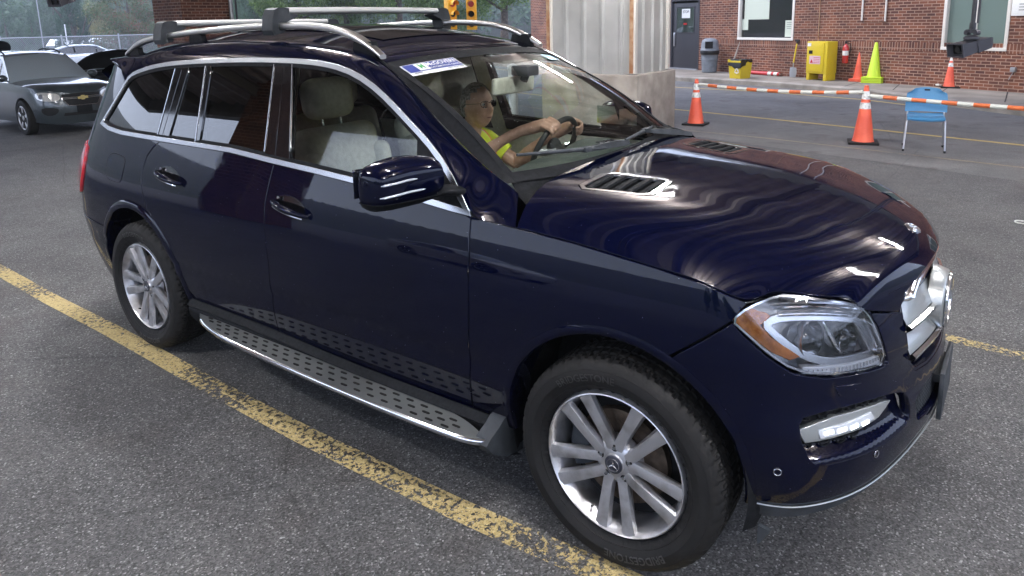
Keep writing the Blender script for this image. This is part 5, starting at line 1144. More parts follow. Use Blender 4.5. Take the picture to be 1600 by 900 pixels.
# windows
def window(a, b, c, d, split, glassm='building_glass'):
    q = MB(); w = .07
    for cc, s in ((((a+b)/2, -.05, c + w/2), (b-a, .16, w)), (((a+b)/2, -.05, d - w/2), (b-a, .14, w)), ((a + w/2, -.05, (c+d)/2), (w, .14, d-c-2*w)), ((b - w/2, -.05, (c+d)/2), (w, .14, d-c-2*w))): q.box(cc, s, bev=.004)
    if split: q.box(((a+b)/2, -.06, (c+d)/2), (.03, .05, d-c-2*w))
    o = walled(q, 'window', MT['white_frame'], building)
    q = MB(); q.box(((a+b)/2, -.09, (c+d)/2), (b-a-.1, .008, d-c-.1)); walled(q, 'pane', MT[glassm], o); return o
glass('office_glass', (.5, .56, .55), ior=1.9); glass('pale_glass', (.35, .42, .40), body=(.20, .27, .24), alpha=.75, ior=1.5)
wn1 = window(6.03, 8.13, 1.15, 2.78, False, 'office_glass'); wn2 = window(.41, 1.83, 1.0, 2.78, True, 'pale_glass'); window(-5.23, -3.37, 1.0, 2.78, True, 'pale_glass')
q = MB(); q.box((7.48, -.075, 2.25), (.95, .004, 1.0)); walled(q, 'wall_map', MT['paper'], wn1)
q = MB(); q.box((7.92, -.076, 1.60), (.25, .004, .32)); walled(q, 'posted_sheet', MT['paper'], wn1)
q = MB(); q.box((6.25, -.076, 1.48), (.30, .004, .46)); ps = walled(q, 'posted_sheet', MT['paper'], wn1)
for k in range(6):
    q = MB(); q.box((6.25, -.072, 1.65 - k * .055), (.20 - .03 * (k % 2), .002, .010)); walled(q, 'text_line', MT['black_print'], ps, 0) if k < 4 else None
q = MB()
for u in (6.58, 6.72): q.lathe([(.03, 0), (.03, .11), (.012, .14), (.010, .18)], 10, 'Z', (u, -.15, 1.22))
walled(q, 'spray_bottle', MT['paper_white'], wn1)
q = MB(); q.box((7.1, -1.0, 1.0), (1.6, .6, .05)); q.box((7.6, -.9, 1.25), (.5, .06, .4)); q.box((6.9, -1.2, 1.5), (.5, .3, .9), bev=.1); walled(q, 'office_desk', MT['interior_dark'], building)
# wall details
q = MB(); q.tube([(3.90, .03, 5.4), (3.90, .03, 1.68), (3.26, .03, 1.66), (3.26, .03, 5.4)], .022, 8); tag(walled(q, 'wall_conduit', MT['white_frame'], None), 'white pipe loop bent into a U on the brick wall between the two windows', 'pipe')
q = MB(); q.tube([(5.21, .015, 5.4), (5.19, .015, 1.16)], .010, 6); tag(walled(q, 'wall_cable', MT['rust_trim'], None), 'thin tan cable running straight down the brick above the yellow cabinet', 'cable')
q = MB(); q.box((.12, .012, 1.92), (.55, .02, .36), bev=.003); sg = walled(q, 'wall_sign', MT['paper_white'], None); tag(sg, 'small pale notice board on the brick right of the far right window', 'sign')
q = MB(); 
for k in range(3): q.box((.10, .024, 1.98 - k * .06), (.30, .003, .012))
walled(q, 'sign_text', MT['black_print'], None, 0).parent = sg; sg.children[0].matrix_world = mW
# sidewalk with kerb: real step
kb = [Vector((-26, 24.6, 0)), Vector((-7.40, 16.95, 0)), Vector((-4.55, 16.25, 0)), Vector((-2.36, 15.25, 0)), Vector((.97, 12.48, 0)), Vector((9.5, 5.8, 0))]
V = []; F = []; n = len(kb)
wk = [W0 + DW * u for u in (26, 9.9, 6.3, 3.3, -1.5, -11)]
rows = [[p + Vector((0, 0, .0)) for p in kb], [p + Vector((0, 0, .11)) for p in kb], [p + Vector((.01, .025, .135)) for p in kb], [p + Vector((.10, .14, .14)) for p in kb]]
mb = MB(); mb.grid(rows); tag(mb.build('kerb', MT['kerb_concrete'], None, 20), kind='structure')
mb = MB(); mb.grid([[p + Vector((.10, .14, .14)) for p in kb], [p + Vector((0, 0, .14)) for p in wk]]); tag(mb.build('sidewalk', MT['walk_concrete'], None, 0), kind='structure')
mb = MB()
for f0, f1 in (((1320, 135), (1345, 127)), ((1395, 141), (1404, 133)), ((1468, 146), (1480, 138)), ((1150, 124), (1163, 117)), ((1570, 160), (1574, 146))):
    a = at(*f0, 2, .14); b = at(*f1, 2, .14); d = (b - a).normalized(); q_ = Vector((-d.y, d.x, 0)) * .010; a = a - d * .0; b = b + d * .35; mb.add([a - q_ + Vector((0, 0, .004)), a + q_ + Vector((0, 0, .004)), b + q_ + Vector((0, 0, .004)), b - q_ + Vector((0, 0, .004))], [(0, 1, 2, 3)])
tag(mb.build('sidewalk_joints', MT['dark'], None, 0), kind='structure')
# canopy: corrugated ceiling over the inspection lanes
CZ = 4.7; CX0, CX1, CY0, CY1 = -20.5, 7.5, -8.6, 12.5
mat('ceiling_metal', (.33, .27, .24), .6, build=noisy(2, (.52, .43, .39), (.66, .57, .52)))
can = empty('canopy', (0, 0, 0), 0, 'corrugated metal canopy roof over the inspection lane, carried on clad pillars', 'canopy')
mb = MB(); rows = []; xs = np.arange(CX0, CX1, .15); nn = len(xs)
prof = [CZ + (0.0 if (i // 2) % 2 else .13) for i in range(nn)]
mb.grid([[(x, y, z) for x, z in zip(xs, prof)] for y in (CY0, CY1)]); mb.build('ceiling', MT['ceiling_metal'], can, 0)
mb = MB(); mb.box(((CX0+CX1)/2, (CY0+CY1)/2, CZ + .62), (CX1-CX0, CY1-CY0, .06)); mb.build('roof_deck', MT['clad_metal'], can, 0)
for c, s in ((((CX0+CX1)/2, CY0, CZ + .15), (CX1-CX0+.3, .25, .95)), (((CX0+CX1)/2, CY1, CZ + .15), (CX1-CX0+.3, .25, .95)), ((CX0, (CY0+CY1)/2, CZ + .15), (.25, CY1-CY0-.3, .95)), ((CX1, (CY0+CY1)/2, CZ + .15), (.25, CY1-CY0-.3, .95))):
    mb = MB(); mb.box(c, s); mb.build('fascia', MT['clad_metal'], can, 0)
for x in (-16, -12.4, -8.7, -5.0, -1.2, 2.6, 6.4):
    mb = MB(); mb.box((x, (CY0+CY1)/2, CZ - .10), (.16, CY1-CY0-.4, .02)); mb.box((x, (CY0+CY1)/2, CZ - .30), (.16, CY1-CY0-.4, .02)); mb.box((x, (CY0+CY1)/2, CZ - .20), (.02, CY1-CY0-.4, .18)); mb.build('beam', MT['hatch_brown'], can, 0)
mat('tube_lit', (1, 1, 1), .4, emit=(.94, .96, 1), es=132)
lamp0 = None
for x, y in ((-8.4, 2.0), (-4.4, .6), (3.4, 2.6), (.8, -1.6), (4.6, -1.6), (-3.6, -4.2), (5.0, -4.8), (-3.1, 6.2), (2.2, 6.6), (-9.0, -3.6)):
    if lamp0 is None:
        lamp0 = empty('strip_lamp', (x, y, CZ - .02), 0, 'lit double tube strip lamp hanging under the canopy ceiling', 'lamp', 'strip lamps on the canopy ceiling')
        q = MB(); q.box((0, 0, -.40), (1.25, .05, .04), bev=.01); q.tube([(-.5, 0, 0), (-.5, 0, -.4)], .006, 6); q.tube([(.5, 0, 0), (.5, 0, -.4)], .006, 6); q.build('lamp_housing', MT['white_frame'], lamp0)
        for dy in (-.07, .07):
            q = MB(); q.tube([(-.58, dy * .6, -.415), (.58, dy * .6, -.415)], .017, 10); q.build('lamp_tube', MT['tube_lit'], lamp0)
        o = lamp0
    else: o = copy_tree(lamp0)
    o.location = (x, y, CZ - .02)
# metal clad column on its concrete block
col = empty('canopy_column', (-4.72, 7.75, 0), 0, 'pale metal clad column with brown corner trim rising from a square concrete block', 'column')
col.rotation_euler = (0, 0, 0)
BX0, BX1, BY0, BY1, BH = -5.62, -3.86, 6.98, 8.42, 1.00
O = Vector((-4.72, 7.75, 0))
mb = MB(); mb.box(Vector(((BX0+BX1)/2, (BY0+BY1)/2, BH/2)) - O, (BX1-BX0, BY1-BY0, BH), bev=.025); mb.build('concrete_block', MT['concrete'], col)
def ribbed(p0, p1, nrm, z0, z1, name):
    """sheet cladding with raised seams between plan points p0 and p1"""
    p0, p1, nrm = Vector(p0), Vector(p1), Vector(nrm); Lr = (p1 - p0).length; d = (p1 - p0) / Lr; pts = []
    pat = [(0, 0), (.24, 0), (.265, .035), (.30, .035), (.325, 0)]; x = .02
    pts.append((0, 0))
    while x < Lr - .34:
        pts += [(x + a, b) for a, b in pat[1:]]; x += .335
    pts.append((Lr, 0)); r = [p0 + d * a + nrm * b for a, b in pts]; q = MB(); q.grid([[(*(p.xy), z0) for p in r], [(*(p.xy), z1) for p in r]]); q.V = [tuple(Vector(v) - O) for v in q.V]; return q.build(name, MT['clad_metal'], col, 0)
i_ = .12; zt_ = CZ + .02
c00, c10, c11, c01 = (BX0 + i_, BY0 + i_, 0), (BX1 - i_, BY0 + i_, 0), (BX1 - i_, BY1 - i_, 0), (BX0 + i_, BY1 - i_, 0)
ribbed(c00, c10, (0, -1, 0), BH, zt_, 'cladding'); ribbed(c10, c11, (1, 0, 0), BH, zt_, 'cladding'); ribbed(c11, c01, (0, 1, 0), BH, zt_, 'cladding'); ribbed(c01, c00, (-1, 0, 0), BH, zt_, 'cladding')
for c in (c00, c10, c11, c01):
    q = MB(); q.box(Vector((c[0], c[1], (BH + zt_) / 2 + .01)) - O, (.085, .085, zt_ - BH - .02), bev=.006); q.build('corner_trim', MT['white_frame'], col)
    q = MB(); q.box(Vector((c[0] - .02 , c[1] - .02 if c[1] < 7.5 else c[1] + .02, (BH + zt_) / 2 + .01)) - O, (.06, .07, zt_ - BH - .03)); q.build('corner_strip', MT['rust_trim'], col)
# brick pillars
def pillar(loc, label, dn=True):
    p = empty('brick_pillar', loc, 0, label, 'pillar'); q = MB(); q.box((0, 0, CZ / 2 + .2), (1.3, 1.3, CZ + .4)); q.build('shaft', MT['brick'], p, 0)
    if dn: q = MB(); q.tube([(.70, .62, .1), (.70, .62, CZ)], .05, 10); q.build('downpipe', MT['galv'], p); q = MB(); q.tube([(.72, .75, .1), (.72, .75, CZ)], .025, 8); q.build('conduit', MT['door_grey'], p)
    return p
pillar((-16.31, 7.2, 0), 'square red brick pillar with a grey downpipe, standing behind the roof rack')
pillar((-11.9, -7.8, 0), 'square brick pillar under the canopy edge on the near side of the lane', False)
# ------------------------------------------------------------------ cones, bars, chair
def cone(loc, h, label, r0=.19, col='orange_cone', bands=True, base_col='rubber', nb=1, group=None):
    c = empty('traffic_cone', loc, rng.uniform(-.3, .3), label, 'cone', group); k = h / .83
    for i in range(nb):
        q = MB(); b = .20 * k; q.box((0, 0, .018 + i * .038), (2 * b, 2 * b, .034), bev=.010); q.build('base', MT[base_col], c)
    q = MB(); z0 = .03 + (nb - 1) * .038; q.lathe([(.150 * k, z0), (.138 * k, z0 + .03), (.030 * k, h - .012), (.022 * k, h)], 28); body = q.build('cone_body', MT[col], c)
    if bands:
        for a, b_ in ((.58, .70), (.76, .91)):
            rr = lambda f: (.138 + (.030 - .138) * f) * k + .002; q = MB(); q.lathe([(rr(a), z0 + .03 + (h - .042 - z0) * a), (rr(b_), z0 + .03 + (h - .042 - z0) * b_)], 28, caps=False); q.build('reflective_collar', MT['collar_white'], body)
    return c
A = Vector((-3.70, 8.95, .004)); B = Vector((-.88, 8.30, .004))
cone(A, .80, 'banded orange cone beside the concrete block, left end of the striped bar')
cone(B, .84, 'banded orange cone in the lane where two striped bars meet')
k1 = at(1484, 137, 2, .14); cone(k1, .80, 'orange cone with white collars against the wall under the far right window')
k2 = at(1341, 127, 2, .14); cone(k2 , .78, 'plain orange cone without collars between fire extinguisher and lime cones', bands=False, base_col='orange_cone', nb=2)
k3 = at(1365, 129, 2, .14); cone(k3 , 1.0, 'tall lime green cone stack against the brick wall', bands=False, col='lime_cone', base_col='lime_cone', nb=4)
def striped_bar(p, q_, label, n=15, sag=.0, r=.028, first=0, name='striped_bar'):
    p, q_ = Vector(p), Vector(q_); o = empty(name, p, 0, label, 'barrier bar', 'striped cone bars')
    d = (q_ - p); a = MB()
    for i in range(n):
        s = d * (i / n); e = d * ((i + 1) / n); s = s - Vector((0, 0, sag * 4 * (i / n) * (1 - i / n))); e = e - Vector((0, 0, sag * 4 * ((i + 1) / n) * (1 - (i + 1) / n)))
        a.tube([s, e], r, 8, m=(i + first) % 2, caps=(i in (0, n - 1)))
    a.build('bar', [MT['tape_white'], MT['tape_orange']], o)
    for c in (Vector((0, 0, 0)), d):
        t = MB(); t.tube([c + Vector((.045 * math.cos(x), .045 * math.sin(x), 0)) for x in np.linspace(0, 2 * math.pi, 15)[:-1]], .010, 6, closed=True); t.build('end_ring', MT['tape_white'], o)
    return o
striped_bar(A + Vector((.05, 0, .71)), B + Vector((-.05, 0, .74)), 'orange and white striped bar between the two lane cones', 15, .05)
striped_bar(B + Vector((.05, 0, .69)), Vector((2.3, 7.6, .66)), 'orange and white striped bar reaching across the blue chair to the right', 17, .02)
cone(Vector((2.38, 7.58, .004)), .82, 'orange cone holding the right end of the striped bar beyond the chair')
# bars lying by the wall
b0 = at(1378, 124, 2, .16); b1 = at(1448, 133, 2, .16); b2 = at(1475, 135, 2, .16)
striped_bar(b0 + Vector((-.1, .25, .12)), b1 + Vector((0, .10, .06)), 'orange and white bar slanting down against the wall beside the lime cones', 9)
striped_bar(b0 + Vector((.1, .1, .03)), b1 + Vector((.05, .0, .02)), 'orange and white bar lying lowest on the sidewalk beside the lime cones', 7, first=1)
striped_bar(b1 + Vector((0, .05, .03)), b2 + Vector((-.1, 0, .03)), 'short white bar with ring ends lying on the sidewalk before the right cone', 3)
# stacking chair
ch = empty('stacking_chair', at(1442, 233, 2, .004), rad(8), 'blue plastic stacking chair with chrome legs behind the striped bar', 'chair')
# local: x across, y depth (front = -y)
rows = []
for v in np.linspace(0, 1, 12):
    r = []
    for u in np.linspace(-1, 1, 13):
        wd = .255 * (1 - .10 * v**3 - (.04 if v > .9 else 0)); zt = .50 + .33 * v * (1 - .10 * u * u * (v > .5) * (v - .5) * 2); r.append((u * wd * (1 - .35 * max(0, v - .85) / .15 * abs(u)**6), .20 + .05 * v - .05 * u * u, zt))
    rows.append(r)
q = MB(); q.grid(rows); q.grid([[(x, y + .012, z) for x, y, z in r] for r in rows]); bk = q.build('backrest', MT['chair_blue'], ch, 60)
q = MB(); q.box((0, .245, .795), (.07, .02, .022), bev=.008); q.build('grip_hole', MT['dark'], bk)
q = MB(); q.grid([[(u * .225, v, .445 + .015 * u * u + (.03 if v > .18 else 0) - (.02 if v < -.18 else 0)) for u in np.linspace(-1, 1, 9)] for v in np.linspace(-.22, .21, 10)]); q.grid([[(u * .225, v, .432 + .015 * u * u + (.03 if v > .18 else 0) - (.02 if v < -.18 else 0)) for u in np.linspace(-1, 1, 9)] for v in np.linspace(-.22, .21, 10)]); q.build('seat', MT['chair_blue'], ch, 60)
for s in (-1, 1):
    q = MB(); q.tube([(s * .245, .25, .015), (s * .225, .17, .43), (s * .22, .19, .52), (s * .215, .235, .70)], .011, 8); q.build('leg', MT['steel'], ch)
    q = MB(); q.tube([(s * .245, -.24, .015), (s * .225, -.17, .42), (s * .225, .17, .43)], .011, 8); q.build('leg', MT['steel'], ch)
    for y in (.25, -.24): q = MB(); q.tube([(s * .246, y, .0), (s * .245, y, .03)], .014, 8); q.build('foot_cap', MT['rubber'], ch)
# ------------------------------------------------------------------ along the brick wall
w = at(1108, 113, 2, .14); w = w + (CAMP - w).normalized() * 0
tc = empty('trash_can', (w.x, w.y, .14), 0, 'tall grey round trash can with dome lid beside the grey door', 'trash can')
q = MB(); q.lathe([(.20, 0), (.225, .02), (.262, .60), (.285, .62), (.285, .66), (.262, .67)], 36); cb_ = q.build('can_body', MT['can_grey'], tc, 40)
for z in (.20, .40): q = MB(); q.lathe([(.2 + .062 * z / .6 + .022, z - .008), (.2 + .062 * z / .6 + .030, z), (.2 + .062 * z / .6 + .022, z + .008)], 36, caps=False); q.build('can_rib', MT['can_grey'], cb_)
q = MB(); q.lathe([(.285, .56), (.30, .63), (.292, .675), (.27, .69)], 36, caps=False); q.build('bin_bag', MT['bag_black'], tc, 40)
q = MB(); q.lathe([(.288, .665), (.295, .70), (.27, .735), (.262, .90), (.24, .99), (.16, 1.05), (.001, 1.065)], 36, caps=False); ld = q.build('dome_lid', MT['can_grey'], tc, 40)
q = MB(); f = Vector((CAMP.x - w.x - 2.5, CAMP.y - w.y, 0)).normalized(); g = Vector((-f.y, f.x, 0)); q.add([f * .285 + g * a + Vector((0, 0, z)) for a, z in ((-.115, .76), (.115, .76), (.115, .965), (-.115, .965))] + [f * .20 + g * a + Vector((0, 0, z)) for a, z in ((-.115, .76), (.115, .76), (.115, .965), (-.115, .965))], [(0, 1, 2, 3), (0, 1, 5, 4), (1, 2, 6, 5), (2, 3, 7, 6), (3, 0, 4, 7)]); q.build('lid_opening', MT['dark'], ld, 0)
w = at(1165, 125, 2, .14) + Vector((-.35, .55, 0)); az_ = WA
yb = empty('yellow_bin', (w.x, w.y, .14), WA + math.pi, 'yellow square bin with black bag liner and a white recycling symbol', 'bin')
def frust(q, x0, y0, x1, y1, z0, z1, m=0): q.add([(-x0, -y0, z0), (x0, -y0, z0), (x0, y0, z0), (-x0, y0, z0), (-x1, -y1, z1), (x1, -y1, z1), (x1, y1, z1), (-x1, y1, z1)], [(3, 2, 1, 0), (0, 1, 5, 4), (1, 2, 6, 5), (2, 3, 7, 6), (3, 0, 4, 7), (4, 5, 6, 7)], m)
q = MB(); bm = bmesh.new(); frust(q, .20, .19, .235, .225, 0, .50); q.build('bin_body', MT['yellow_plastic'], yb)
q = MB(); q.box((0, -.235, .47), (.48, .03, .05), bev=.01); q.box((-.19, -.235, .49), (.07, .05, .07), bev=.015); q.build('bin_rim', MT['yellow_plastic'], yb)
rows = []
for a in np.linspace(0, 2 * math.pi, 33)[:-1]:
    ca, sa = math.cos(a), math.sin(a); k = 1 / max(abs(ca), abs(sa)) * .9; j = .006 * math.sin(9 * a); rows.append([(ca * .20 * k, sa * .19 * k, .40), (ca * .245 * k, sa * .235 * k, .53 + j), (ca * .262 * k, sa * .25 * k, .50 + j), (ca * .262 * k, sa * .252 * k, .40 + 2.5 * j + .06 * math.sin(a * 2 + 1) - (.06 if sa < 0 else 0))])
q = MB(); q.grid(list(map(list, zip(*rows))), closed=True); q.build('bin_bag', MT['bag_black'], yb, 30)
q = MB()   # three chasing arrows
for k in range(3):
    a = math.pi / 2 + k * 2 * math.pi / 3; R3 = Matrix.Rotation(k * 2 * math.pi / 3, 2); q.add([tuple((lambda v: (v.x + .09, -.224, v.y + .21))(R3 @ Vector(v))) for v in ((-.045, .045), (-.015, .080), (.020, .080), (.050, .035), (.068, .046), (.060, .000), (.018, .016), (.032, .025), (.010, .058), (-.005, .058), (-.028, .030))], [(0, 1, 10), (1, 9, 10), (1, 2, 9), (2, 8, 9), (2, 3, 8), (3, 7, 8), (3, 4, 7), (4, 6, 7), (4, 5, 6)])
q.build('recycling_symbol', MT['white_print'], yb, 0, recalc=False)
# dust pan with upright handle
w = onwall(1146, 110, .25); o = MB(); dp = empty('dustpan', wl(w[0], .28, .14), WA, 'grey upright dustpan with tapering pole behind the yellow bin', 'dustpan')
o.box((0, 0, .17), (.26, .10, .33), bev=.03); o.build('pan', MT['concrete'], dp); o = MB(); o.tube([(0, 0, .30), (-.10, sgn * -.15, .95)], [.035, .012], 8); o.build('handle', MT['concrete'], dp)
# red and white folded sign lying on the walk
pr_ = [onwall(1176, 115, .12), onwall(1224, 119, .12)]
rt = empty('red_roll', wl(pr_[0][0], .15, .20), WA, 'red roll with two white bands lying at the foot of the brick wall', 'roll')
Lr = pr_[1][0] - pr_[0][0]; o = MB()
for a, b, m in ((0, .55, 0), (.55, .66, 1), (.66, .74, 0), (.74, .85, 1), (.85, .90, 0)): o.tube([(Lr * a, 0, 0), (Lr * b, 0, 0)], .058, 12, m=m)
o.build('roll', [MT['red_enamel'], MT['tape_white']], rt)
o = MB(); bk_ = wl(onwall(1218, 118, .12)[0], .14, .185); o.box(bk_, (.18, .10, .085), rz=WA, bev=.008); tag(o.build('loose_brick', MT['brick'], None), 'loose brick lying on the sidewalk between the red roll and the shovel', 'brick')
# shovel
w = onwall(1241, 120, .1); sh = empty('shovel', wl(w[0], .16, .15), WA, 'shovel with yellow shaft leaning blade down on the brick wall', 'shovel')
o = MB(); o.tube([(0, 0, .40), (0, sgn * -.10, .92)], .020, 8); o.build('shaft', MT['yellow_plastic'], sh); o = MB(); o.box((0, sgn * -.115, 1.0), (.15, .03, .05), bev=.01); o.box((0, sgn * -.11, .95), (.05, .03, .07), bev=.01); o.build('grip', MT['dark'], sh)
o = MB(); o.tube([(0, 0, .26), (0, 0, .42)], .016, 8); o.grid([[(-.10, .01 * sgn, .0), (0, .03 * sgn, -.0), (.10, .01 * sgn, .0)], [(-.125, .0, .12), (0, .03 * sgn, .12), (.125, .0, .12)], [(-.11, .0, .26), (0, .01 * sgn, .28), (.11, .0, .26)]]); o.build('blade', MT['galv'], sh, 40)
# yellow safety cabinet
u0, u1 = 5.34, 4.60; cbn = empty('safety_cabinet', wl(4.80, .32, .14), WA + (math.pi if sgn > 0 else 0), 'yellow metal safety cabinet on short legs against the brick wall', 'cabinet')
fy = -.20
o = MB(); o.box((0, 0, .60), (.64, .40, .84), bev=.012); o.build('cabinet_body', MT['yellow_plastic'], cbn)
o = MB(); o.box((-.04, fy - .008, .61), (.52, .016, .76), bev=.004); dd = o.build('cabinet_door', MT['yellow_plastic'], cbn)
for sx in (-1, 1): o = MB(); o.box((sx * .265, 0, .09), (.09, .38, .18), bev=.01); o.build('leg', MT['yellow_plastic'], cbn)
o = MB(); o.box((-.18, fy - .02, .74), (.11, .014, .09), bev=.004); o.build('latch', MT['dark'], dd)
o = MB(); o.box((-.04, fy - .018, .54), (.34, .004, .21)); lb_ = o.build('hazard_label', MT['label_pink'] if 'label_pink' in MT else mat('label_pink', (.65, .45, .5), .5), dd)
o = MB(); o.add([(-.19, fy - .022, .46), (-.09, fy - .022, .46), (-.14, fy - .022, .56)], [(0, 1, 2)]); 
for k in range(4): o.add([(-.08, fy - .022, .61 - k * .045), (.11, fy - .022, .61 - k * .045), (.11, fy - .022, .598 - k * .045), (-.08, fy - .022, .598 - k * .045)], [(0, 1, 2, 3)])
o.build('label_print', MT['red_enamel'], dd, 0, recalc=False)
o = MB(); o.box((-.235, fy - .018, .935), (.11, .004, .085)); o.build('corner_label', MT['paper_white'], dd)
# fire extinguisher hung on the wall
fe = empty('fire_extinguisher', wl(4.24, .12, .60), 0, 'red fire extinguisher hanging on the brick wall right of the yellow cabinet', 'fire extinguisher')
o = MB(); o.lathe([(.06, 0), (.075, .02), (.076, .38), (.06, .44), (.025, .47), (.022, .50)], 24); fb_ = o.build('cylinder', MT['red_enamel'], fe, 40)
o = MB(); o.lathe([(.0775, .20), (.0775, .32)], 24, caps=False); o.build('paper_label', MT['paper_white'], fb_)
o = MB(); o.box((0, 0, .52), (.05, .05, .05), bev=.01); o.box((.05, 0, .56), (.16, .025, .02), rz=WA, bev=.005); o.build('valve_head', MT['dark'], fe); o = MB(); o.tube([(.02, 0, .52), (.12, -.04, .50), (.13, -.05, .35), (.10, -.05, .25)], .012, 8); o.build('hose', MT['rubber'], fe)
o = MB(); o.box((.35, .0, .62), (.12, .06, .07), bev=.01)
ob = MB(); ob.box(wl(.22, .04, .62), (.10, .07, .10), rz=WA, bev=.01); ob.tube([wl(.22, .04, .56), wl(.30, .03, .40)], .008, 6); tag(ob.build('wall_tap', MT['galv'], None), 'small outdoor tap low on the brick wall at the right edge', 'tap')
# hanging inspection cameras
mat('cam_body', (.035, .035, .045), .45)
def hang_cam(p, rz, s, label, ztop=CZ):
    o = empty('inspection_camera', p, rz, label, 'camera'); q = MB(); q.tube([(0, 0, .16 * s), (0, 0, ztop - p[2])], .018, 10); q.tube([(.05, 0, .30 * s), (.05, 0, ztop - p[2])], .009, 8); q.build('drop_pole', MT['cam_body'], o)
    q = MB(); q.lathe([(.07 * s, .05 * s), (.10 * s, .08 * s), (.10 * s, .11 * s), (.04 * s, .14 * s)], 20); q.box((0, 0, .19 * s), (.20 * s, .05 * s, .05 * s), bev=.01); q.lathe([(.035 * s, -.02), (.035 * s, .02)], 14, 'Y', (-.08 * s, 0, .17 * s)); q.lathe([(.035 * s, -.02), (.035 * s, .02)], 14, 'Y', (.08 * s, 0, .17 * s)); q.box((0, 0, .26 * s), (.07 * s, .06 * s, .10 * s), bev=.01); q.build('bracket', MT['cam_body'], o, 40)
    q = MB(); yz = lambda y, w_, z0, z1: [(-w_, y, z0), (w_, y, z0), (w_ * 1.02, y, z1), (-w_ * 1.02, y, z1)]
    rr = [yz(.26 * s, .11 * s, -.05 * s, .05 * s), yz(.22 * s, .125 * s, -.09 * s, .06 * s), yz(.0, .125 * s, -.11 * s, .065 * s)]; q.grid(rr, closed=True); q.add(rr[0], [(0, 1, 2, 3)]); q.build('camera_rear', MT['cam_body'], o, 20).rotation_euler = (rad(11), 0, 0)
    q = MB(); rr = [yz(.0, .115 * s, -.10 * s, .055 * s), yz(-.24 * s, .130 * s, -.12 * s, .065 * s), yz(-.27 * s, .145 * s, -.125 * s, .075 * s), yz(-.275 * s, .125 * s, -.11 * s, .06 * s), yz(-.20 * s, .10 * s, -.09 * s, .045 * s)]; q.grid(rr, closed=True); hd = q.build('camera_hood', MT['cam_body'], o, 20); hd.rotation_euler = (rad(11), 0, 0)
    q = MB(); q.add(rr[4], [(0, 1, 2, 3)]); q.lathe([(.045 * s, -.205 * s), (.045 * s, -.23 * s)], 20, 'Y', (0, 0, -.02 * s)); q.build('lens_window', MT['black_gloss'], hd); return o
p_ = CAMP + (cF + (1517 - 821.8) / 1107.5 * cR + (252.65 - 70) / 1107.5 * cU) * 6.2
hang_cam(p_, rad(-42), .62, 'black boxy camera hanging on a pole in front of the far right window')
p_ = CAMP + (cF + (97 - 821.8) / 1107.5 * cR + (252.65 + 2) / 1107.5 * cU) * 7.5
hang_cam(p_, rad(30), .50, 'dark camera housing hanging from the canopy above the parked cars at upper left')
# post and fence behind the car, seen through the windscreen
o = MB(); pp = at(803, 185, 2, .004); o.lathe([(.09, 0), (.09, .95), (.10, .96), (.10, 1.02), (.02, 1.06)], 20, 'Z', pp); tag(o.build('bollard', MT['pipe_white'], None, 40), 'white round bollard standing behind the car, seen through the windscreen', 'bollard')
# small hoop lying on the asphalt at right edge
o = MB(); hp_ = at(1596, 347, 2, .012); o.tube([hp_ + Vector((.05 * math.cos(a), .05 * math.sin(a), 0)) for a in np.linspace(0, 2 * math.pi, 21)[:-1]], .006, 6, closed=True); tag(o.build('white_ring', MT['tape_white'], None), 'small white plastic ring lying on the asphalt at the right edge', 'ring')
# traffic signals
def signal(p, rz, label):
    o = empty('traffic_signal', p, rz, label, 'traffic signal'); q = MB(); q.box((0, 0, 0), (.34, .26, 1.05), bev=.03); q.build('signal_housing', MT['signal_yellow'], o)
    for k in range(3):
        q = MB(); r = .12; rr = [[(r * math.cos(a), -.13 - d, .33 - k * .33 + r * math.sin(a)) for a in np.linspace(-.3, math.pi + .3, 15)] for d in (0, .22)]; q.grid(rr); q.build('visor', MT['signal_yellow'], o); q = MB(); q.lathe([(.10, -.135), (.10, -.14)], 20, 'Y', (0, 0, .33 - k * .33)); q.build('signal_lens', MT['red_lens' if k == 0 else 'dark'], o)
    q = MB(); q.tube([(0, 0, .5), (0, 0, 2.6)], .03, 8); q.build('hanger', MT['galv'], o); return o
P1 = CAMP + (cF + (704 - 821.8) / 1107.5 * cR + (252.65 - 22) / 1107.5 * cU) * 24; P2 = CAMP + (cF + (737 - 821.8) / 1107.5 * cR + (252.65 - 22) / 1107.5 * cU) * 24
signal(P1, rad(75), 'yellow traffic signal housing nearest the front crossbar, seen from the side'); signal(P2, rad(35), 'yellow traffic signal with red lens beside the trees, right of its twin')
o = MB(); d_ = (P2 - P1).normalized(); o.tube([P1 - d_ * 6 + Vector((0, 0, 2.6)), P2 + d_ * 6 + Vector((0, 0, 2.6))], .06, 8); o.tube([P2 + d_ * 6 + Vector((0, 0, 2.6)), P2 + d_ * 6 + Vector((0, 0, -2.2))], .09, 10); tag(o.build('signal_gantry', MT['galv'], None), 'grey pipe gantry that carries the two yellow traffic signals', 'gantry')
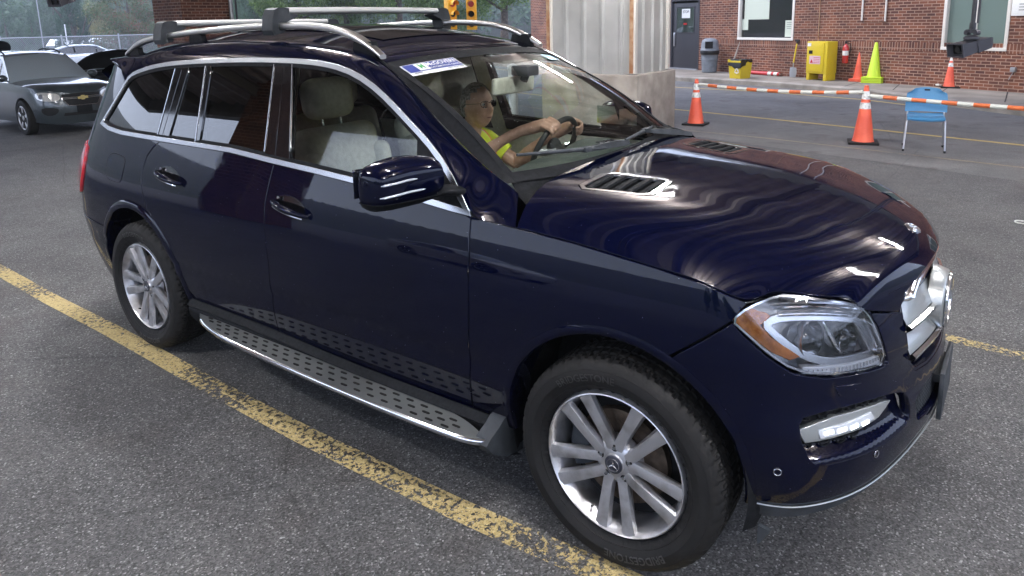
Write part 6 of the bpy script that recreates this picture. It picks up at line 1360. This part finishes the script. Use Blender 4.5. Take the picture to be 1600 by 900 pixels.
# chain link fences
def fence_nodes(t, b):
    tc = N(t, 'TexCoord'); sp = N(t, 'SeparateXYZ'); L(t, tc.outputs['Object'], sp.inputs[0]); outs = []
    for s in (1, -1):
        m = N(t, 'Math', operation='MULTIPLY_ADD'); L(t, sp.outputs[0], m.inputs[0]); m.inputs[1].default_value = s; L(t, sp.outputs[2], m.inputs[2])
        k = N(t, 'Math', operation='MULTIPLY'); L(t, m.outputs[0], k.inputs[0]); k.inputs[1].default_value = 10
        fr = N(t, 'Math', operation='FRACT'); L(t, k.outputs[0], fr.inputs[0]); lt = N(t, 'Math', operation='LESS_THAN'); L(t, fr.outputs[0], lt.inputs[0]); lt.inputs[1].default_value = .13; outs.append(lt)
    mx = N(t, 'Math', operation='MAXIMUM'); L(t, outs[0].outputs[0], mx.inputs[0]); L(t, outs[1].outputs[0], mx.inputs[1]); tr = N(t, 'BsdfTransparent'); ms = N(t, 'MixShader'); L(t, mx.outputs[0], ms.inputs[0]); L(t, tr.outputs[0], ms.inputs[1]); L(t, b.outputs[0], ms.inputs[2]); L(t, ms.outputs[0], t.nodes['Material Output'].inputs[0])
mat('chain_link', (.35, .36, .38), .5, .5, build=fence_nodes)
def fence(a, b, h, label, n, slats=None):
    a, b = Vector(a), Vector(b); d = b - a; o = empty('chain_link_fence', a, math.atan2(d.y, d.x), label, 'fence'); Ln = d.length
    q = MB(); q.add([(0, 0, .03), (Ln, 0, .03), (Ln, 0, h), (0, 0, h)], [(0, 1, 2, 3)]); q.build('mesh', MT[slats or 'chain_link'], o, 0)
    q = MB(); q.tube([(0, 0, h), (Ln, 0, h)], .03, 6); q.build('top_rail', MT['galv'], o)
    for k in range(n + 1): q = MB(); q.tube([(Ln * k / n, 0, 0), (Ln * k / n, 0, h + .12)], .045, 8); q.build('post', MT['galv'], o)
fence((-50, 8, 0), (-40, 33, 0), 1.5, 'low grey chain link fence along the far edge of the parking lot', 9)
p0 = at(842, 118, 2, .0); fence((-15.5, 25.5, 0), (-20.4, 33.5, 0), 1.75, 'chain link fence before the green trees, left of the brick wall', 4)
p0 = at(780, 172, 2, 0); fence((p0.x - 2.0, p0.y - .6, 0), (p0.x - .3, p0.y + .1, 0), .9, 'short chain link panel behind the car next to the white bollard', 2)
# ------------------------------------------------------------------ other parked cars
class Shell:
    """side and front skin of a parked car: plan outline plus section"""
    def __init__(s, plan, tuck, frontlean, belt):
        p = np.array(plan, float); c = np.concatenate([[0], np.cumsum(np.hypot(*np.diff(p, axis=0).T))]); k = int(np.argmin(abs(p[:, 0] + 1.4) + (p[:, 1] < .5) * 9)); c = c - c[k] + p[k, 0]
        s.C = spline(c, p); s.s0, s.s1 = c[0], c[-1]; s.tuck = tuck; s.fr = spline(*zip(*frontlean)); s.belt = belt
    def P(s, a, z, off=0):
        a = np.asarray(a, float); z = np.asarray(z, float); sg = np.where((a > s.s1) | (a < s.s0), -1., 1.); a = np.where(a > s.s1, 2 * s.s1 - a, a); a = np.where(a < s.s0, 2 * s.s0 - a, a)
        c = s.C(a); e = s.C(np.minimum(a + .004, s.s1)) - s.C(np.maximum(a - .004, s.s0)); e = e / np.linalg.norm(e, axis=-1, keepdims=True); nx, ny = -e[..., 1], e[..., 0]
        d = np.where(z < .6, -.3 * (.6 - z)**2, 0) + np.where(z > .75, -.35 * (np.minimum(z, s.belt) - .75)**2, 0) - s.tuck * np.maximum(z - s.belt, 0)
        f = sm(.3, .7, a); d = d * (1 - f) + s.fr(z) * f + off; return np.stack([c[..., 0] + nx * d, -(c[..., 1] + ny * d) * sg, z + 0 * a], -1)
    def N(s, a, z, off=0):
        h = .004; p = s.P(a, z); u = s.P(a + h, z) - s.P(a - h, z); v = s.P(a, z + h) - s.P(a, z - h); n = np.cross(u, v); n /= np.linalg.norm(n, axis=-1, keepdims=True) + 1e-12; return p + n * off, n
def small_wheel(root, x, y, r, sd, rim='alloy'):
    w = empty('wheel', (x, y, r), 0, parent=root); w.scale = (1, sd, 1)
    q = MB(); q.lathe([(r * .68, -.09), (r * .72, -.105), (r * .9, -.11), (r * .985, -.09), (r, -.07), (r, .09), (r * .68, .10)], 40, 'Y'); q.build('tyre', MT['rubber'], w)
    q = MB(); q.lathe([(r * .69, -.10), (r * .66, -.108), (r * .62, -.09), (r * .60, .06)], 40, 'Y', caps=False)
    for k in range(5):
        a = math.pi / 2 + k * 2 * math.pi / 5; d = Vector((math.cos(a), 0, math.sin(a))); t = Vector((-math.sin(a), 0, math.cos(a)))
        q.grid([[d * rr + t * ww + Vector((0, y0 + .012, 0)), d * rr + t * ww * .6 + Vector((0, y0, 0)), d * rr - t * ww * .6 + Vector((0, y0, 0)), d * rr - t * ww + Vector((0, y0 + .012, 0))] for rr, ww, y0 in ((.02, .05, -.085), (r * .3, .035, -.09), (r * .66, .055, -.10))])
    q.lathe([(.055, -.085), (.05, -.095), (.001, -.096)], 20, 'Y'); q.build('rim', MT[rim], w)
    q = MB(); q.lathe([(.001, -.02), (r * .62, -.02)], 30, 'Y'); q.build('wheel_backing', MT['dark'], w); return w
def far_car(name, label, paint, loc, rz, scale, d, cat='car', hood_open=0, detail=True):
    R_ = empty(name, loc, rz, label, cat); R_.scale = (scale, scale, scale * d.get('zs', 1))
    w = d['w'] / 2; wb = d['wb']; fo = d['fo']; ro = d['ro']; bz = d['belt']; hz = d['hood']; rz_ = d['roof']; r = d['r']; gz = d.get('low', .24)
    plan = [(-wb - ro, 0), (-wb - ro + .03, w * .5), (-wb - ro + .14, w * .86), (-wb - ro + .45, w * .97), (-wb, w), (-1.4, w), (-.6, w), (0, w * .985), (.3, w * .95), (fo - .38, w * .86), (fo - .16, w * .66), (fo - .04, w * .36), (fo, 0)]
    S = Shell(plan, d.get('tuck', .42), [(.1, -.08), (.3, -.02), (.45, .02), (.6, .02), (.75, -.01), (.9, -.06), (1.0, -.11), (1.1, -.2), (1.3, -.4)], bz)
    fn = S.N; s1 = S.s1; s0 = S.s0; ar = r + .055; z0 = lambda cx, z: cx
    def mirS(q): return [(2 * s1 - a, b) for a, b in q[::-1]]
    hb = hz - .09   # hood edge height at the front
    # hood edge line
    hl = [(-.62, bz + .0), (-.1, bz - .03), (.36, hz - .070), (s1 - .75, hb - .03), (s1 - .35, hb - .10), (s1, hb - .11)]
    side = [(-wb - .05 - ro * .0, gz)] and ([(s0 + .7, gz + .05)] + [(-wb - ar - .02, gz + .02)] + arc(-wb, r, ar, 190, -10, 18) + [(-wb + ar + .05, gz), (-ar - .05, gz)] + arc(0, r, ar, 190, 15, 18) + [(.52, .52), (.45, hz - .14), (.36, hz - .072), (-.1, bz - .03), (-.62, bz), (-2.0, bz + .01), (s0 + .9, bz + .04), (s0 + .45, bz + .03), (s0 + .35, .7)])
    for sd in (1, -1): panel('body_side', side, paint, R_, sd, fn=fn, st=.09, skirt=.03)
    mb = MB(); mb.box((-wb / 2, 0, .42), (wb * .98, w * 1.72, .30)); mb.box(((fo - .5), 0, .50), (.5, w * 1.3, .25)); mb.box((-wb - ro * .55, 0, .55), (ro * .7, w * 1.5, .4)); mb.build('underbody', MT['dark'], R_)
    fr = [(.52, .52), (.45, hz - .14), (.36, hz - .072), (s1 - .75, hb - .035), (s1 - .35, hb - .10), (s1, hb - .11)]; lo = [(s1, gz - .02), (s1 - .5, gz - .02)] + arc(0, r, ar, -12, 15, 4)
    front = fr + mirS(fr)[1:] + mirS(lo)[:-1] + lo
    bmp = panel('front_bumper', front, paint, R_, 1, fn=fn, st=.06, skirt=.03)
    rr_ = [(s0 + .34, .7), (s0 + .44, bz + .02), (s0, bz + .02), (s0, gz + .08), (s0 + .7, gz + .07)]; re = rr_ + [(2 * s0 - a, b) for a, b in rr_[::-1] if a > s0]
    panel('rear_body', re, paint, R_, 1, fn=fn, st=.1, skirt=.03)
    # hood
    E = np.array([S.P(np.array(a), np.array(b)) for a, b in hl]); hs = spline(np.linspace(0, 1, 6), E); M_ = spline(np.linspace(0, 1, 6), np.array([(-.52, 0, bz + .07), (-.15, 0, bz + .05), (.25, 0, hz + .01), (fo - .45, 0, hz - .02), (fo - .20, 0, hz - .07), (fo - .10, 0, hb - .08)]))
    rows = []
    for u in np.linspace(0, 1, 22):
        e = hs(u); m = M_(u); rows.append([tuple((e[0] + (m[0] - e[0]) * (1 - t * t), -e[1] * t, e[2] + (m[2] - e[2]) * (1 - .45 * t * t - .55 * abs(t)**5))) for t in np.linspace(-1, 1, 19)])
    if hood_open:
        pv = Vector((-.50, 0, bz + .05)); Rm = Matrix.Rotation(rad(-hood_open), 3, 'Y'); rows2 = [[tuple(Rm @ (Vector(p) - pv) + pv) for p in rr] for rr in rows]
        mb = MB(); mb.grid(rows2); mb.grid([[(x, y, z) for x, y, z in ([tuple(Vector(p) - Vector((0, 0, .03))) for p in rr])] for rr in rows2], m=1); hd = mb.build('hood', [MT[paint], MT['black_plastic']], R_, 50, recalc=False)
        mb = MB(); mb.grid([[(x, y * .96, z - .10) for x, y, z in rr] for rr in rows]); mb.box((.15, 0, hz - .12), (.7, w * 1.1, .14), bev=.03); mb.build('engine', MT['black_plastic'], R_, 40)
    else:
        mb = MB(); mb.grid(rows); hd = mb.build('hood', MT[paint], R_, 50)
    # cabin
    xa = -.55; xh = d['head']; xr = d['rear']; zb = bz + .01; rw = w * d.get('rw', .70)
    L_ = [(xa, bz), (xh - .05, rz_ - .10), ((xh + xr) / 2, rz_ - .055), (xr + .1, rz_ - .085), (s0 + d.get('tail', .35), bz + .04)]
    lp = S.P(np.array([q[0] for q in L_]), np.array([q[1] for q in L_]))
    glassp = [(xa - .12, bz + .02), (xh - .08, rz_ - .14), ((xh + xr) / 2, rz_ - .10), (xr + .05, rz_ - .13), (s0 + d.get('tail', .35) + .22, bz + .06), (-2, bz + .025)]
    pil = [(xa, bz - .0), (xh, rz_ - .085), ((xh + xr) / 2, rz_ - .045), (xr, rz_ - .08), (s0 + d.get('tail', .35), bz + .03), (-2, bz)]
    for sd in (1, -1):
        panel('window_frame', pil, paint, R_, sd, fn=fn, holes=[glassp], st=.1, skirt=.02, gap=0)
        for a, b in ((None, -1.25), (-1.28, -2.25), (-2.30, None)):
            q = glassp
            if a is not None: q = clip(q, (a, 0), (a - .06, 3), 1)
            if b is not None: q = clip(q, (b, 0), (b - .06, 3), -1)
            if len(q) > 2: panel('side_window', q, 'car_window', R_, sd, fn=fn, off=-.01, st=.15, skirt=0, gap=.012)
        panel('belt_trim', [(xa - .05, bz - .0), (xa - .1, bz + .02), (-2, bz + .025), (s0 + .8, bz + .05), (s0 + .8, bz + .03), (-2, bz + .005)], 'chrome', R_, sd, fn=fn, off=.006, st=.1, skirt=.004, gap=0)
    top = lambda x, k: None
    pk = spline([0, 1, 2, 3, 4], lp); us = np.linspace(.97, 3.05, 20); rows = []
    for u in us:
        e = pk(u); rows.append([(e[0] + (.10 * (1 - t * t) if u < 1.1 else .05 * (1 - t * t)), -e[1] * t, e[2] + .055 * (1 - abs(t)**2.5)) for t in np.linspace(-1, 1, 15)])
    mb = MB(); mb.grid(rows); mb.build('roof', MT[paint], R_, 50)
    def scr(u0, u1, m, nm, fwd):
        rows = []
        for u in np.linspace(u0, u1, 8):
            e = pk(u); rows.append([(e[0] + fwd * (1 - t * t) * .14, -e[1] * t * 1.0, e[2] + (.055 if abs(u - round(u)) > .9 else .05) * (1 - abs(t)**2.5)) for t in np.linspace(-1, 1, 13)])
        mb = MB(); mb.grid(rows); return mb.build(nm, MT[m], R_, 60)
    scr(.0, .97, 'car_screen', 'windscreen', 1); scr(3.05, 3.95, 'car_window', 'rear_window', -.6)
    mb = MB(); mb.box((-.42, 0, bz + .02), (.14, w * 1.5, .012)); mb.build('cowl', MT['black_plastic'], R_)
    mb = MB(); mb.box((-1.7, 0, bz - .15), (1.9, w * 1.6, .2)); mb.build('cabin_floor', MT['interior_dark'], R_)
    for y in (-.36, .36):
        for x in (-1.55, -2.35): mb = MB(); mb.box((x, y, bz + .05), (.16, .48, .55), bev=.06); mb.box((x - .02, y, bz + .38), (.10, .25, .16), bev=.04); mb.build('seat', MT['interior_grey'], R_)
    for sd in (1, -1):
        for x in (0, -wb): small_wheel(R_, x, -sd * (w - .09), r, sd)
        mb = MB(); p = S.P(np.array(-.72), np.array(bz + .10)); bm = bmesh.new(); bmesh.ops.create_uvsphere(bm, u_segments=20, v_segments=12, radius=1); bmesh.ops.scale(bm, vec=(.07, .12, .075), verts=bm.verts); mb.bm(bm, c=(p[0] + .03, (p[1] - .14) * sd, p[2] - .0)); mb.box((p[0], (p[1] - .03) * sd, p[2] - .06), (.05, .12, .03)); mb.build('side_mirror', MT[paint], R_, 60)
        for cx in (0, -wb):
            mb = MB(); A_ = np.linspace(-.1, math.pi + .1, 24); mb.grid([[(cx + rr * math.cos(a), -sd * y, r + rr * math.sin(a)) for a in A_] for rr, y in ((ar + .01, w - .06), (ar + .02, w - .12), (ar + .02, w - .35), (.05, w - .35))]); mb.build('wheel_arch_liner', MT['dark'], R_)
        P2 = (lambda q: q) if sd == 1 else mirS
        hz0 = hb - .07
        panel('headlight', P2(round_poly([(.50, hz0 - .06), (.56, hz0 - .01), (s1 - .68, hz0 - .02), (s1 - .47, hz0 - .05), (s1 - .44, hz0 - .17), (s1 - .60, hz0 - .20), (.60, hz0 - .17)], 1)), 'car_lamp', bmp, 1, fn=fn, off=.006, st=.05, skirt=.02, gap=0)
        mb = MB(); a_ = .66; p, n = S.N(np.array(a_ if sd == 1 else 2 * s1 - a_), np.array(hz0 - .10), .004); p = Vector(p); qn = Vector(n).to_track_quat('Z', 'Y').to_matrix().to_4x4(); bm = bmesh.new(); bmesh.ops.create_cone(bm, cap_ends=True, segments=20, radius1=.055, radius2=.05, depth=.02); mb.bm(bm, qn, p); mb.build('lamp_reflector', MT['chrome'], bmp)
        panel('fog_recess', P2(round_poly([(.66, .50), (.68, .58), (s1 - .52, .57), (s1 - .50, .50), (s1 - .60, .42), (.74, .42)], 1)), 'dark', bmp, 1, fn=fn, off=.004, st=.06, skirt=.01, gap=0)
    if detail:
        g1 = [(s1 - .42, hb - .14), (s1, hb - .125), (s1, hb - .20), (s1 - .41, hb - .20)]; g2 = [(s1 - .40, hb - .24), (s1, hb - .24), (s1, hb - .37), (s1 - .30, hb - .36)]
        for g_ in (g1, g2): panel('grille', g_ + mirS(g_)[1:-1] if False else [g_[0], g_[1], mirS([g_[0]])[0], mirS([g_[3]])[0], g_[2], g_[3]], 'dark', bmp, 1, fn=fn, off=.006, st=.06, skirt=.01, gap=0)
        fr_ = lambda z, a: [tuple(v) for v in S.N(np.linspace(s1 - a, s1 + a, 20), z + 0 * np.linspace(0, 1, 20), .014)[0]]
        mb = MB(); mb.tube(fr_(hb - .205, .42), .007, 6); mb.tube(fr_(hb - .235, .41), .007, 6); mb.tube(fr_(hb - .375, .29), .008, 6); mb.tube([tuple(S.N(np.array(s1 + q), np.array(z), .014)[0]) for q, z in ((-.41, hb - .235), (-.30, hb - .375))], .007, 6); mb.tube([tuple(S.N(np.array(s1 + q), np.array(z), .014)[0]) for q, z in ((.41, hb - .235), (.30, hb - .375))], .007, 6); mb.build('grille_trim', MT['chrome'], bmp)
        if d.get('bowtie'):
            mb = MB(); x0 = float(S.P(np.array(s1), np.array(hb - .22))[0]) + .012; pts = [(-.105, -.028), (-.035, -.028), (-.035, -.045), (.035, -.045), (.045, -.020), (.115, -.020), (.105, .028), (.035, .028), (.035, .045), (-.035, .045), (-.045, .020), (-.115, .020)]
            mb.prism(pts, 0, .02, f=lambda a, b, c: (x0 + c, a, hb - .22 + b)); mb.build('bowtie_badge', MT['gold'], bmp, 0)
        low = [(s1 - .45, .42), (s1 - .40, .47), (s1, .48)]; panel('lower_intake', [(s1 - .42, .40), (s1 - .40, .455), (s1 + .40, .455), (s1 + .42, .40)], 'dark', bmp, 1, fn=fn, off=.006, st=.06, skirt=.01, gap=0)
        mb = MB(); x0 = float(S.P(np.array(s1), np.array(.5))[0]); mb.box((x0 + .01, 0, .52), (.02, .32, .15), bev=.004); mb.build('plate_holder', MT['black_plastic'], bmp)
    if d.get('rails'):
        for sd in (1, -1):
            mb = MB(); q = [(float(pk(u)[0]), float(pk(u)[1]) * .90 * sd, float(pk(u)[2]) + .075 * math.sin(math.pi * min(1, max(0, (u - 1.1) / 1.8)))**.3 + .0) for u in np.linspace(1.12, 2.88, 14)]; mb.tube(q, .018, 8); mb.build('roof_rail', MT['black_plastic'], R_)
    return R_
glass('car_window', (.10, .12, .13), ior=1.8); glass('car_screen', (.25, .30, .33), body=(.46, .54, .60), alpha=.6, ior=1.75)  # pale body colour of the windscreen stands in for reflected bright sky
mat('car_lamp', (.55, .55, .53), .1, .35, coat=1); mat('gold', (.75, .60, .25), .25, .6)
mat('paint_greygreen', (.040, .052, .060), .3, .3, coat=1, coat_r=.04); mat('paint_silver', (.06, .07, .085), .3, .4, coat=1, coat_r=.04); mat('paint_black', (.008, .008, .01), .3, coat=1); mat('paint_white', (.6, .6, .62), .3, coat=1)
SUVD = dict(w=1.84, wb=2.86, fo=.95, ro=.96, belt=1.06, hood=1.06, roof=1.68, r=.36, head=-1.30, rear=-3.0, tail=.35, rw=.7, rails=True, bowtie=True, tuck=.38, zs=1.11)
SEDD = dict(w=1.80, wb=2.75, fo=.90, ro=1.05, belt=.96, hood=.90, roof=1.46, r=.33, head=-1.25, rear=-2.55, tail=.60, tuck=.45)
far_car('parked_suv', 'grey green SUV with gold emblem on its grille, parked at the far left', 'paint_greygreen', (-13.85, 3.05, 0), rad(0), .79, SUVD)
far_car('parked_sedan', 'silver sedan with its hood propped open behind the grey green SUV', 'paint_silver', (-18.5, 6.0, 0), rad(4), .84, SEDD, hood_open=38, detail=False)
far_car('parked_suv', 'black SUV at the left edge, hidden but for roof and raised hood', 'paint_black', (-25.5, 5.6, 0), rad(5), .80, dict(SUVD, bowtie=False), hood_open=40, detail=False)
far_car('parked_sedan', 'small grey car parked before the far fence, between the SUV and the open hood', 'paint_silver', (-34, 13.6, 0), rad(80), .85, SEDD, detail=False)
far_car('parked_sedan', 'white car seen between the trees and the brick wall end', 'paint_white', (-18.3, 29.5, 0), rad(160), 1, SEDD, detail=False)
far_car('parked_sedan', 'silver car parked out in the open behind the camera side of the lane', 'paint_white', (-7.5, -11.5, 0), rad(10), 1, SEDD, detail=False)
# ------------------------------------------------------------------ trees and hillside
def leafmat(name, a, b_, sub=None):
    def f(t, b):
        oi = N(t, 'ObjectInfo'); geo = N(t, 'NewGeometry'); tc = N(t, 'TexCoord'); n = N(t, 'TexNoise'); n.inputs['Scale'].default_value = .8; n.inputs['Detail'].default_value = 4; L(t, tc.outputs['Object'], n.inputs['Vector'])
        ad = N(t, 'Math', operation='MULTIPLY_ADD'); L(t, geo.outputs['Random Per Island'], ad.inputs[0]); ad.inputs[1].default_value = .5; L(t, n.outputs[0], ad.inputs[2])
        L(t, ramp(t, ad.outputs[0], [(.35, a), (.75, b_), (.98, sub or b_)]), b.inputs['Base Color'])
        b.inputs['Transmission Weight'].default_value = 0
        tr = N(t, 'BsdfTranslucent'); L(t, b.inputs['Base Color'].links[0].from_socket, tr.inputs[0]); mx = N(t, 'MixShader'); mx.inputs[0].default_value = .35; L(t, b.outputs[0], mx.inputs[1]); L(t, tr.outputs[0], mx.inputs[2]); L(t, mx.outputs[0], t.nodes['Material Output'].inputs[0])
    return mat(name, b_, .6, build=f)
leafmat('leaf_green', (.035, .075, .02), (.11, .19, .04), (.20, .28, .08)); leafmat('leaf_dark', (.012, .04, .025), (.035, .085, .045)); leafmat('leaf_red', (.05, .085, .03), (.11, .16, .06), (.24, .09, .06)); leafmat('leaf_mid', (.025, .065, .035), (.07, .13, .06)); leafmat('leaf_yellow', (.09, .12, .03), (.30, .26, .08))
mat('bark', (.09, .07, .055), .9, build=noisy(6, (.05, .04, .03), (.13, .10, .08)))
def crown_mesh(name, kind, nclump, leaf, seed, squash=1.0):
    """unit-size crown (radius 1, height 2) made of leaf-sized faces in clumps"""
    g = np.random.default_rng(seed); V = []; F = []
    cl = []
    for i in range(nclump):
        if kind == 'broad':
            while True:
                p = g.uniform(-1, 1, 3)
                if .25 < np.linalg.norm(p * (1, 1, 1 / 1.0)) < 1: break
            r = g.uniform(.14, .30); p[2] = p[2] + 1; cl.append((p, r))
        else:
            z = g.uniform(.02, 1.0)**1.15; rr = (1 - z) * .95 * (.65 + .35 * math.sin(z * 40) ** 2) + .03; a = g.uniform(0, 2 * math.pi); q = g.uniform(.55, 1) * rr; cl.append((np.array([q * math.cos(a), q * math.sin(a), z * 2 - .1 * q]), .06 + .13 * rr))
    for p, r in cl:
        m = int(330 * (r / .22)**2) + 20
        d = g.normal(size=(m, 3)); d /= np.linalg.norm(d, axis=1)[:, None]; q = p + d * r * g.uniform(.45, 1.08, (m, 1)) * (1, 1, .8); V.append(q); F.append(d)
    return leaves(name, np.concatenate(V), np.concatenate(F), leaf, g)
def leaves(name, c, d, s, g):
    n = len(c); n_ = d + g.normal(size=(n, 3)) * .6; n_ /= np.linalg.norm(n_, axis=1)[:, None]; a = np.cross(n_, g.normal(size=(n, 3))); a /= np.linalg.norm(a, axis=1)[:, None] + 1e-9; b = np.cross(n_, a)
    s = (s * g.uniform(.6, 1.3, n))[:, None]; V = np.stack([c - a * s, c + b * s * .6, c + a * s, c - b * s * .6], 1).reshape(-1, 3)
    me = bpy.data.meshes.new(name); me.vertices.add(4 * n); me.vertices.foreach_set('co', V.ravel().astype(np.float32)); me.loops.add(4 * n); me.loops.foreach_set('vertex_index', np.arange(4 * n, dtype=np.int32)); me.polygons.add(n); me.polygons.foreach_set('loop_start', np.arange(0, 4 * n, 4, dtype=np.int32)); me.update(calc_edges=True); return me
CM = {('broad', i): crown_mesh('crown_broad', 'broad', 110, .021, 10 + i) for i in range(3)}
CM.update({('cone', i): crown_mesh('crown_cone', 'cone', 240, .020, 20 + i) for i in range(2)})
tree_n = [0]
def tree(name, loc, h, w, kind, leaf, label, group, var=0, trunk=.18):
    o = empty(name, loc, rng.uniform(0, 6.28), label, 'tree', group)
    me = CM[(kind, var)].copy(); me.materials.clear(); me.materials.append(MT[leaf]); c = link('crown', me, o); z0 = h * (trunk if kind == 'broad' else .06); c.location = (0, 0, z0); c.scale = (w / 2, w / 2, (h - z0) / 2)
    q = MB(); q.tube([(0, 0, 0), (w * .01, 0, h * .3), (-w * .015, w * .01, h * .65), (0, 0, h * .9)], [h * .028, h * .02, h * .012, h * .003], 8)
    for k in range(7):
        a = rng.uniform(0, 6.28); z = h * rng.uniform(.22, .6); e = Vector((math.cos(a), math.sin(a), 0)) * w * rng.uniform(.22, .4); q.tube([(0, 0, z), e * .5 + Vector((0, 0, z + h * .06)), e + Vector((0, 0, z + h * rng.uniform(.12, .22)))], [h * .010, h * .007, h * .003], 6)
    q.build('trunk', MT['bark'], o, 50); return o
def dirp(px, D, z=None):
    d = cF + (px - 821.8) / 1107.5 * cR + (252.65 - 60) / 1107.5 * cU; p = CAMP + d * D; p.z = gh(p.x, p.y) if z is None else z; return p
G = 'trees beyond the lot'
tree('broadleaf_tree', dirp(205, 95), 17, 9.5, 'broad', 'leaf_red', 'big round tree with reddening leaves left of the brick pillar', G, 0)
tree('conifer_tree', dirp(118, 100), 24, 9, 'cone', 'leaf_dark', 'tall dark pine between the hillside and the reddening tree', G, 0)
tree('conifer_tree', dirp(52, 120), 14.5, 7, 'cone', 'leaf_mid', 'shorter pointed pine nearest the left edge, its tip below the hill', G, 1)
tree('broadleaf_tree', dirp(150, 130), 15, 6, 'broad', 'leaf_yellow', 'small yellowing tree between the dark pine and the reddening tree', G, 1)
tree('broadleaf_tree', dirp(88, 140), 19, 9, 'broad', 'leaf_mid', 'mid green tree behind the shorter pine', G, 2)
tree('broadleaf_tree', dirp(10, 130), 16, 9, 'broad', 'leaf_mid', 'mid green tree at the very left edge of the picture', G, 0)
tree('broadleaf_tree', dirp(402, 88), 17, 9, 'broad', 'leaf_mid', 'grey green tree just right of the brick pillar', G, 1)
tree('broadleaf_tree', dirp(470, 62), 13, 8.5, 'broad', 'leaf_green', 'green tree above the front crossbar tower', G, 2)
tree('broadleaf_tree', dirp(545, 66), 14, 9, 'broad', 'leaf_green', 'green tree above the middle of the front crossbar', G, 0)
tree('broadleaf_tree', dirp(625, 60), 13, 8.5, 'broad', 'leaf_green', 'green tree left of the yellow traffic signals', G, 1)
tree('broadleaf_tree', dirp(700, 70), 15, 9, 'broad', 'leaf_green', 'green tree behind the yellow traffic signals', G, 2)
tree('broadleaf_tree', dirp(788, 48), 11, 7.5, 'broad', 'leaf_green', 'bright green tree with bare low trunk next to the brick wall end', G, 0, trunk=.22)
# far wooded hillside: one mass
g = np.random.default_rng(3); V = []; F = []
for k in range(2400):
    th = g.uniform(math.radians(112), math.radians(178)); R_ = 175 + 420 * g.uniform()**1.3; x, y = 1 + R_ * math.cos(th), -3 + R_ * math.sin(th); z = gh(x, y); hh = g.uniform(9, 15); ww = g.uniform(3.2, 5.0)
    m = 150 if R_ < 330 else 60
    d = g.normal(size=(m, 3)); d /= np.linalg.norm(d, axis=1)[:, None]; d[:, 2] = np.where(g.uniform(size=m) < .8, abs(d[:, 2]), d[:, 2]); V.append(np.array([x, y, z + hh * .6]) + d * (ww, ww, hh * .42) * g.uniform(.8, 1.05, (m, 1))); F.append(d)
me = leaves('wooded_hill', np.concatenate(V), np.concatenate(F), .62, g); me.materials.append(MT['leaf_mid']); tag(link('wooded_hill', me), 'hazy wooded hillside rising beyond the parking lot', 'woods', kind='stuff')
# low white industrial roof beyond the fence and a thin pole
p = dirp(150, 105); wb_ = empty('warehouse', (p.x, p.y, p.z), rad(58), 'long low white roofed shed beyond the fence, under the pines', 'building')
H_ = 1.857 - 22 * 105 / 1107 - p.z
q = MB(); q.box((0, 0, H_ / 2), (11, 6, H_)); q.build('wall', MT['galv'], wb_); q = MB(); q.prism([(-3.3, H_), (3.3, H_), (0, H_ + .9)], -5.8, 5.8, f=lambda y, z, x: (x, y, z)); q.build('roof', MT['paint_white'], wb_)
p = dirp(104, 50, 0); q = MB(); q.tube([(p.x, p.y, 0), (p.x, p.y, 2.3)], .04, 8); tag(q.build('fence_pole', MT['pipe_white'], None), 'thin white pole rising above the far fence', 'pole')
p = dirp(66, 58, 0); q = MB(); q.tube([(p.x, p.y, 0), (p.x, p.y, 9)], [.045, .03], 8); q.tube([(p.x, p.y, 8.9), (p.x + .3, p.y + 1.2, 9.1)], .04, 6); tag(q.build('light_pole', MT['galv'], None), 'tall slim grey lamp post in front of the pines at left', 'lamp post')
# roadside tree line on the near side, mirrored in the windows
for k, (x, y, h, w) in enumerate(((2, -60, 10, 9), (12, -56, 11, 10), (24, -48, 10, 9), (34, -38, 11, 10))):
    tree('broadleaf_tree', (x, y, 0), h, w, 'broad', 'leaf_green', ('first', 'second', 'third', 'fourth', 'fifth', 'sixth')[k] + ' tree of the row behind the photographer, counted from the left', 'trees behind the photographer', k % 3)
# ------------------------------------------------------------------ damp air that pales the far trees
q = MB(); q.box((-150, 200, 34), (1100, 1000, 92)); hz_ = q.build('haze', MT['dark'], None, 0); hz_.data.materials.clear()
m = bpy.data.materials.new('haze'); m.use_nodes = True; t = m.node_tree; t.nodes.clear(); o_ = N(t, 'OutputMaterial'); v_ = N(t, 'VolumePrincipled'); v_.inputs['Color'].default_value = (.80, .86, .95, 1); v_.inputs['Density'].default_value = .0008; v_.inputs['Anisotropy'].default_value = .2
L(t, v_.outputs[0], o_.inputs['Volume']); hz_.data.materials.append(m); hz_.display_type = 'WIRE'; tag(hz_, 'pale damp air over the whole lot', 'haze', kind='stuff')
SC.cycles.volume_bounces = 0; SC.cycles.volume_step_rate = 4
